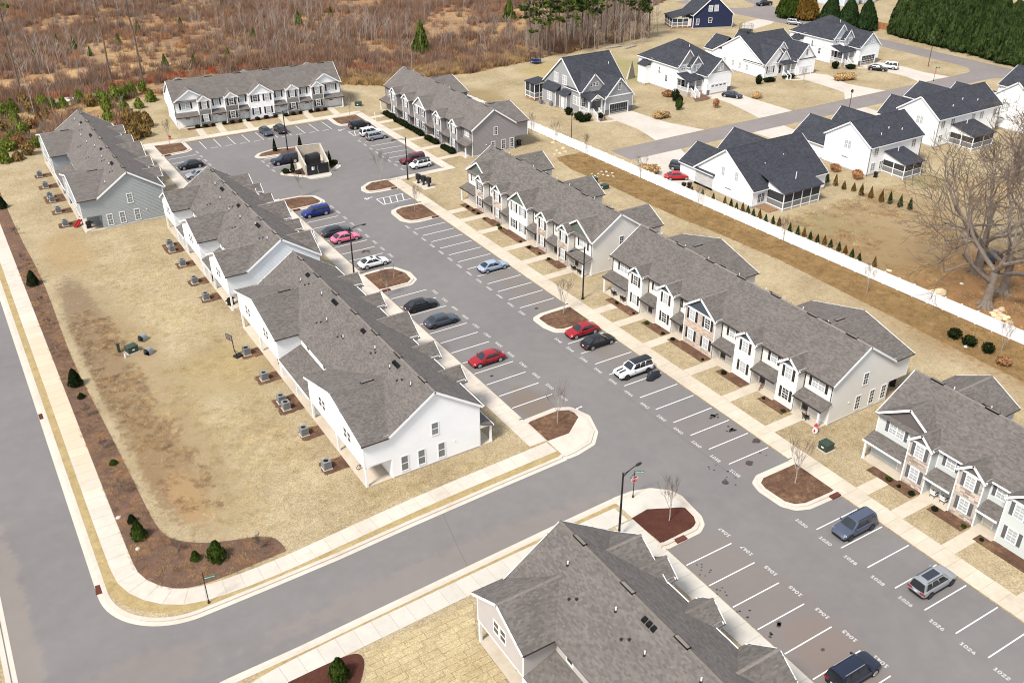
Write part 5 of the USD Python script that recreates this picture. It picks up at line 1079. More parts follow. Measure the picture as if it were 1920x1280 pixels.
def vehicle(kind, x, y, heading, pm, label, cat='car', roof_mat=None, rims='rim', stripes=False, group=None, z=0.006, sc=1.0, rack=False, sunroof=False):
    K = CARS[kind]; t = thing({'sedan': 'sedan_car', 'suv': 'sport_utility_car', 'boxy': 'hatchback_car', 'truck_suv': 'sport_utility_car', 'pickup': 'pickup_truck'}[kind], label, cat, (x, y, z), heading, sc, group)
    Ln, Wd, H, zb = K['L'], K['W'], K['H'], K['zb']; X = lambda f: -Ln / 2 + f * Ln; hw = Wd / 2
    fs = np.linspace(0, 1, 29); st = np.array(K['st'])
    wf = np.interp(fs, st[:, 0], st[:, 1]) * hw; sh = np.interp(fs, st[:, 0], st[:, 2])
    rings = []
    for f, w, s in zip(fs, wf, sh):
        lo = zb + (.10 if f < .03 or f > .97 else 0)
        prof = [(w * .80, lo), (w * .97, lo + .10), (w, lo + (s - lo) * .45), (w * .985, s - (s - lo) * .22), (w * .93, s - .045), (w * .80, s), (w * .4, s + .022), (0, s + .03)]
        full = prof + [(-a, b) for a, b in prof[-2::-1]]
        rings.append([(X(f), a, b) for a, b in full])
    V = np.array(rings); n, m = V.shape[:2]
    i, j = np.meshgrid(np.arange(n - 1), np.arange(m - 1), indexing='ij')
    F = np.stack([i * m + j, i * m + j + 1, (i + 1) * m + j + 1, (i + 1) * m + j], -1).reshape(-1, 4)[:, ::-1]
    mb = MB(); mb.add(V.reshape(-1, 3), F)
    mb.add(V[0], [[0, k + 1, k] for k in range(1, m - 1)]); mb.add(V[-1], [[0, k, k + 1] for k in range(1, m - 1)])
    # cabin shell: pillars and roof in body colour
    c0, c1 = K['cab']; r0, r1 = K['roof']; zs = lambda f: float(np.interp(f, fs, sh)) - .03
    wb = hw * .90; wr = hw * .68
    base = lambda f, sg: np.array([X(f), sg * wb, zs(f)]); top = lambda f, sg: np.array([X(f), sg * wr, H - .07 - .05 * abs((f - (r0 + r1) / 2) / (r1 - r0)) ** 2 * 2])
    ts = np.linspace(0, 1, 7)
    body_top = []
    for u in ts:
        fb, ft = c0 + (c1 - c0) * u, r0 + (r1 - r0) * u
        b, tt = base(fb, 1), top(ft, 1); mid = b * .45 + tt * .55 + np.array([0, .045, 0])
        crown = np.array([tt[0], wr * .55, tt[2] + .055]); cc = np.array([tt[0], 0, tt[2] + .07])
        row = [b, mid, tt, crown, cc]; row = row + [p * [1, -1, 1] for p in row[-2::-1]]; body_top.append(row)
    V2 = np.array(body_top); n2, m2 = V2.shape[:2]
    i, j = np.meshgrid(np.arange(n2 - 1), np.arange(m2 - 1), indexing='ij')
    F2 = np.stack([i * m2 + j, i * m2 + j + 1, (i + 1) * m2 + j + 1, (i + 1) * m2 + j], -1).reshape(-1, 4)[:, ::-1]
    mb.add(V2.reshape(-1, 3), F2)
    mb.add(V2[0], [[0, k + 1, k] for k in range(1, m2 - 1)]); mb.add(V2[-1], [[0, k, k + 1] for k in range(1, m2 - 1)])
    body = put('body', mb, pm, t, smooth=38)
    if roof_mat:
        rm = MB(); R4 = V2[:, 2:7, :] + [0, 0, .006]; a, b = R4.shape[:2]; i, j = np.meshgrid(np.arange(a - 1), np.arange(b - 1), indexing='ij'); rm.add(R4.reshape(-1, 3), np.stack([i * b + j, i * b + j + 1, (i + 1) * b + j + 1, (i + 1) * b + j], -1).reshape(-1, 4)[:, ::-1]); put('roof_panel', rm, roof_mat, t, smooth=38)
    # glass
    def pt(u, v, sg, out=.012):
        fb, ft = c0 + (c1 - c0) * u, r0 + (r1 - r0) * u; b, tt = base(fb, sg), top(ft, sg); mid = b * .45 + tt * .55 + np.array([0, sg * .045, 0])
        p = b + (mid - b) * (v / .55) if v < .55 else mid + (tt - mid) * ((v - .55) / .45)
        return p + np.array([0, sg * out, .004])
    for (f0, f1) in K['side']:
        u0, u1 = (f0 - c0) / (c1 - c0), (f1 - c0) / (c1 - c0)
        for sg in (1, -1):
            g = MB(); a = [pt(u0 - .012, .07, sg), pt(u1 + .012, .07, sg)]; c = [pt(u0, .55, sg), pt(u1 + .008, .55, sg)]; d = [pt(u0 + .03, .95, sg), pt(u1 - .012, .95, sg)]
            q = [[a[0], a[1], c[1], c[0]], [c[0], c[1], d[1], d[0]]]
            for qq in q: g.quad(*(qq if sg < 0 else qq[::-1]))
            put('side_window', g, 'car_glass', t)
    def end_glass(u, nm, dx):
        fb, ft = (c0 if u == 0 else c1), (r0 if u == 0 else r1)
        b, tt = base(fb, 1), top(ft, 1); g = MB(); rows = []
        for v in (.10, .5, .94):
            p = b + (tt - b) * v; w = p[1] * (.90 if v < .9 else .88); c = .05 * (1 if u else -1)
            rows.append([np.array([p[0] + dx * .02, w, p[2] + .015]), np.array([p[0] + dx * .02 + c * (1 - v), 0, p[2] + .022 + .05 * v]), np.array([p[0] + dx * .02, -w, p[2] + .015])])
        for r1_, r2_ in zip(rows[:-1], rows[1:]):
            for k in (0, 1):
                q = [r1_[k], r2_[k], r2_[k + 1], r1_[k + 1]]; g.quad(*(q if u == 0 else q[::-1])); g.quad(*(q[::-1] if u == 0 else q))
        put(nm, g, 'car_glass', t)
    end_glass(1, 'windshield', 1); end_glass(0, 'rear_window', -1)
    # wheels
    r = K['r']
    for f in K['wheels']:
        for sg in (1, -1):
            cx = X(f); w0 = float(np.interp(f, fs, wf))
            a = MB(); a.mesh(trimesh.creation.cylinder(radius=r * 1.09, height=.03, sections=20), [[1, 0, 0, cx], [0, 0, 1, sg * (w0 + .001)], [0, -1, 0, r + .03], [0, 0, 0, 1]]); put('wheel_arch', a, 'car_trim', t)
            ty = MB(); ty.mesh(trimesh.creation.cylinder(radius=r, height=.22, sections=24), [[1, 0, 0, cx], [0, 0, 1, sg * (w0 - .08)], [0, -1, 0, r], [0, 0, 0, 1]]); wp = put('wheel', ty, 'tyre', t, smooth=40)
            rm = MB(); rm.mesh(trimesh.creation.cylinder(radius=r * .72, height=.02, sections=20), [[1, 0, 0, cx], [0, 0, 1, sg * (w0 + .028)], [0, -1, 0, r], [0, 0, 0, 1]])
            for k in range(5):
                an = k * 2 * math.pi / 5; p = np.array([cx, sg * (w0 + .042), r]); bar(rm, p, p + np.array([math.cos(an), 0, math.sin(an)]) * r * .64, .02, .07)
            put('rim', rm, rims, wp)
    # lamps, bumpers, mirrors, plate
    for sg in (1, -1):
        g = MB(); f0, f1 = .93, .985; y = lambda f: float(np.interp(f, fs, wf)); z_ = lambda f: float(np.interp(f, fs, sh))
        g.quad((X(f0), sg * y(f0) * .97, z_(f0) - .05), (X(f1), sg * y(f1) * .98, z_(f1) - .07), (X(f1) + .03, sg * y(f1) * .6, z_(f1) - .015), (X(f0) + .02, sg * y(f0) * .72, z_(f0) + .012)); g.quad(*[np.array(v) for v in ((X(f0), sg * y(f0) * 1.005, z_(f0) - .05), (X(f0) + .02, sg * y(f0) * 1.0, z_(f0) - .16), (X(f1), sg * y(f1) * 1.0, z_(f1) - .16), (X(f1), sg * y(f1) * 1.0, z_(f1) - .06))]); put('headlight', g, 'lamp_clear', t)
        g = MB(); s0 = z_(.03); g.box(X(0) - .012, min(sg * .98 * y(0), sg * .55 * y(0)), s0 - .32, X(.03), max(sg * .98 * y(0), sg * .55 * y(0)), s0 - .16); g.box(X(.005), min(sg * y(.02) * .9, sg * (y(.03) + .012)), s0 - .32, X(.05), max(sg * y(.02) * .9, sg * (y(.03) + .012)), s0 - .17); put('tail_light', g, 'lamp_red', t)
        fm = c1 - .085; g = MB(); yy = float(np.interp(fm, fs, wf)); g.box(X(fm) - .08, min(sg * yy * .93, sg * (yy + .17)), zs(fm) + .02, X(fm) + .07, max(sg * yy * .93, sg * (yy + .17)), zs(fm) + .17); put('mirror', g, pm, t)
    g = MB(); g.box(X(1) - .05, -hw * .55, zb + .12, X(1) + .02, hw * .55, zb + .28); g.box(X(0) - .025, -hw * .7, zb + .04, X(0) + .08, hw * .7, zb + .2); put('bumper_trim', g, 'car_trim', t)
    g = MB(); g.box(X(0) - .03, -.18, zb + .3, X(0) + .02, .18, zb + .42); put('number_plate', g, 'plate', t)
    g = MB(); g.box(X(.04), -hw * .78, .16, X(.96), hw * .78, zb + .1); put('underbody', g, 'car_trim', t)
    for sg in (1, -1):
        g = MB(); g.box(X(.27), min(sg * hw * .9, sg * hw * .992), zb - .02, X(.74), max(sg * hw * .9, sg * hw * .992), zb + .09); put('sill', g, 'car_trim', t)
    if rack:
        for sg in (1, -1):
            g = MB(); bar(g, (X(r0 + .06), sg * wr * .92, H + .02), (X(r1 - .04), sg * wr * .92, H + .02), .04, .04); put('roof_rail', g, 'car_trim' if rack == 1 else 'rim', t)
    if sunroof: g = MB(); tz = H + .004; g.box(X(r0 + .13), -.36, tz - .05, X(r1 - .07), .36, tz + .012); put('sunroof', g, 'car_glass', t)
    if stripes:
        for sg in (1, -1):
            g = MB(); ff = np.linspace(.765, .99, 9)
            for f0, f1 in zip(ff[:-1], ff[1:]):
                q = [(X(f), sg * yy, float(np.interp(f, fs, sh)) + .036 - yy * .02) for f, yy in ((f0, .12), (f1, .12), (f1, .42), (f0, .42))]; g.quad(*(q if sg > 0 else q[::-1]))
            put('hood_stripe', g, 'car_trim', t)
    if kind == 'pickup': g = MB(); g.box(X(.02), -hw * .82, 1.0, X(.34), hw * .82, 1.145); put('bed_cover', g, 'car_trim', t)
    return t
P_ = paint
P_('navy', (.010, .014, .030)); P_('black', (.008, .008, .009)); P_('slate', (.075, .090, .130), .3); P_('silver', (.36, .37, .385), .5); P_('white', (.72, .72, .71)); P_('red', (.27, .008, .014)); P_('maroon', (.10, .006, .014)); P_('deep_blue', (.010, .022, .17), .2); P_('pink', (.60, .13, .22)); P_('graphite', (.045, .05, .056), .4); P_('ice_blue', (.33, .41, .52), .3); P_('steel', (.055, .07, .09), .3); P_('scarlet', (.42, .012, .02))
def park(kind, px, py, h, *a, zz=.7, **k):
    x, y = at(px, py, zz); return vehicle(kind, x, y, h, *a, **k)
E_, W_, N_, S_ = 0, 180, 90, 270
vehicle('suv', 50.6, 30.1, E_, P_('navy', 0), 'dark navy car cut off by the bottom edge, in the stall marked 1041', rack=2, sc=1.03)
vehicle('suv', 64.4, 41.95, W_, P_('slate', 0), 'slate blue sport utility car parked near the brown island at lower right', rack=1, rims='rim_dark')
vehicle('suv', 64.5, 33.2, E_, P_('silver', 0), 'silver sport utility car with black roof window, nearest to the lower right corner', rack=1, rims='rim_dark', sunroof=True)
vehicle('truck_suv', 64.2, 75.7, W_, P_('white', 0), 'white sport utility car with black roof and two black hood stripes', roof_mat='paint_black', stripes=True, rims='rim_dark', sc=.95)
vehicle('sedan', 64.7, 83.6, E_, P_('black', 0), 'black sedan parked beside a dark red sedan on the right')
vehicle('sedan', 64.6, 87.0, W_, P_('red', 0), 'dark red sedan parked directly beside a brown planted island')
vehicle('sedan', 50.4, 87.5, W_, P_('red', 0), 'dark red sedan alone between empty stalls on the left side')
vehicle('sedan', 50.3, 99.2, E_, P_('steel', 0), 'dark steel blue sedan beside a black sedan in the left stalls', rims='rim_dark')
vehicle('sedan', 50.0, 104.6, E_, P_('black', 0), 'black sedan beside the island, with a steel blue sedan next to it', rims='rim_dark')
vehicle('sedan', 50.2, 120.6, E_, P_('white', 0), 'white sedan parked against the kerb of an island with a red sign', sunroof=True)
vehicle('sedan', 50.3, 131.4, E_, P_('pink', 0), 'bright pink sedan in the left row')
vehicle('sedan', 50.0, 134.6, E_, P_('graphite', 0), 'graphite gray coupe next to the pink sedan', rims='rim_dark')
vehicle('suv', 50.2, 143.8, W_, P_('deep_blue', 0), 'bright blue sport utility car in the left row')
vehicle('sedan', 64.7, 109.9, E_, P_('ice_blue', 0), 'light blue sedan alone in the right row')
vehicle('truck_suv', 75.9, 158.9, W_, P_('maroon', 0), 'maroon sport utility car next to a small white boxy car', sc=.93)
vehicle('boxy', 75.9, 155.6, W_, P_('white', 0), 'small white boxy hatchback with dark roof beside the maroon car', roof_mat='paint_black')
vehicle('suv', 76.3, 184.5, E_, P_('black', 0), 'black sport utility car parked by the far right island')
vehicle('suv', 76.2, 178.6, E_, P_('white', 0), 'white sport utility car, the farther of two parked side by side', sc=1.02)
vehicle('suv', 76.1, 175.6, E_, P_('silver', 0), 'silvery white sport utility car, the nearer of two parked side by side', sc=.96)
vehicle('truck_suv', 55.0, 171.6, W_, P_('navy', 0), 'large navy sport utility car parked beside the trash enclosure')
vehicle('sedan', 38.9, 178.7, W_, P_('black', 0), 'black sedan beside a silver sedan near the sage townhouses')
vehicle('sedan', 38.7, 172.9, W_, P_('silver', 0), 'silver sedan partly hidden behind a townhouse roof', rims='rim')
vehicle('sedan', 57.9, 191.0, S_, P_('steel', 0), 'dark blue sedan facing out before the far white townhouses')
vehicle('suv', 60.9, 190.8, N_, P_('graphite', 0), 'dark gray sport utility car seen from behind near the tall double lamp', sc=.97)
D2 = at(1373, 177, .8); vehicle('sedan', D2[0], D2[1], -62, P_('navy', 0), 'dark blue car in the driveway of a white house with gray gables', z=.13)
D4 = at(1646, 128, .7); vehicle('sedan', D4[0], D4[1], -60, P_('black', 0), 'black car before the black garage door at the corner house', z=.13)
D5 = at(1664, 123, .9); vehicle('truck_suv', D5[0], D5[1], 118, P_('white', 0), 'white sport utility car in the driveway next to a black car', z=.13)
D6 = at(1490, 42, .8); vehicle('suv', D6[0], D6[1], -62, P_('silver', 0), 'white car driving on the street before the evergreens', z=.11)
D7 = at(1433, 6, .9); vehicle('pickup', D7[0], D7[1], 170, P_('black', 0), 'black pickup truck at the top edge', cat='pickup', z=.13)
D8 = at(1279, 312, .9); vehicle('suv', D8[0], D8[1], -62, P_('graphite', 0), 'dark gray sport utility car behind a red car beside the low white house', z=.13, rims='rim')
D9 = at(1270, 330, .7); vehicle('sedan', D9[0], D9[1], -28, P_('scarlet', 0), 'bright red car by the left wall of the low white house', z=.13)
x, y = at(1860, 478, .8); vehicle('sedan', x, y, 20, P_('navy', 0), 'dark car half hidden behind the oak trunks', z=.13)
# covered motorcycle
t = thing('covered_motorcycle', 'motorcycle under a black cover beside the striped white car', 'motorcycle', (65.6, 73.5, .005), 185)
mb = MB(); xs = np.linspace(-1.1, 1.1, 15); ht = np.interp(xs, [-1.1, -.9, -.4, .1, .4, .6, .9, 1.1], [.35, .8, .92, .95, 1.2, 1.25, .85, .4]); wd = np.interp(xs, [-1.1, -.7, .2, .55, .8, 1.1], [.15, .32, .34, .5, .3, .14])
rg = np.array([[(x, w * c * (1 + .06 * math.sin(9 * x + 5 * k)), h * s) for k, (c, s) in enumerate([(1.15, .02), (1.05, .3), (.8, .7), (.35, .97), (0, 1.0), (-.35, .97), (-.8, .7), (-1.05, .3), (-1.15, .02)])] for x, h, w in zip(xs, ht, wd)]); n, m = rg.shape[:2]
i, j = np.meshgrid(np.arange(n - 1), np.arange(m - 1), indexing='ij'); mb.add(rg.reshape(-1, 3), np.stack([i * m + j, i * m + j + 1, (i + 1) * m + j + 1, (i + 1) * m + j], -1).reshape(-1, 4)[:, ::-1]); mb.add(rg[0], [[0, k + 1, k] for k in range(1, m - 1)]); mb.add(rg[-1], [[0, k, k + 1] for k in range(1, m - 1)])
put('cover', mb, 'tarp_dark', t, smooth=50)
mb = MB(); mb.tube([(-1.12, -.1, .05), (-.4, -.41, .03), (.6, -.43, .03), (1.1, -.12, .05)], .03, 5); put('cover_hem', mb, 'utility_gray', t)
# ------------------------------------------------------------------ lamps, signs and utilities
def lamp_post(x, y, h, ang, label, heads=1, z=.12, arm=1.9):
    t = thing('street_lamp', label, 'street lamp', (x, y, z), ang)
    m = MB(); m.tube([(0, 0, 0), (0, 0, .9)], [.15, .13], 12); m.tube([(0, 0, 0), (0, 0, .08)], .24, 12); put('lamp_base', m, 'black_metal', t)
    m = MB(); m.tube([(0, 0, .9), (0, 0, h)], [.115, .085], 12); m.mesh(trimesh.creation.icosphere(1, .12), [[1, 0, 0, 0], [0, 1, 0, 0], [0, 0, 1, h + .05], [0, 0, 0, 1]]); put('pole', m, 'black_metal', t, smooth=40)
    for k in range(heads):
        c, s = math.cos(k * math.pi), math.sin(k * math.pi)
        P = lambda a, zz: (a * c, a * s, zz)
        m = MB(); m.tube([P(0, h - .35), P(arm * .35, h - .08), P(arm * .7, h + .06), P(arm, h + .08)], .05, 7); m.tube([P(0, h - .05), P(arm * .6, h + .03)], .03, 6); put('arm', m, 'black_metal', t)
        m = MB(); hd = trimesh.creation.icosphere(2, 1.0); m.mesh(hd, [[.42 * c, -.17 * s, 0, (arm + .3) * c], [.42 * s, .17 * c, 0, (arm + .3) * s], [0, 0, .11, h + .05], [0, 0, 0, 1]]); hp = put('lamp_head', m, 'black_metal', t, smooth=True)
        m = MB(); m.box((arm + .1) * c - .1 * (k == 1) * 0, -.1, h - .075, (arm + .1) * c + .4 * c, .1, h - .055) if c > 0 else m.box((arm + .5) * c, -.1, h - .075, (arm + .1) * c, .1, h - .055); put('lamp_lens', m, 'lamp_clear', hp)
    return t
lamp_post(44.7, 53.05, 7.5, 10, 'black street lamp standing right beside the stop sign at the junction', arm=1.8)
lamp_post(70.3, 94.8, 7.8, 180, 'black lamp post between two cream townhouse rows on the right')
lamp_post(46.15, 118.6, 7.6, 0, 'black lamp post behind the pink car and white car on the left')
lamp_post(70.8, 150.6, 7.8, 180, 'black lamp post beside the black cluster mailboxes', arm=2.2)
lamp_post(57.9, 178.2, 7.8, 20, 'black lamp post with two arms on the oval island', heads=2)
for px, py, h, lab in ((1071, 265, 5.2, 'thin lantern post beside the white fence near the gray house'), (1588, 228, 6.2, 'thin lamp post on the street verge behind the tall white house'), (1740, 125, 6.5, 'thin lamp post on the corner lawn below the evergreen hedge')):
    x, y = at(px, py); t = thing('lantern_post', lab, 'street lamp', (x, y, .12))
    m = MB(); m.tube([(0, 0, 0), (0, 0, h)], [.09, .06], 8); put('pole', m, 'gutter_brown', t)
    m = MB(); m.tube([(0, 0, h), (0, 0, h + .1), (0, 0, h + .5)], [.08, .22, .28], 8); lp = put('lantern', m, 'black_metal', t); m = MB(); m.tube([(0, 0, h + .5), (0, 0, h + .75)], [.3, .06], 8); put('lantern_cap', m, 'black_metal', lp)

def flat_text(txt, h, mat, par, M, bold=True, name='lettering'):
    tmh = meshkit.text_mesh(txt, h, .004, bold=bold); v = np.array(tmh.vertices); v[:, 0] -= (v[:, 0].max() + v[:, 0].min()) / 2; v[:, 1] -= h / 2
    mb = MB(); mb.add(v @ M[:3, :3].T + M[:3, 3], tmh.faces); return put(name, mb, mat, par)
def frame(origin, right, normal):
    r, n = np.array(right, float), np.array(normal, float); M = np.eye(4); M[:3, 0] = r; M[:3, 1] = (0, 0, 1); M[:3, 2] = n; M[:3, 3] = origin; return M
def board(par, name, M, w, h, mat, d=.012, shape=None):
    g = shape or sbox(-w / 2, -h / 2, w / 2, h / 2); mb0 = MB(); mb0.prism(g, -d, 0); mb0.prism(g, -d - .001, -d - .001, sides=False); v, f = mb0.arr(); mb = MB(); mb.add(v @ M[:3, :3].T + M[:3, 3], f); return put(name, mb, mat, par)
def street_blade(t, h, ang, txt, off=.48, two=True):
    a = math.radians(ang); d = np.array([math.cos(a), math.sin(a), 0]); n = np.array([d[1], -d[0], 0])
    sh = sbox(-.45, -.1, .45, .1).buffer(.02)
    for sg in (1, -1):
        M = frame(d * off + n * .008 * sg + [0, 0, h], d * sg, n * sg)
        b = board(t, 'name_blade', M, .9, .2, 'sign_green', .007, sh)
        M2 = M.copy(); M2[:3, 3] += n * sg * .001; flat_text(txt, .105, 'sign_white', b, M2)
def octagon(r): return Polygon([(r * math.cos(math.pi / 8 + k * math.pi / 4), r * math.sin(math.pi / 8 + k * math.pi / 4)) for k in range(8)])
def stop_sign(x, y, facing, label, h=2.5, blades=None, z=.12, post='black_metal'):
    t = thing('stop_sign', label, 'stop sign', (x, y, z))
    m = MB(); m.tube([(0, 0, 0), (0, 0, h + (1.0 if blades else .3))], .045, 10); m.tube([(0, 0, 0), (0, 0, .35)], [.11, .07], 10); put('post', m, post, t)
    a = math.radians(facing); n = np.array([math.cos(a), math.sin(a), 0]); r = np.array([-n[1], n[0], 0])
    M = frame(n * .06 + [0, 0, h], r, n); b = board(t, 'sign_face', M, 0, 0, 'sign_white', .01, octagon(.41)); M2 = M.copy(); M2[:3, 3] += n * .003; board(t, 'sign_field', M2, 0, 0, 'sign_red', .004, octagon(.385)); M3 = M.copy(); M3[:3, 3] += n * .004; flat_text('STOP', .25, 'sign_white', b, M3)
    Mb = frame(n * .045 + [0, 0, h], -r, -n); board(t, 'sign_back', Mb, 0, 0, 'sign_back', .004, octagon(.41))
    for an, tx, hh in (blades or []): street_blade(t, hh, an, tx)
    return t
stop_sign(49.45, 56.95, 200 - 270 + 360 - 20, 'stop sign with two green street names at the parking lot junction', 2.35, [(-36, 'Brannis Way', 3.25), (205, 'Vestal Ct', 3.05)])
x, y = at(1750, 152); stop_sign(x, y, 250, 'distant stop sign at the corner of the residential street', 2.4, [(-30, 'Oak St', 3.2)])
x, y = at(727, 560); stop_sign(51.0, 115.3, 150, 'small red sign among the twigs on the brown island', 2.0, post='utility_gray', z=.15)
t = thing('street_name_sign', 'green street name sign on a black post at the road corner', 'street sign', (9.1, 65.3, .12))
m = MB(); m.tube([(0, 0, 0), (0, 0, .3)], [.13, .07], 10); m.tube([(0, 0, .3), (0, 0, 3.3)], .045, 10); m.tube([(0, 0, 3.3), (0, 0, 3.9)], [.045, .01], 8); put('post', m, 'black_metal', t); street_blade(t, 2.85, -8, 'Brannis Way', .52)
for (x, y, rz, lab) in ((66.9, 146.9, 180, 'accessible parking sign by the hatched aisle'), (80.6, 186.0, 180, 'thin white sign post beside the far pavement')):
    t = thing('parking_sign', lab, 'sign', (x, y, .13), rz); m = MB(); m.tube([(0, 0, 0), (0, 0, 2.2)], .03, 6); put('post', m, 'trim_white', t); board(t, 'sign_plate', frame((.04, 0, 1.9), (0, 1, 0), (1, 0, 0)), .3, .45, 'sign_white')

# air conditioners on mulch pads behind the rows
ACP = {}
def aircon(x, y, label, group, rz=0, z=.13):
    if 'a' in ACP: return dup(ACP['a'], (x, y, z), rz, 1.0, label, group)
    t = thing('air_conditioner', label, 'air conditioner', (x, y, z), rz, 1.0, group); ACP['a'] = t
    sq = lambda r: sbox(-r, -r, r, r).buffer(.09)
    m = MB(); m.box(-.5, -.5, -.1, .5, .5, .05); put('pad', m, 'concrete', t)
    m = MB(); m.prism(sq(.30), .05, .9); put('coil', m, 'ac_dark', t)
    for k in range(9): m = MB(); m.prism(sq(.325).difference(sq(.30)), .10 + k * .085, .155 + k * .085); put('louver', m, 'ac_gray', t)
    m = MB()
    for sx in (-1, 1):
        for sy in (-1, 1): m.box(sx * .36 - .06, sy * .36 - .06, .05, sx * .36 + .06, sy * .36 + .06, .9)
    put('corner_posts', m, 'ac_gray', t, kind='stuff')
    m = MB(); m.prism(sq(.34).difference(Point(0, 0).buffer(.27)), .88, .97); put('top_cover', m, 'ac_gray', t)
    m = MB(); m.prism(Point(0, 0).buffer(.27), .89, .90)
    g = put('fan_well', m, 'ac_dark', t)
    m = MB()
    for k in range(4): a = k * math.pi / 4; bar(m, (-.27 * math.cos(a), -.27 * math.sin(a), .965), (.27 * math.cos(a), .27 * math.sin(a), .965), .02, .015)
    for q in (.1, .19): m.prism(Point(0, 0).buffer(q + .01).difference(Point(0, 0).buffer(q - .008)), .95, .962)
    m.prism(Point(0, 0).buffer(.07), .95, .968); put('fan_guard', m, 'black_metal', g)
    return t
NEAR = ['nearest the cross street', 'second from the cross street', 'nearer of the pair', 'farther of the pair', 'third pad from the cross street', 'right behind the basketball hoop']
for (x, y), w in zip([(25.2, 77.8), (25.4, 84.8), (25.5, 90.7), (25.5, 92.3), (25.5, 98.2), (25.6, 105.1)], NEAR): aircon(x, y, 'gray air conditioner behind the nearest white townhouses, ' + w, 'air conditioners behind the left rows')
for (x, y), w in zip([(25.6, 122.9), (25.7, 128.9), (25.8, 135.8), (25.8, 141.8), (26.0, 144.0)], ['first pad', 'second pad', 'third pad', 'nearer of a pair', 'farther of a pair']): aircon(x, y, 'gray air conditioner behind the middle white townhouses, ' + w, 'air conditioners behind the left rows')
for (x, y), w in zip([(13.6, 161.5), (13.6, 168.1), (13.6, 174.0), (13.5, 176.0), (13.7, 182.0), (13.7, 188.6)], ['beside the red slide', 'second pad', 'nearer of a pair', 'farther of a pair', 'fifth pad', 'farthest pad']): aircon(x, y, 'gray air conditioner behind the sage townhouses, ' + w, 'air conditioners behind the left rows')
for x, y, w, h in [(26.4, 77.8, 3.0, 1.8), (26.5, 84.6, 2.8, 1.6), (26.4, 91.4, 3.2, 3.2), (26.4, 98.2, 3.2, 1.7), (26.4, 105.0, 2.8, 1.7), (26.6, 122.9, 3.0, 1.8), (26.6, 128.9, 3.0, 1.7), (26.6, 135.8, 3.0, 1.7), (26.7, 142.8, 3.1, 3.6), (14.4, 161.5, 3.2, 1.9), (14.4, 168.1, 3.2, 1.8), (14.4, 175, 3.4, 3.6), (14.4, 182, 3.2, 1.8), (14.6, 188.6, 3.0, 1.8)]:
    g = sbox(x - w / 2, y - h / 2, x + w / 2 - .2, y + h / 2).buffer(.25); r = random.Random(int(x * 10 + y * 7)); c = np.array(g.exterior.segmentize(.35).coords); g = Polygon([(a + r.gauss(0, .07), b + r.gauss(0, .07)) for a, b in c])
    sheet('mulch_bed', tm(g), 'mulch', 0.131, kind='structure')
for x, y in ((120.0, 175.6), (118.9, 178.3)): aircon(x - .6, y, 'gray air conditioner beside the gray house, ' + ('near the white side door' if y < 177 else 'near the screened porch'), 'air conditioners of the gray house')

def box_unit(name, label, cat, x, y, rz, w, d, h, mat, top=True, z=.13):
    t = thing(name, label, cat, (x, y, z), rz); m = MB(); m.box(-w / 2 - .12, -d / 2 - .12, -.1, w / 2 + .12, d / 2 + .12, .08); put('pad', m, 'concrete', t)
    m = MB(); m.box(-w / 2, -d / 2, .08, w / 2, d / 2, h); m.box(-w / 2 - .04, -d / 2 - .04, h - .14, w / 2 + .04, d / 2 + .04, h); m.add([(-w / 2 - .04, -d / 2 - .04, h), (w / 2 + .04, -d / 2 - .04, h), (w / 2 + .04, d / 2 + .04, h), (-w / 2 - .04, d / 2 + .04, h), (-w / 2 + .1, 0, h + .1), (w / 2 - .1, 0, h + .1)], [[0, 1, 5], [0, 5, 4], [2, 3, 4], [2, 4, 5], [1, 2, 5], [3, 0, 4]]); put('cabinet', m, mat, t)
    m = MB(); m.box(-w / 2 + .06, -d / 2 - .02, .16, -.02, -d / 2, h - .2); m.box(.02, -d / 2 - .02, .16, w / 2 - .06, -d / 2, h - .2); put('door', m, mat, t); m = MB(); m.box(-.16, -d / 2 - .03, h * .45, .16, -d / 2 - .018, h * .45 + .16); put('warning_plate', m, 'sign_white', t); return t
box_unit('transformer', 'green transformer cabinet on the lawn between the sage and cream right rows', 'transformer', 72.0, 52.3, -90, 1.15, 1.1, .95, 'utility_green')
box_unit('transformer', 'green transformer cabinet behind the cream townhouses, larger of two', 'transformer', 98.2, 130.9, -90, 1.5, 1.4, 1.15, 'utility_green')
box_unit('transformer', 'green transformer cabinet behind the cream townhouses, smaller of two', 'transformer', 98.4, 127.4, -90, 1.1, 1.1, .85, 'utility_green')
box_unit('transformer', 'green transformer cabinet on the far lawn near the bare island tree', 'transformer', 82.4, 199.1, -40, 1.3, 1.2, 1.0, 'utility_green')
box_unit('transformer', 'green transformer cabinet in the cluster on the left lawn', 'transformer', 13.4, 113.4, 15, 1.3, 1.05, .95, 'utility_green')
for x, y, lab in ((15.3, 115.7, 'farther from the road corner'), (15.1, 111.8, 'nearer to the road corner')):
    t = thing('utility_dome', 'gray green domed utility pedestal on the left lawn, ' + lab, 'utility box', (x, y, .12), 35); m = MB()
    prof = [(-.45, 0), (.45, 0), (.45, .45), (.36, .72), (.15, .88), (-.15, .88), (-.36, .72), (-.45, .45)]
    g = Polygon(prof); mm = MB(); mm.prism(g, -.4, .4); v, f = mm.arr(); m.add(v[:, [2, 0, 1]], f); put('shell', m, 'utility_gray', t); m = MB(); m.box(.4, -.36, .05, .42, .36, .55); put('door', m, 'utility_green', t)
t = thing('utility_post', 'black utility post left of the green cabinet on the lawn', 'utility box', (12.0, 114.2, .12)); m = MB(); m.box(-.16, -.16, 0, .16, .16, 1.15); put('shaft', m, 'utility_green', t); m = MB(); m.box(-.19, -.19, 1.1, .19, .19, 1.2); put('cap', m, 'black_metal', t)
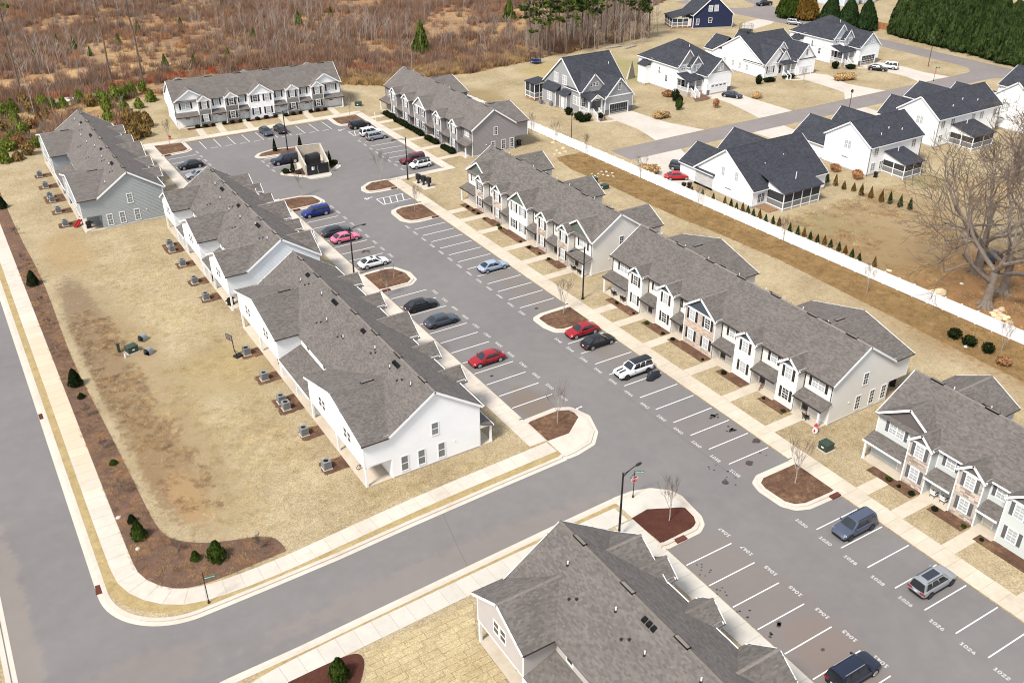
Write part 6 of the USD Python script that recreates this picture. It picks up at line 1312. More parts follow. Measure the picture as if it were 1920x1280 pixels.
t = thing('marker_post', 'short white capped pipe beside the green cabinet on the lawn', 'pipe', (12.35, 112.4, .12)); m = MB(); m.tube([(0, 0, 0), (0, 0, .7)], .1, 10); put('pipe', m, 'trim_white', t); m = MB(); m.tube([(0, 0, .7), (0, 0, .8)], [.13, .1], 10); put('cap', m, 'utility_gray', t)
x, y = at(1560, 640); t = thing('utility_cover', 'small white utility cover on the grass behind the fence bank', 'utility box', (104.0, 58.0, .13)); m = MB(); m.box(-.25, -.18, 0, .25, .18, .14); put('lid', m, 'sign_white', t)

# cluster mailboxes
mp = None
for k, (x, y, lab) in enumerate(((71.6, 147.9, 'farthest of three black cluster mailboxes'), (72.0, 146.6, 'middle of three black cluster mailboxes'), (72.4, 145.3, 'nearest of three black cluster mailboxes'))):
    if mp: dup(mp, (x, y, .14), 200, 1, lab); continue
    mp = thing('cluster_mailbox', lab, 'mailbox', (x, y, .14), 200, 1, 'black cluster mailboxes beside the lamp post')
    m = MB(); m.box(-.15, -.15, 0, .15, .15, .7); m.box(-.25, -.25, 0, .25, .25, .06); put('pedestal', m, 'black_metal', mp)
    m = MB(); m.box(-.24, -.42, .7, .24, .42, 1.62); m.box(-.28, -.46, 1.6, .28, .46, 1.68); put('cabinet', m, 'bin_black', mp)
    for r_ in range(5):
        for c_ in range(2): m = MB(); m.box(.24, -.38 + c_ * .39, .75 + r_ * .165, .255, -.02 + c_ * .39, .9 + r_ * .165); put('mail_door', m, 'black_metal', mp)
sheet('concrete_pad', sbox(70.9, 144.2, 73.2, 149.0), 'concrete', 0.138, 0, kind='structure')
# trash enclosure
t = thing('trash_enclosure', 'tan concrete trash enclosure with black gates on the island', 'trash enclosure', (59.2, 167, .13)); ox, oy = 59.2, 167
A, B, C, Dd = (55.75, 162.2), (58.1, 173.6), (62.75, 172.9), (60.1, 162.0)
for k, (p, q) in enumerate(((A, B), (B, C), (C, Dd))):
    l = math.hypot(q[0] - p[0], q[1] - p[1]); d = ((q[0] - p[0]) / l, (q[1] - p[1]) / l); W = Wall((p[0] - ox, p[1] - oy, 0), (*d, 0), (-d[1], d[0], 0)); n = 10
    m = MB()
    for z_ in range(n):
        nb = int(l / .8)
        for b in range(nb + (z_ % 2)): a0 = max(0, (b - .5 * (z_ % 2)) * l / nb); a1 = min(l, (b + 1 - .5 * (z_ % 2)) * l / nb); W.box(m, a0 + .006, a1 - .006, z_ * .2 + .006, z_ * .2 + .196, -.12, .12)
    put('block_wall', m, 'wall_concrete', t, kind='stuff'); m = MB(); W.box(m, -.02, l + .02, 2.0, 2.08, -.15, .15); put('wall_cap', m, 'wall_concrete', t)
l = 2.17
for g0, ang in ((A, -1), (Dd, 1)):
    d = np.array([Dd[0] - A[0], Dd[1] - A[1]]) / 4.35 * (1 if g0 == A else -1); W = Wall((g0[0] - ox + d[0] * .1, g0[1] - oy - .12, 0), (d[0], d[1], 0), (0, -1, 0)); m = MB(); W.box(m, 0, l - .12, .1, 2.0, -.03, .03); gp = put('gate', m, 'bin_black', t)
    m = MB()
    for k in range(8): W.box(m, .02 + k * .25, .2 + k * .25, .14, 1.96, .03, .045)
    put('gate_slat', m, 'black_metal', gp, kind='stuff')
W = Wall((A[0] - ox, A[1] - oy - .2, 0), (1, 0, 0), (0, -1, 0)); m = MB(); W.box(m, 1.0, 1.75, .95, 1.6, 0, .02); put('notice_plate', m, 'sign_white', t)
t = thing('dumpster', 'black dumpster with domed lid inside the trash enclosure', 'dumpster', (59.0, 167.3, .14), 12); m = MB(); m.box(-1.2, -.9, .1, 1.2, .9, 1.7); put('bin', m, 'bin_black', t); m = MB(); m.mesh(trimesh.creation.cylinder(radius=.95, height=2.3, sections=16), [[0, 0, 1, 0], [1, 0, 0, 0], [0, .65, 0, 1.7], [0, 0, 0, 1]]); put('lid', m, 'black_metal', t)
# hydrant
t = thing('fire_hydrant', 'red fire hydrant on the corner lawn near the far white townhouses', 'hydrant', (39.9, 197.7, .12)); m = MB(); m.tube([(0, 0, 0), (0, 0, .08), (0, 0, .09), (0, 0, .6), (0, 0, .62), (0, 0, .72), (0, 0, .82), (0, 0, .9)], [.2, .2, .13, .13, .18, .18, .1, .04], 12); put('barrel', m, 'hydrant_red', t); m = MB(); m.tube([(-.24, 0, .5), (.24, 0, .5)], .08, 8); m.tube([(0, 0, .45), (0, -.24, .45)], .1, 8); put('nozzle', m, 'hydrant_red', t)
# basketball hoop
t = thing('basketball_hoop', 'portable black basketball hoop on the lawn beside an air conditioner', 'basketball hoop', (24.1, 105.0, .12), 200)
m = MB(); m.box(-.9, -.4, 0, .1, .4, .22); put('base', m, 'bin_black', t); m = MB(); m.tube([(-.3, 0, .2), (0, 0, 1.0), (.1, 0, 3.1)], .06, 8); m.tube([(-.8, .2, .2), (0, 0, 1.1)], .03, 6); put('pole', m, 'black_metal', t)
m = MB(); W = Wall((.45, -.6, 0), (0, 1, 0), (1, 0, 0)); W.box(m, 0, 1.2, 2.75, 2.82, -.03, .03); W.box(m, 0, 1.2, 3.48, 3.55, -.03, .03); W.box(m, 0, .07, 2.75, 3.55, -.03, .03); W.box(m, 1.13, 1.2, 2.75, 3.55, -.03, .03); W.box(m, .38, .82, 2.98, 3.02, -.02, .035); W.box(m, .38, .42, 2.98, 3.28, -.02, .035); W.box(m, .78, .82, 2.98, 3.28, -.02, .035); W.box(m, .38, .82, 3.24, 3.28, -.02, .035); put('backboard_frame', m, 'black_metal', t)
m = MB(); W.box(m, .07, 1.13, 2.82, 3.48, -.01, .01); put('backboard', m, 'screen_low', t); m = MB(); m.tube([(.75 + .23 * math.cos(a), .23 * math.sin(a), 2.95) for a in np.linspace(0, 6.283, 17)], .014, 5, False); put('rim', m, 'orange_rim', t); m = MB(); bar(m, (.1, 0, 2.9), (.45, 0, 3.0), .08, .08); put('bracket', m, 'black_metal', t)
# things on lawns and porches
def chair(x, y, rz, mat, label, group, white=False):
    t = thing('porch_chair', label, 'chair', (x, y, .2), rz, 1, group); m = MB(); m.box(-.28, -.28, .36, .28, .28, .44); put('seat', m, mat, t); m = MB(); m.add([(-.28, .22, .44), (.28, .22, .44), (.28, .42, .95), (-.28, .42, .95), (-.28, .28, .44), (.28, .28, .44), (.28, .48, .95), (-.28, .48, .95)], [[0, 1, 2, 3], [5, 4, 7, 6], [3, 2, 6, 7], [1, 5, 6, 2], [4, 0, 3, 7]]); put('backrest', m, mat, t)
    for sx in (-.25, .25):
        m = MB(); m.box(sx - .03, -.28, .58, sx + .03, .3, .63); put('armrest', m, 'black_metal', t)
        for sy in (-.25, .25): m = MB(); m.box(sx - .02, sy - .02, -.06, sx + .02, sy + .02, .58); put('leg', m, 'black_metal', t)
chair(75.0, 41.0, 90, 'sign_white', 'white cushioned porch chair, left of two on the sage porch', 'white cushioned chairs on the sage porch'); chair(75.05, 39.9, 90, 'sign_white', 'white cushioned porch chair, right of two on the sage porch', 'white cushioned chairs on the sage porch')
for k, (x, y, w) in enumerate(((74.6, 93.3, 'left of two on the middle right row'), (74.6, 91.2, 'right of two on the middle right row'), (74.5, 103.0, 'behind the tall lamp post, left one'), (74.5, 101.4, 'behind the tall lamp post, right one'), (74.4, 57.4, 'beside the white corner post'))): chair(x, y, 80 + 20 * (k % 2), 'bin_black', 'black porch chair, ' + w, 'black chairs on porches')
def bike(x, y, rz, label, mat, sc=1.0, z=.2, cat='bicycle'):
    t = thing('bicycle' if cat == 'bicycle' else 'motorbike', label, cat, (x, y, z), rz, sc)
    for cx in (-.5, .5):
        m = MB(); m.tube([(cx + .3 * math.cos(a), 0, .32 + .3 * math.sin(a)) for a in np.linspace(0, 6.283, 17)], .035 if cat == 'bicycle' else .07, 6, False); w = put('wheel', m, 'tyre', t); m = MB()
        for a in np.arange(0, 3.1, .52): m.tube([(cx - .28 * math.cos(a), 0, .32 - .28 * math.sin(a)), (cx + .28 * math.cos(a), 0, .32 + .28 * math.sin(a))], .006, 3); 
        put('spokes', m, 'rim', w, kind='stuff')
    m = MB(); 
    for a, b in (((-.5, 0, .32), (-.15, 0, .75)), ((-.15, 0, .75), (.38, 0, .8)), ((.38, 0, .8), (.5, 0, .32)), ((-.05, 0, .34), (.36, 0, .7)), ((-.05, 0, .34), (-.15, 0, .75)), ((-.5, 0, .32), (-.05, 0, .34)), ((.36, 0, .8), (.33, 0, .98))): m.tube([a, b], .028 if cat == 'bicycle' else .05, 6)
    put('frame', m, mat, t); m = MB(); m.box(-.3, -.08, .78, -.02, .08, .86); put('saddle', m, 'bin_black', t); m = MB(); m.tube([(.3, -.3, .98), (.33, 0, 1.0), (.3, .3, .98)], .02, 6); put('handlebar', m, 'black_metal', t)
    if cat != 'bicycle': m = MB(); m.mesh(trimesh.creation.icosphere(2, 1), [[.3, 0, 0, .1], [0, .15, 0, 0], [0, 0, .16, .8], [0, 0, 0, 1]]); put('tank', m, mat, t, smooth=True); m = MB(); m.box(-.2, -.16, .25, .25, .16, .6); put('engine', m, 'ac_gray', t)
bike(75.0, 33.2, 60, 'small orange and black motorbike on the sage porch at the right', 'orange_rim', 1.15, cat='motorbike')
bike(74.6, 64.6, 20, 'small red bicycle on the cream porch beside the front walk', 'red_plastic', .75)
bike(28.4, 75.8, 15, 'red bicycle under the corner patio of the nearest white townhouses', 'red_plastic', .95)
bike(28.2, 100.9, 80, 'red bicycle leaning by the patio near the basketball hoop', 'red_plastic', .8)
t = thing('slide_toy', 'red plastic slide lying by the corner of the sage townhouses', 'toy slide', (15.4, 160.0, .13), 40); m = MB(); m.add([(-.9, -.25, .1), (-.9, .25, .1), (.6, .25, .9), (.6, -.25, .9)], [[0, 3, 2, 1], [0, 1, 2, 3]]); bar(m, (-.9, -.27, .2), (.6, -.27, 1.0), .05, .2); bar(m, (-.9, .27, .2), (.6, .27, 1.0), .05, .2); put('chute', m, 'red_plastic', t); m = MB(); m.box(.55, -.3, 0, .65, -.22, .95); m.box(.55, .22, 0, .65, .3, .95); put('support', m, 'red_plastic', t)
def grill(x, y, rz, label, z=.14, sc=1.0):
    t = thing('covered_grill', label, 'grill', (x, y, z), rz, sc); m = MB(); m.box(-.35, -.3, .1, .35, .3, .85); m.box(-.75, -.25, .82, .75, .25, .88); put('cart', m, 'bin_black', t); m = MB(); m.mesh(trimesh.creation.cylinder(radius=.3, height=.75, sections=14), [[0, 0, 1, 0], [1, 0, 0, 0], [0, 1, 0, .9], [0, 0, 0, 1]]); put('lid', m, 'black_metal', t)
    for sx in (-.3, .3): m = MB(); m.tube([(sx, -.33, .1), (sx, .33, .1)], .1, 8); put('wheel', m, 'tyre', t)
for x, y, rz, lab in ((16.7, 158.2, 0, 'black grill under the corner patio of the sage townhouses'), (28.0, 119.3, 30, 'black grill at the rear corner of the middle white townhouses'), (28.3, 128.2, 90, 'black grill on a patio of the middle white row'), (98.4, 156.2, 0, 'black grill beside the rear corner of the taupe townhouses'), (88.6, 57.0, 40, 'black grill at the rear corner of the middle cream row'), (76.2, 156.9 - 100.2, 90, 'black office chair shaped grill on the porch corner'), (153.6, 103.4, 20, 'dark round grill beside the screened porch of the tall house'), (39.7, 74.0, 0, 'black box on the front porch of the nearest white townhouses')):
    if 'office' in lab: continue
    grill(x, y, rz, lab)
for x, y, lab in ((110.6, 120.2, 'left of two black trash bins behind the red car'), (111.5, 119.7, 'right of two black trash bins behind the red car'), (144.0, 105.6, 'black trash bin at the rear corner of the tall white house'), (157.2, 133.6, 'black trash bin by the driveway across the street')):
    t = thing('trash_bin', lab, 'trash bin', (x, y, .13), 15, .95 if x < 150 else 1.2); m = MB(); b = [(-.28, -.3), (.28, -.3), (.28, .3), (-.28, .3)]; m.add([(p * .85, q * .85, .05) for p, q in b] + [(p * 1.1, q * 1.1, 1.0) for p, q in b], [[0, 1, 5, 4], [1, 2, 6, 5], [2, 3, 7, 6], [3, 0, 4, 7], [4, 5, 6, 7]]); put('bin', m, 'bin_black', t); m = MB(); m.box(-.33, -.36, 1.0, .33, .36, 1.08); put('lid', m, 'black_metal', t)
    for sy in (-.25, .25): m = MB(); m.tube([(-.3, sy - .04, .12), (-.3, sy + .04, .12)], .12, 8); put('wheel', m, 'tyre', t)
# trampolines, play tent, yard figure, rocks, logs
def tramp(x, y, mat, label, r=1.5):
    t = thing('trampoline', label, 'trampoline', (x, y, .12)); m = MB(); m.prism(Point(0, 0).buffer(r * .88), .78, .80); put('mat', m, 'bin_black', t); m = MB(); m.prism(Point(0, 0).buffer(r).difference(Point(0, 0).buffer(r * .86)), .74, .84); put('pad_ring', m, mat, t)
    for k in range(6): a = k * 1.047; m = MB(); m.tube([(r * math.cos(a), r * math.sin(a), 0), (r * math.cos(a), r * math.sin(a), 2.5)], .04, 6); put('leg', m, 'black_metal', t)
    m = MB(); n = 18
    for k in range(n): a, b = k * 6.283 / n, (k + 1) * 6.283 / n; m.tube([(r * math.cos(a), r * math.sin(a), .84), (r * math.cos(a), r * math.sin(a), 2.45)], .012, 3); m.tube([(r * math.cos(a), r * math.sin(a), 2.45), (r * math.cos(b), r * math.sin(b), 2.45)], .03, 4)
    for z_ in np.arange(1.1, 2.4, .3): m.tube([(r * math.cos(a), r * math.sin(a), z_) for a in np.linspace(0, 6.283, 19)], .012, 3, False)
    put('net', m, 'bin_black', t, kind='stuff')
tramp(137.8, 210.5, 'blue_plastic', 'blue rimmed trampoline with black net at the wood edge'); x, y = at(1398, 62); tramp(x, y, 'gutter_brown', 'brown trampoline behind the long roofed white house', 2.0)
x, y = at(1184, 148); t = thing('play_tent', 'pale triangular play frame on the grass left of a white house', 'play frame', (x, y, .12), 10); m = MB(); m.add([(-1.4, 0, 0), (1.4, 0, 0), (.2, .3, 4.4), (-1.2, .8, 0), (1.4, .8, 0)], [[0, 1, 2], [2, 1, 0], [4, 3, 2], [2, 3, 4], [1, 4, 2], [3, 0, 2]]); put('panel', m, 'wall_concrete', t); m = MB(); m.tube([(-1.4, 0, 0), (.2, .3, 4.4), (1.4, 0, 0)], .06, 6); put('frame', m, 'utility_gray', t)
t = thing('yard_figure', 'small red and white inflatable yard figure beside the porch post', 'yard figure', (73.3, 55.0, .12)); m = MB(); m.tube([(0, 0, 0), (0, 0, .2), (0, 0, .5), (0, 0, .75)], [.16, .3, .28, .12], 12); put('body', m, 'sign_white', t, smooth=True); m = MB(); m.mesh(trimesh.creation.icosphere(2, .19), [[1, 0, 0, 0], [0, 1, 0, 0], [0, 0, 1, .9], [0, 0, 0, 1]]); hd = put('head', m, 'rock_pale', t, smooth=True); m = MB(); m.tube([(0, 0, .98), (0, 0, 1.08), (.05, 0, 1.38)], [.22, .18, .03], 10); put('cap', m, 'red_plastic', hd)
for sx in (-.26, .26): m = MB(); m.mesh(trimesh.creation.icosphere(1, .12), [[1, 0, 0, sx], [0, 1, 0, -.1], [0, 0, 1.6, .5], [0, 0, 0, 1]]); put('arm', m, 'red_plastic', t, smooth=True)
def rock(x, y, s, label, mat='rock', seed=0, group=None, z=.12):
    mm = trimesh.creation.icosphere(1, 1.0); v = np.array(mm.vertices); v *= (.7 + .6 * meshkit.noise(v * 1.3 + seed * 7.1))[:, None]; v *= np.array([s, s * .75, s * .5]); m = MB(); m.add(v, mm.faces)
    t = thing('rock', label, 'rock', (x, y, z), seed * 57 % 360, 1, group); put('stone_body', m, mat, t)
r = random.Random(3); n = 0
for px, py in [(1868, 583), (1874, 588), (1881, 592), (1866, 592), (1873, 597), (1882, 598), (1889, 595), (1878, 580), (1862, 588)]:
    x, y = at(px, py); rock(x, y, .5 + .15 * r.random(), 'tan stone in the stone ring at the foot of the right oak', seed=n, group='stones by the oak trunk'); n += 1
for px, py, s, lab in ((1758, 549, 1.2, 'large flat tan rock just behind the white fence'), (1893, 606, .8, 'tan rock right of the stone ring by the fence'), (1667, 508, .5, 'pale rock on the bare ground left of the oaks'), (1803, 532, .3, 'small white rock before the left oak'), (222, 970, .28, 'small white stone in the roadside bed'), (258, 1028, .28, 'white stone in the corner bed nearest the road curve')):
    x, y = at(px, py); rock(x, y, s, lab, seed=n, mat='rock' if s > .45 else 'rock_pale'); n += 1
for px, py in [(1115, 330), (1122, 326), (1131, 328), (1140, 330), (1148, 325), (1128, 322), (1150, 331), (1110, 326), (1120, 333), (1137, 322)]:
    x, y = at(px, py); rock(x, y, .28, 'pale drainage stone on the bank beside the white fence', 'rock_pale', n, 'drainage stones on the bank'); n += 1
for px, py in [(1036, 268), (1044, 283), (1050, 288), (1060, 285), (1056, 278), (1040, 290)]:
    x, y = at(px, py); rock(x, y, .45, 'brown stone in the washed out hollow by the fence end', 'rock', n, 'stones in the hollow by the fence'); n += 1
for px, py, a in ((1128, 82, 10), (1150, 90, -5), (1182, 90, 15), (1070, 95, 30)):
    x, y = at(px, py); t = thing('fallen_log', ['pale fallen log at the wood edge, left of two big pines', 'fallen log lying in the pine wood', 'long pale log lying on the grass at the wood edge', 'fallen log among the bare pine trunks'][[1128, 1150, 1182, 1070].index(px)], 'log', (x, y, .3), a); m = MB(); m.tube([(-2.6, 0, 0), (0, .15, .05), (2.6, 0, .1)], [.3, .27, .2], 8); put('trunk', m, 'bark_light', t); m = MB(); m.tube([(1.0, .1, .05), (1.6, .8, .5)], [.1, .04], 6); put('branch', m, 'bark_light', t)
# storm drains
for k, (x, y, rz, lab) in enumerate(((1.35, 72.2, 83, 'rusty storm drain grate at the road curve'), (1.4, 104.2, 90, 'rusty curb inlet on the long left road'))):
    t = thing('storm_drain', lab, 'drain', (x, y, .03), rz); m = MB(); m.box(-.62, -.4, -.1, .62, .4, 0.0); put('frame', m, 'rust_iron', t)
    for j in range(9): m = MB(); m.box(-.55 + j * .13, -.36, 0.0, -.49 + j * .13, .36, .02); put('grate_bar', m, 'rust_iron', t)
for k, (x, y, lab) in enumerate(((66.9, 46.4, 'right end of the large brown island at lower right'), (66.8, 88.7, 'island beside the dark red and black sedans'), (66.8, 132.3, 'island across from the cream row with stone bays'), (66.8, 148.1, 'island before the cluster mailboxes'), (48.2, 112.0, 'island with the red sign'), (48.2, 147.6, 'island beside the bright blue car'), (36.9, 188.1, 'island by the far left pavement'), (49.5, 49.7, 'red mulch island at the junction'))):
    t = thing('curb_inlet', 'rusty brown drain opening at the ' + lab, 'drain', (x, y, .06), 0); m = MB(); m.box(-.6, -.28, -.1, .6, .28, .09); put('frame', m, 'rust_iron', t); m = MB(); m.box(-.5, -.22, .09, .5, .22, .105); put('plate', m, 'rust_iron', t)
# ------------------------------------------------------------------ vegetation
def grow(limbs, twigs, p, d, ln, r, lev, rng, spread=.65, kids=3, up=.12, shrink=.72, wig=.16, minr=.012):
    """Recursive branching; thick wood goes to limbs, the last two levels to twigs."""
    pts = [np.array(p, float)]; dd = np.array(d, float); n = 4 if lev > 1 else 3
    for i in range(n - 1):
        dd = dd + np.array([rng.gauss(0, wig), rng.gauss(0, wig), rng.gauss(0, wig * .6) + up * .5]); dd /= np.linalg.norm(dd); pts.append(pts[-1] + dd * ln / (n - 1))
    r1 = max(r * .62, minr * .6)
    (limbs if lev > 1 else twigs).tube(pts, np.linspace(r, r1, n), 7 if r > .15 else (5 if lev > 2 else 3), cap=False)
    if lev <= 0: return
    k = kids + (1 if rng.random() < .35 else 0)
    for i in range(k):
        f = rng.uniform(.45, 1.0) if i else 1.0
        q = pts[min(int(f * (n - 1)), n - 1)]; q = q if f == 1.0 else pts[int(f * (n - 1))] + (pts[min(int(f * (n - 1)) + 1, n - 1)] - pts[int(f * (n - 1))]) * (f * (n - 1) % 1)
        a = rng.random() * 6.283; s = spread * rng.uniform(.6, 1.3)
        e = np.cross(dd, [0, 0, 1.0]) if abs(dd[2]) < .95 else np.array([1.0, 0, 0]); e /= np.linalg.norm(e); g = np.cross(dd, e)
        nd = dd + (e * math.cos(a) + g * math.sin(a)) * s; nd[2] += up; nd /= np.linalg.norm(nd)
        grow(limbs, twigs, q, nd, ln * shrink * rng.uniform(.75, 1.15), max(r1 * rng.uniform(.6, .85), minr), lev - 1, rng, spread, kids, up, shrink, wig, minr)

def bare_tree(name, label, x, y, h, r, lev, seed, mat='bark_light', tm_='twig', fork=.33, z=.15, group=None, **k):
    t = thing(name, label, 'tree', (x, y, z), 0, 1, group); rng = random.Random(seed); lb, tw = MB(), MB()
    m = MB(); m.tube([(0, 0, -.2), (0, 0, .12), (.02, 0, h * fork * .5), (0, .03, h * fork)], [r * 1.5, r * 1.1, r, r * .85], 9, cap=False); put('trunk', m, mat, t, smooth=60)
    for i in range(k.pop('limbs', 4)):
        a = i * 2.1 + rng.random(); dv = np.array([math.cos(a) * .55, math.sin(a) * .55, 1.0]) if i else np.array([.08, .05, 1.0])
        grow(lb, tw, (0, 0, h * fork * (1 - .12 * rng.random() * (i > 0))), dv / np.linalg.norm(dv), h * .33, r * .6, lev, rng, **k)
    put('limbs', lb, mat, t, kind='stuff'); put('twigs', tw, tm_, t, kind='stuff'); return t
ISLTREES = [(1255, 975, 4.6, 'bare young tree on the dark red mulch island at the junction'), (1491, 905, 5.0, 'bare young tree on the large brown island at lower right'), (1057, 587, 4.8, 'bare young tree on the island beside two parked sedans'), (778, 393, 4.4, 'bare young tree on the island below the hatched aisle'),
            (715, 341, 5.4, 'bare young tree on the island before the mailboxes'), (566, 367, 4.4, 'bare young tree on the island beside the bright blue car'), (727, 553, 4.2, 'bare twiggy tree with a red sign on the left island'), (1045, 792, 4.4, 'bare young tree on the brown corner island by the white end wall'), (318, 270, 4.8, 'bare young tree on the island before the far left white end wall'), (656, 217, 5.0, 'bare young tree on the far right island by the black car')]
protoT = []
for i, (px, py, h, lab) in enumerate(ISLTREES):
    x, y = at(px, py, .15)
    if i < 3: protoT.append(bare_tree('young_tree', lab, x, y, h, .055, 3, 40 + i, spread=.42, kids=3, up=.28, minr=.009, limbs=5))
    else: dup(protoT[i % 3], (x, y, .15), i * 77, h / 4.8, lab)
for i, (px, py, lab) in enumerate(((1468, 453, 'thin bare sapling before the white fence, right of the low white house'), (1625, 549, 'thin bare sapling before the middle of the right fence stretch'), (1877, 660, 'thin bare sapling on the bank nearest the right edge'), (997, 247, 'bare sapling at the far end of the white fence'), (1042, 266, 'bare sapling between fence and lantern post'), (1098, 292, 'bare sapling on the bank above the drainage stones'), (1308, 390, 'bare sapling before the fence beside the low white house'), (1200, 335, 'bare sapling before the fence near the street end'))):
    x, y = at(px, py); dup(protoT[i % 3], (x, y, .12), i * 50, .85, lab)
x, y = at(1506, 158); dup(protoT[0], (x, y, .12), 0, .8, 'small bare tree on the lawn before the low house with dormer'); x, y = at(1626, 138); dup(protoT[1], (x, y, .12), 0, .7, 'dark bare tree beside the black car at the corner house')
# old oaks at the right edge
def oak(x, y, h, r, seed, lab, lim=5):
    t = thing('oak_tree', lab, 'tree', (x, y, .1)); rng = random.Random(seed); lb, tw = MB(), MB()
    m = MB(); m.tube([(0, 0, -.3), (0, 0, .15), (0, .02, .8), (.05, 0, 2.0), (.1, .05, h * .27)], [r * 1.75, r * 1.45, r * 1.08, r * .95, r * .9], 14, cap=False)
    for k in range(6): a = k * 1.05 + rng.random(); m.tube([(math.cos(a) * r * 2.3, math.sin(a) * r * 2.3, -.05), (math.cos(a) * r * 1.2, math.sin(a) * r * 1.2, .35), (math.cos(a) * r * .6, math.sin(a) * r * .6, 1.1)], [.12, .26, .3], 6)
    put('trunk', m, 'bark_oak', t, smooth=60)
    for i in range(lim):
        a = i * 6.283 / lim + rng.random() * .7; s = rng.uniform(.8, 1.7) if i else .15; dv = np.array([math.cos(a) * s, math.sin(a) * s, 1.0])
        grow(lb, tw, (.1, .05, h * rng.uniform(.17, .27)), dv / np.linalg.norm(dv), h * .42, r * .55, 5 if i == 0 else 4, rng, spread=.85, kids=3, up=.07, shrink=.73, wig=.19, minr=.03)
    put('limbs', lb, 'bark_oak', t, kind='stuff'); put('twigs', tw, 'twig', t, kind='stuff'); return t
oak(115.7, 63.4, 20, .62, 5, 'huge bare oak with thick trunk nearest the white fence, stone ring at its foot')
oak(124.3, 70.8, 19, .66, 9, 'huge bare oak standing left behind the other oaks')
oak(121.6, 64.8, 20, .55, 14, 'bare oak between two others, trunk in the middle of the group')
oak(141.0, 72.0, 16, .6, 23, 'bare oak at the right edge behind the three front oaks')
oak(166.0, 92.0, 13, .4, 29, 'bare tree before the white house at the right edge')

def leaves(n, fn, s, seed, flat=.6):
    """n small leaf clumps (quads) at points and outward directions given by fn."""
    r = np.random.RandomState(seed); P, O = fn(r, n); O = O + r.randn(n, 3) * flat; O /= np.linalg.norm(O, axis=1, keepdims=True)
    a = np.cross(O, r.randn(n, 3)); a /= np.linalg.norm(a, axis=1, keepdims=True); b = np.cross(O, a); ss = s * (.6 + .8 * r.rand(n, 1)); a *= ss; b *= ss * .7
    V = np.stack([P - a * .5, P + b * .5 - a * .1, P + a * .6, P - b * .5 + a * .05], 1); m = MB(); m.add(V.reshape(-1, 3), (np.array([[0, 1, 2], [0, 2, 3]])[None] + 4 * np.arange(n)[:, None, None]).reshape(-1, 3), np.repeat(r.rand(n), 4)); return m
def cone_fn(h, R, z0=.1, lump=.3, pw=.8, sd=0):
    def fn(r, n):
        u = r.rand(n) ** .8; a = r.rand(n) * 6.283; z = z0 + u * (h - z0); prof = R * (1 - u) ** pw * np.minimum(1, .45 + u * 5)
        q = np.stack([np.cos(a) * 1.8, np.sin(a) * 1.8, z * .9 / max(R, .5)], 1); lumpn = 1 + lump * (meshkit.fbm(q * 1.7 + sd * 9.3, 3) - .5) * 2.2
        rad = prof * lumpn * (1 - .45 * r.rand(n) ** 2.2)
        P = np.stack([np.cos(a) * rad, np.sin(a) * rad, z], 1); O = np.stack([np.cos(a), np.sin(a), np.full(n, .55)], 1); return P, O
    return fn
def ball_fn(R, H, z0=0.0, lump=.4, sd=0):
    def fn(r, n):
        d = r.randn(n, 3); d /= np.linalg.norm(d, axis=1, keepdims=True); l = 1 + lump * (meshkit.fbm(d * 2.2 + sd * 5.1, 3) - .5) * 2
        rad = l * (1 - .5 * r.rand(n) ** 2)
        P = d * rad[:, None] * [R, R, H / 2] + [0, 0, z0 + H / 2]; P[:, 2] = np.maximum(P[:, 2], .05); return P, d + [0, 0, .3]
    return fn
VP = {}
def plant(kind, name, label, cat, x, y, h, R, mat, n, s, fn, stem=('bark', .08), group=None, z=.12, nv=2):
    """One of nv variants of a kind of plant, scaled to height h and radius R."""
    key = (kind, mat); lst = VP.setdefault(key, [])
    if len(lst) < nv:
        sd = len(lst) + 1; t = thing(name, label, cat, (x, y, z), 0, (R, R, h), group)
        m = MB(); m.tube([(0, 0, -.1), (0, 0, .3), (0, 0, .75)], [stem[1], stem[1] * .8, stem[1] * .3], 6); put('trunk' if cat == 'tree' else 'stem', m, stem[0], t)
        put('crown' if cat == 'tree' else 'foliage', leaves(n, fn(sd), s, sd * 17 + len(VP)), mat, t, kind='stuff'); lst.append(t.GetPrim()); return t
    return dup(lst[RNG.randrange(nv)], (x, y, z), RNG.random() * 360, (R, R, h), label, group)
conef = lambda sd: cone_fn(1.0, 1.0, .02, .32, .75, sd)
ballf = lambda sd: ball_fn(1.0, 1.0, 0.0, .45, sd)
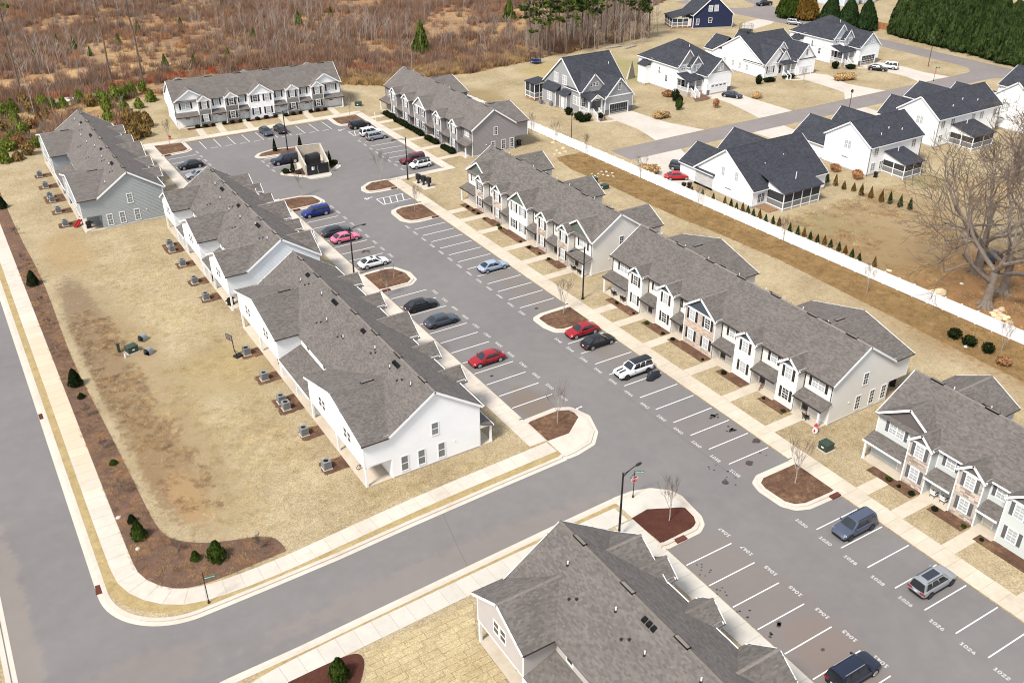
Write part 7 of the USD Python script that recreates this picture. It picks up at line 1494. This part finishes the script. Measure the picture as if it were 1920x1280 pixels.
# evergreen hedge beyond the street
k = 0
for row, (x0, off, hh) in enumerate(((243.0, 0, 9.6), (249.5, 2.3, 11.0), (257, 0, 12))):
    for y in np.arange(126 + off, 184 - row * 2, 4.7):
        x = x0 + (y - 150) * .08 + RNG.gauss(0, .3)
        plant('hedge', 'evergreen_tree', 'dark evergreen in the tall hedge beyond the corner street', 'tree', x, y, hh + RNG.gauss(0, .6), 3.9 + RNG.gauss(0, .3), 'leaf_leyland', 6500, .15, (lambda sd: cone_fn(1.0, 1.0, .01, .5, .42, sd)), ('bark', .05), 'evergreens of the tall hedge', nv=3)
for px, py, h, R, mat, lab in ((1478, 33, 8.5, 4.0, 'leaf_shrub', 'rounded green evergreen at the top edge, left of the bronze one'), (1512, 36, 8.5, 4.2, 'leaf_cedar_gold', 'rounded bronze green evergreen at the top edge'), (1556, 42, 7.5, 3.4, 'leaf_cedar', 'dark cone evergreen behind the corner house, left of three'), (1590, 48, 7.5, 3.2, 'leaf_cedar', 'dark cone evergreen behind the corner house, middle of three'), (1622, 56, 8.0, 3.4, 'leaf_cedar', 'dark cone evergreen behind the corner house, right of three'), (1696, 62, 10, 3.0, 'leaf_pine_dark', 'loose green evergreen behind the wooden fence'), (1712, 50, 11, 3.2, 'leaf_pine_dark', 'tall loose evergreen behind the garden shed')):
    x, y = at(px, py); plant('round' if mat in ('leaf_shrub', 'leaf_cedar_gold') else 'cone', 'evergreen_tree', lab, 'tree', x, y, h, R, mat, 4200, .17, (lambda sd: cone_fn(1.0, 1.0, .02, .3, .5, sd)) if mat != 'leaf_pine_dark' else conef, ('bark', .05), nv=1)
# small cedars along the fence and between the gardens
ced = [Z3(*p) for p in [(50, 1090), (110, 1110), (170, 1135), (235, 1155), (270, 1165), (300, 1185), (335, 1190), (365, 1200), (395, 1220), (430, 1230), (465, 1250), (505, 1260), (540, 1270)]] + [(1280 + a / 3, 427 + b / 3) for a, b in [(600, 25), (645, 40), (680, 50), (715, 65), (755, 85), (795, 95), (830, 110), (875, 130), (912, 145), (950, 165), (990, 185), (1075, 220)]]
for i, (px, py) in enumerate(ced):
    x, y = at(px, py); plant('cedar', 'young_cedar', 'small bronze green cedar planted along the back of the white fence', 'shrub', x, y, 1.5 + RNG.gauss(0, .15), .42, 'leaf_cedar' if i % 3 else 'leaf_cedar_gold', 420, .22, conef, ('bark', .06), 'young cedars along the white fence')
for i, (a, b, m_) in enumerate([(810, 1025, 0), (857, 1045, 1), (905, 1065, 1), (960, 1075, 1), (1002, 1100, 1), (1055, 1115, 1), (1115, 1135, 1), (1162, 1145, 0), (1220, 1165, 0), (1275, 1180, 0)]):
    x, y = at(*Z3(a, b)); plant('cedar', 'young_cedar', 'small cedar in the row between the two back gardens', 'shrub', x, y, 2.1 if i not in (2, 3) else 1.5, .52, 'leaf_cedar_gold' if m_ else 'leaf_cedar', 420, .22, conef, ('bark', .06), 'young cedars between the gardens')
# roadside bed evergreens and shrubs
for px, py, h, R, mat, lab in ((63, 534, 2.2, .95, 'leaf_dark', 'dark evergreen shrub in the roadside bed, farthest one'), (142, 722, 2.2, .95, 'leaf_dark', 'dark evergreen shrub in the roadside bed, middle one'), (153, 746, .7, .5, 'leaf_dark', 'tiny dark shrub in the roadside bed'), (262, 1008, 2.0, .85, 'leaf_shrub', 'green evergreen shrub by the bend of the roadside bed'), (408, 1047, 2.1, 1.0, 'leaf_shrub', 'largest green evergreen shrub in the corner bed'), (367, 1048, 1.0, .55, 'leaf_shrub', 'small green shrub beside the largest one in the corner bed'), (248, 978, .9, .5, 'leaf_dark', 'small dark shrub beside the green one at the bed bend'), (213, 870, .6, .5, 'leaf_shrub', 'low green tuft in the roadside bed'), (637, 1270, 2.2, .95, 'leaf_shrub', 'green evergreen shrub on the mulch bed at the bottom edge'), (5, 390, 2.0, 1.0, 'leaf_dark', 'dark shrub at the left edge of the roadside bed')):
    x, y = at(px, py); plant('shrubcone', 'evergreen_shrub', lab, 'shrub', x, y, h, R, mat, 1100, .2, lambda sd: cone_fn(1.0, 1.0, .02, .3, .6, sd), ('bark', .07), nv=1)
for px, py, h, lab in ((487, 1027, 1.9, 'bare twiggy shrub at the right end of the corner bed'), (333, 1034, 1.6, 'bare twiggy shrub in the middle of the corner bed'), (230, 922, 1.8, 'bare shrub in the roadside bed near the bend'), (164, 780, 1.8, 'bare shrub in the roadside bed below a dark evergreen'), (110, 665, 1.9, 'bare shrub half way along the roadside bed'), (93, 610, 1.6, 'thin bare shrub in the roadside bed'), (78, 570, 1.6, 'bare shrub below the farthest dark evergreen'), (45, 490, 1.8, 'bare shrub near the far end of the roadside bed'), (30, 440, 1.6, 'bare shrub at the far end of the roadside bed'), (195, 840, 1.5, 'low bare shrub beside the green tuft')):
    x, y = at(px, py); bare_tree('bare_shrub', lab, x, y, h, .035, 3, int(px), 'bark', 'twig', fork=.1, spread=.75, kids=3, up=.14, minr=.010, limbs=6)
# cypresses and shrubs of the central islands
for px, py, h, lab in ((516, 284, 2.6, 'dark narrow cypress on the oval island, left of the lamp'), (563, 276, 2.4, 'dark narrow cypress on the oval island, right of the lamp'), (549, 322, 2.6, 'dark narrow cypress left of the trash enclosure'), (619, 311, 2.8, 'dark narrow cypress right of the trash enclosure')):
    x, y = at(px, py); plant('cypress', 'narrow_cypress', lab, 'shrub', x, y, h, .5, 'leaf_dark', 700, .2, conef, ('bark', .06), nv=1)
for px, py, s, lab in ((536, 325, .7, 'round dark shrub at the left tip of the enclosure island'), (627, 308, .7, 'round dark shrub right of the trash enclosure'), (560, 326, .5, 'low dark shrub before the enclosure wall')):
    x, y = at(px, py); plant('ball', 'round_shrub', lab, 'shrub', x, y, s * 1.3, s, 'leaf_dark', 500, .28, ballf, ('bark', .07))
# foundation shrubs of the townhouses
for key, row in ROWS.items():
    t, X, Y, rz, T = row
    if X in (40.75, 40.45, 28.85): continue
    nm = {75.6: {95.1: 'middle cream', 136.4: 'far cream', 49.25: 'sage'}, 86.95: {193.6: 'taupe'}, 43.3: {204.75: 'far white'}}[X][Y]
    for i, (a0, a1, wd) in enumerate(T['bays']):
        nn = 5 if X == 86.95 else (4 if wd else 3)
        if X == 75.6: nn = RNG.choice((1, 2, 2, 3))
        for q in range(nn):
            s = a0 - .9 + q * (a1 - a0 + .6) / max(nn - 1, 1) + (RNG.uniform(-.3, .7) if X == 75.6 else 0); (x, y), = to_world(row, [(s, -2.25 + RNG.gauss(0, .12))])
            big = .75 if X == 86.95 else (.5 if X == 43.3 else RNG.uniform(.2, .34))
            plant('ball', 'round_shrub', f'small dark shrub in the front bed of the {nm} townhouses', 'shrub', x, y, big * 1.25, big * RNG.uniform(.85, 1.15), 'leaf_dark' if X != 75.6 or RNG.random() < .6 else 'leaf_shrub', 500, .28, ballf, ('bark', .07), f'bed shrubs of the {nm} townhouses', z=.15)
# garden shrubs of the houses
for px, py, h, R, mat, lab in ((1066, 212, 1.6, .9, 'leaf_dark', 'dark round shrub by the left wall of the gray house'), (1085, 222, 1.7, 1.0, 'leaf_dark', 'dark shrub left of the white porch stairs of the gray house'), (1091, 226, 1.5, .8, 'leaf_dark', 'second dark shrub left of the white porch stairs'), (1101, 224, 1.6, .9, 'leaf_dark', 'dark shrub next to the white porch stairs'), (1126, 219, 1.2, .8, 'leaf_dark', 'dark shrub between porch stairs and gray garage'), (1252, 178, 1.5, 1.3, 'scrub_rust', 'reddish brown shrub before the white porch'), (1266, 187, 2.6, 1.0, 'leaf_dark', 'dark upright shrub left of the porch stairs'), (1234, 219, 1.5, 1.3, 'scrub_tan', 'tan round grass clump on the lawn, left of two'), (1247, 217, 1.3, 1.1, 'scrub_tan', 'tan round grass clump on the lawn, right of two'),
        (1573, 148, 1.6, 1.4, 'scrub_tan', 'tan grass clump on the corner lawn, left of three'), (1583, 147, 1.6, 1.4, 'scrub_tan', 'tan grass clump on the corner lawn, middle of three'), (1593, 146, 1.6, 1.4, 'scrub_tan', 'tan grass clump on the corner lawn, right of three'), (1422, 155, 2.2, .8, 'leaf_dark', 'pointed dark shrub at the corner of the low house with dormer'), (1438, 151, 1.0, 1.0, 'leaf_dark', 'low dark hedge shrub left under the shuttered window'), (1446, 150, 1.0, 1.0, 'leaf_dark', 'low dark hedge shrub right under the shuttered window'), (1473, 145, 1.1, 1.0, 'leaf_dark', 'dark hedge shrub beside the porch, left one'), (1482, 144, 1.1, 1.0, 'leaf_dark', 'dark hedge shrub beside the porch, right one'), (1565, 126, 1.8, .9, 'leaf_dark', 'dark shrub left of the stairs at the corner house'), (1594, 126, 1.1, 1.3, 'leaf_dark', 'dark shrub right of the stairs at the corner house'), (1275, 193, 2.0, .6, 'leaf_dark', 'upright dark shrub right against the porch stairs'),
        (1607, 332, 1.7, 1.0, 'scrub_rust', 'reddish bare shrub at the rear corner of the tall white house'), (1566, 318, 1.4, 1.0, 'scrub_rust', 'reddish bare shrub by the side wall of the tall white house'), (1222, 322, 1.6, 1.5, 'scrub_tan', 'tan bush behind the white fence near the street end, right one'), (1207, 318, 1.4, 1.3, 'scrub_tan', 'tan bush behind the white fence near the street end, left one'), (1418, 181, 1.3, 1.2, 'scrub_tan', 'tan brush pile on the lawn before the long roofed house'), (1272, 203, 2.6, .8, 'leaf_pine_dark', 'young green tree on the lawn before the white house'), (1342, 199, 2.0, .7, 'scrub_rust', 'young reddish tree at the edge of a driveway'),
        (1788, 630, 1.3, .9, 'leaf_dark', 'dark evergreen bush on the bank, left of three'), (1815, 644, 1.3, .9, 'leaf_dark', 'dark evergreen bush on the bank, middle of three'), (1851, 657, 1.2, .8, 'leaf_dark', 'dark evergreen bush on the bank, right of three'), (1881, 680, 1.0, .9, 'scrub_rust', 'reddish bare bush on the bank below the dark ones')):
    x, y = at(px, py + 3); plant('gball', 'garden_shrub', lab, 'shrub', x, y, h, R, mat, 600, .26, ballf, ('bark', .07), nv=1)
# pines
def pine(x, y, h, clear, seed, lab, r=.2, crown=True, n=46):
    t = thing('pine_tree', lab, 'tree', (x, y, .12)); rng = random.Random(seed); m = MB(); w = [(rng.gauss(0, .12), rng.gauss(0, .12)) for _ in range(5)]
    m.tube([(0, 0, -.2)] + [(w[i][0], w[i][1], h * (i + 1) / 5) for i in range(5)], [r * 1.25, r, r * .85, r * .7, r * .5, r * .15], 8, cap=False); put('trunk', m, 'bark_pine', t, smooth=60)
    lb = MB(); C = []
    for k in range(n):
        f = rng.random() ** .8; zz = clear + f * (h - clear); a = rng.random() * 6.283; ln = (1 - f) * h * .17 + .8; e = np.array([math.cos(a) * ln, math.sin(a) * ln, zz + .1 * ln]); lb.tube([(0, 0, zz), e * [.5, .5, 1] - [0, 0, .1], e], [.06, .04, .02], 4, cap=False); C.append((e, .55 + .4 * rng.random()))
        if rng.random() < .6: C.append((e * [.6, .6, 1.0], .5))
    put('limbs', lb, 'bark_pine', t, kind='stuff')
    def fn(rr, nn):
        idx = rr.randint(len(C), size=nn); d = rr.randn(nn, 3); d /= np.linalg.norm(d, axis=1, keepdims=True); P = np.array([C[i][0] for i in idx]) + d * (np.array([C[i][1] for i in idx]) * rr.rand(nn) ** .5)[:, None] * [1, 1, .7]; return P, d
    put('crown', leaves(26 * len(C), fn, .55, seed), 'leaf_pine_dark' if seed % 3 else 'leaf_pine', t, kind='stuff'); return t
for i, (px, py, h, c, lab) in enumerate(((42, 182, 25.5, 20.5, 'tall thin pine with long bare trunk at the left edge'), (212, 162, 26, 20, 'tall thin pine with long bare trunk, left of a close pair'), (268, 153, 26, 20, 'tall thin pine with long bare trunk, right of a close pair'))):
    x, y = at(px, py); pine(x, y, h, c, 60 + i, lab, .24, n=26)
r = random.Random(12); PX = [(993, 105), (1017, 109), (1031, 104), (1041, 84), (1061, 102), (1080, 68), (1101, 91), (1119, 92), (1136, 74), (1166, 80), (1180, 66), (1090, 84), (1049, 70), (1150, 62), (1010, 86), (1072, 92), (1128, 60), (1110, 70), (1195, 74), (1205, 60), (1030, 60), (1065, 55), (1000, 70), (1160, 50), (1215, 72)]
for i, (px, py) in enumerate(PX):
    x, y = at(px, py); pine(x, y, r.uniform(16, 21), r.uniform(5.5, 10), 80 + i, 'tall pine in the stand behind the gray house', .2 + .05 * r.random(), n=30).SetCustomDataByKey('group', 'pines of the stand behind the gray house')
PROTO_SP = []
for i, (px, py, h) in enumerate([(140, 93, 3.2), (339, 50, 2.6), (223, 85, 3.0), (260, 64, 3.4), (65, 112, 2.6), (476, 75, 3.2), (561, 52, 4.5), (497, 64, 2.6), (790, 100, 8.0), (955, 40, 6.5), (108, 84, 2.6), (428, 108, 2.4), (310, 125, 3.0), (364, 122, 2.6), (170, 105, 2.4), (180, 52, 2.6), (15, 120, 2.4), (415, 18, 2.4), (620, 30, 2.6)]):
    x, y = at(px, py); plant('spine', 'young_pine', 'young green pine growing in the brown scrub', 'tree', x, y, h, h * .33, 'leaf_pine', 700, .3, lambda sd: cone_fn(1, 1, .03, .5, .8, sd), ('bark_pine', .03), 'young pines scattered in the scrub')
for i, (px, py, mt_) in enumerate([(30, 232, 0), (45, 256, 0), (15, 282, 0), (70, 276, 0), (10, 305, 0), (88, 222, 1), (60, 212, 1), (120, 202, 0), (150, 192, 0), (205, 226, 0), (232, 208, 0), (222, 190, 0), (250, 180, 0), (268, 174, 0), (284, 190, 0), (238, 184, 0), (262, 203, 0), (258, 243, 1), (272, 256, 1), (243, 234, 1), (262, 228, 1), (6, 222, 0), (25, 212, 0), (45, 198, 1), (80, 198, 0), (55, 290, 1), (35, 300, 1), (22, 260, 0), (250, 262, 1), (276, 238, 1), (200, 205, 0), (192, 190, 0), (100, 205, 0), (213, 176, 1), (170, 200, 1), (240, 250, 1), (5, 250, 1), (75, 235, 2), (55, 240, 2), (40, 275, 2)]):
    x, y = at(px, py); plant('thicket', 'thicket_bush', f'{["bright green", "bronze brown", "rusty"][mt_]} thicket bush behind the sage townhouses', 'shrub', x, y, 2.6 + RNG.gauss(0, .5), 1.35 + RNG.gauss(0, .25), ['leaf_green', 'leaf_bronze', 'leaf_rust'][mt_], 750, .24, lambda sd: cone_fn(1.0, 1.0, .02, .7, .6, sd) if sd % 2 else ball_fn(1.0, 1.1, 0, .7, sd), ('bark', .04), ['bright green', 'bronze brown', 'rusty'][mt_] + ' thicket bushes')

# scrub, tall grass and saplings of the cleared wood
def twig_proto(seed, n, h, sp, w, lean=.35):
    r = np.random.RandomState(seed); m = MB(); a = r.rand(n) * 6.283; rad = sp * np.sqrt(r.rand(n)) * .5; hh = h * (.45 + .55 * r.rand(n)); b = np.stack([np.cos(a) * rad, np.sin(a) * rad, np.zeros(n)], 1); out = r.randn(n, 3) * lean; out[:, 2] = 1; tp = b + out * hh[:, None]; s = r.randn(n, 3) * [1, 1, .1]; s /= np.linalg.norm(s, axis=1, keepdims=True); s *= w
    md = b + (tp - b) * .5 + r.randn(n, 3) * .05 * h
    V = np.stack([b - s, b + s, md + s * .8, tp, md - s * .8], 1); m.add(V.reshape(-1, 3), (np.array([[0, 1, 2], [0, 2, 4], [4, 2, 3]])[None] + 5 * np.arange(n)[:, None, None]).reshape(-1, 3), np.repeat(r.rand(n), 5)); return m
def scatter(name, label, cat, protos, pts, smin, smax, seed, z=.12):
    inst = UsdGeom.PointInstancer.Define(stage, '/World/' + name); tag(inst, label, cat, None, 'stuff'); pr = UsdGeom.Scope.Define(stage, f'/World/{name}/kinds'); r = np.random.RandomState(seed); paths = []
    for i, (nm, mb, mat) in enumerate(protos): p = put(nm, mb, mat, f'/World/{name}/kinds'); paths.append(p.GetPath())
    n = len(pts); inst.CreatePrototypesRel().SetTargets(paths); an = r.rand(n) * math.pi; q = np.stack([np.cos(an), np.zeros(n), np.zeros(n), np.sin(an)], 1)
    inst.CreatePositionsAttr(Vt.Vec3fArray.FromNumpy(np.c_[pts[:, :2], np.full(n, z)].astype(np.float32))); inst.CreateProtoIndicesAttr(Vt.IntArray.FromNumpy(pts[:, 2].astype(np.int32)))
    inst.CreateOrientationsAttr(Vt.QuathArray([Gf.Quath(float(a), float(b), float(c), float(d)) for a, b, c, d in q])); s = smin + (smax - smin) * r.rand(n, 1) ** 1.5; inst.CreateScalesAttr(Vt.Vec3fArray.FromNumpy(np.repeat(s, 3, 1).astype(np.float32)))
def sample(poly, n, seed, dens=None):
    r = np.random.RandomState(seed); x0, y0, x1, y1 = poly.bounds; out = []
    while sum(map(len, out)) < n:
        p = np.c_[x0 + r.rand(4 * n) * (x1 - x0), y0 + r.rand(4 * n) * (y1 - y0)]; p = p[shapely.contains_xy(poly, p[:, 0], p[:, 1])]
        if dens is not None: p = p[r.rand(len(p)) < dens(p)]
        out.append(p)
    return np.vstack(out)[:n]
VIEW = Polygon([at(-60, 330), at(-60, -25), at(1290, -25), at(1290, 110)])
WOODS = FOREST.intersection(VIEW).buffer(0)
nz = lambda p, s, sd=0: meshkit.fbm(np.c_[p * s, np.zeros(len(p))], 4, sd)
KINDS = [('mauve_brush', twig_proto(1, 70, 2.2, 2.0, .035), 'scrub_mauve'), ('gray_brush', twig_proto(2, 60, 2.8, 1.8, .03, .25), 'scrub_gray'), ('tan_grass', twig_proto(3, 80, 1.2, 2.2, .05, .5), 'scrub_tan'), ('rust_brush', twig_proto(4, 70, 1.6, 2.0, .04, .45), 'scrub_rust'), ('mauve_brush_tall', twig_proto(5, 80, 3.4, 2.2, .035, .22), 'scrub_mauve')]
w = sample(WOODS, 9500, 1, lambda p: np.clip((nz(p, .045) - .36) * 5, .12, 1) * np.clip(1.5 - ((p[:, 1] > 255) & (p[:, 1] < 268) & (p[:, 0] < 66)) * 1.3, 0, 1) * np.where((p[:, 1] < 241) & (p[:, 0] < 44), .28, 1))
a = nz(w, .03, 5); c = np.random.RandomState(4).rand(len(w)); idx = np.select([c < .36, c < .55, (c < .75) & (a > .5), c < .84], [0, 1, 2, 3], 4)
scatter('wood_brush', 'leafless mauve and tan brush covering the cleared wood', 'brush', KINDS, np.c_[w, idx], .6, 1.35, 2)
red = LineString([at(*p) for p in [(0, 192), (100, 181), (213, 164), (333, 144), (533, 117), (640, 124), (700, 131), (800, 122), (900, 103), (975, 84)]]).buffer(2.2)
w = sample(red, 900, 3); scatter('rust_grass_strip', 'strip of rust red broomgrass along the wood edge', 'grass', [('red_grass', twig_proto(6, 70, 1.3, 1.6, .05, .4), 'scrub_red'), ('rust_grass', twig_proto(7, 60, 1.1, 1.6, .05, .4), 'scrub_rust')], np.c_[w, np.random.RandomState(5).randint(2, size=len(w))], .6, 1.1, 6)
gold = Polygon([at(*p) for p in [(640, 158), (640, 140), (720, 140), (800, 128), (905, 108), (985, 92), (988, 116), (900, 128), (850, 140), (790, 144), (720, 160)]]).buffer(.5)
w = sample(gold, 1700, 7); scatter('golden_grass', 'tall golden grass between the wood and the lawn', 'grass', [('golden_tuft', twig_proto(8, 80, 1.5, 1.5, .045, .3), 'scrub_tan'), ('orange_tuft', twig_proto(9, 60, 1.3, 1.5, .045, .3), 'leaf_bronze')], np.c_[w, (np.random.RandomState(8).rand(len(w)) < .25).astype(int)], .7, 1.2, 9)
bk = BANK.intersection(sbox(99, 30, 112, 150)).difference(LineString([(112.0, 8.0), (110.5, 54.2), (108.6, 95), (107.6, 120), (106.4, 152)]).buffer(.5)); w = sample(bk, 1500, 17); scatter('bank_grass', 'rough straw coloured grass on the bank along the fence', 'grass', [('straw_tuft', twig_proto(18, 40, .22, 1.0, .02, 1.0), 'grass_gold'), ('brown_tuft', twig_proto(19, 40, .22, 1.0, .02, 1.0), 'grass_olive')], np.c_[w, np.random.RandomState(18).randint(2, size=len(w))], .6, 1.1, 19)
SAP = []
for i in range(4):
    rng = random.Random(200 + i); m = MB(); tw = MB(); h = 6.5
    m.tube([(0, 0, 0), (rng.gauss(0, .15), rng.gauss(0, .15), h * .5), (rng.gauss(0, .3), rng.gauss(0, .3), h)], [.07, .05, .015], 4, cap=False)
    for k in range(10): zz = h * rng.uniform(.3, .92); a = rng.random() * 6.283; l = rng.uniform(.6, 1.6); m.tube([(0, 0, zz), (math.cos(a) * l * .5, math.sin(a) * l * .5, zz + l * .7), (math.cos(a) * l, math.sin(a) * l, zz + l * 1.3)], [.03, .022, .012], 3, cap=False)
    SAP.append((f'sapling', m, 'bark_sapling' if i % 2 else 'bark_light'))
w = sample(WOODS, 750, 21, lambda p: np.clip((nz(p, .035, 9) - .4) * 5, .05, 1) * np.where((p[:, 1] < 246) & (p[:, 0] < 50), .06, 1)); scatter('wood_saplings', 'thin bare saplings standing in the cleared wood', 'saplings', SAP, np.c_[w, np.random.RandomState(22).randint(4, size=len(w))], .55, 1.25, 23)
PW = Polygon([at(*p) for p in [(985, 110), (1000, 40), (1240, 20), (1225, 80), (1130, 98)]]).buffer(.5); w = sample(PW, 260, 25); scatter('pine_wood_understory', 'bare understory stems among the pines', 'saplings', SAP, np.c_[w, np.random.RandomState(26).randint(4, size=len(w))], .7, 1.5, 27)
# bare wood debris of pale sheeting in the clearing
mb = MB(); r = random.Random(31)
t = thing('plastic_sheeting', 'torn white plastic sheeting lying in the scrub clearing behind the sage row', 'sheeting', (*at(158, 184), .2))
for k in range(14):
    x, y = r.uniform(-6, 6), r.uniform(-1.6, 1.6); g = Polygon([(x + r.uniform(.5, 1.5) * math.cos(a), y + r.uniform(.4, .9) * math.sin(a)) for a in np.arange(0, 6.2, .8)]); m = MB(); m.prism(g, .0, .08 + .02 * k); put('sheet', m, 'white_sheet', t)
# pine straw and leaf litter in the beds, tufts on the lawns close by
lit = BED.intersection(sbox(3, 60, 18, 150)); w = sample(lit, 1500, 33); scatter('bed_weeds', 'dry weeds and litter in the roadside bed', 'weeds', [('dry_weed', twig_proto(34, 22, .22, .5, .012, .9), 'scrub_mauve'), ('tan_weed', twig_proto(35, 22, .2, .5, .012, .9), 'scrub_tan')], np.c_[w, np.random.RandomState(35).randint(2, size=len(w))], .5, 1.3, 36)
lawn = Polygon([(7.8, 79), (12, 73.4), (17.3, 71), (18.2, 68.6), (46, 69.8), (25.0, 72.5), (24, 150), (9, 150)]); w = sample(lawn, 4500, 41, lambda p: np.clip(1.35 - (p[:, 1] - 70) / 75, 0, 1) * np.clip((nz(p, .25, 3) - .3) * 4, .1, 1) * np.where(p[:, 0] < 14 + 2 * np.sin(p[:, 1] * .3), .12, 1)); scatter('lawn_tufts', 'dry grass tufts on the big left lawn', 'grass', [('pale_tuft', twig_proto(42, 26, .07, .7, .012, 1.4), 'grass_pale'), ('olive_tuft', twig_proto(43, 26, .07, .6, .012, 1.4), 'grass_olive')], np.c_[w, (np.random.RandomState(44).rand(len(w)) < .22).astype(int)], .6, 1.4, 45)
strip = Polygon([(7.6, 128), (13.0, 128), (13.4, 104), (14.6, 90), (14.2, 77.5), (10.6, 78.5), (8.2, 92)]); w = sample(strip, 2300, 51, lambda p: np.clip((nz(p, .5, 6) - .42) * 8, 0, 1)); scatter('lawn_weeds', 'dead brown weeds on the worn strip of the big left lawn', 'weeds', [('brown_weed', twig_proto(52, 24, .09, .6, .014, 1.3), 'scrub_mauve'), ('rust_weed', twig_proto(53, 24, .08, .5, .014, 1.3), 'scrub_rust'), ('straw_weed', twig_proto(54, 26, .08, .7, .014, 1.3), 'grass_pale')], np.c_[w, np.random.RandomState(55).choice(3, size=len(w), p=[.45, .2, .35])], .6, 1.5, 56)
yard = Polygon([(112.5, 40), (111.5, 95), (114, 101), (150, 101), (170, 90), (160, 60), (140, 30)]); w = sample(yard, 5200, 61, lambda p: np.clip((nz(p, .16, 8) - .36) * 6, .05, 1)); scatter('leaf_litter', 'brown leaf litter and thin grass under the oaks', 'leaf litter', [('leaf_patch', twig_proto(62, 30, .08, 1.1, .03, 1.6), 'scrub_rust'), ('dull_leaf_patch', twig_proto(63, 30, .08, 1.2, .03, 1.6), 'scrub_mauve'), ('grass_patch', twig_proto(64, 34, .1, 1.2, .025, 1.4), 'grass_olive'), ('pale_grass_patch', twig_proto(65, 34, .1, 1.2, .025, 1.4), 'grass_pale')], np.c_[w, np.random.RandomState(66).choice(4, size=len(w), p=[.3, .25, .25, .2])], .6, 1.5, 67)
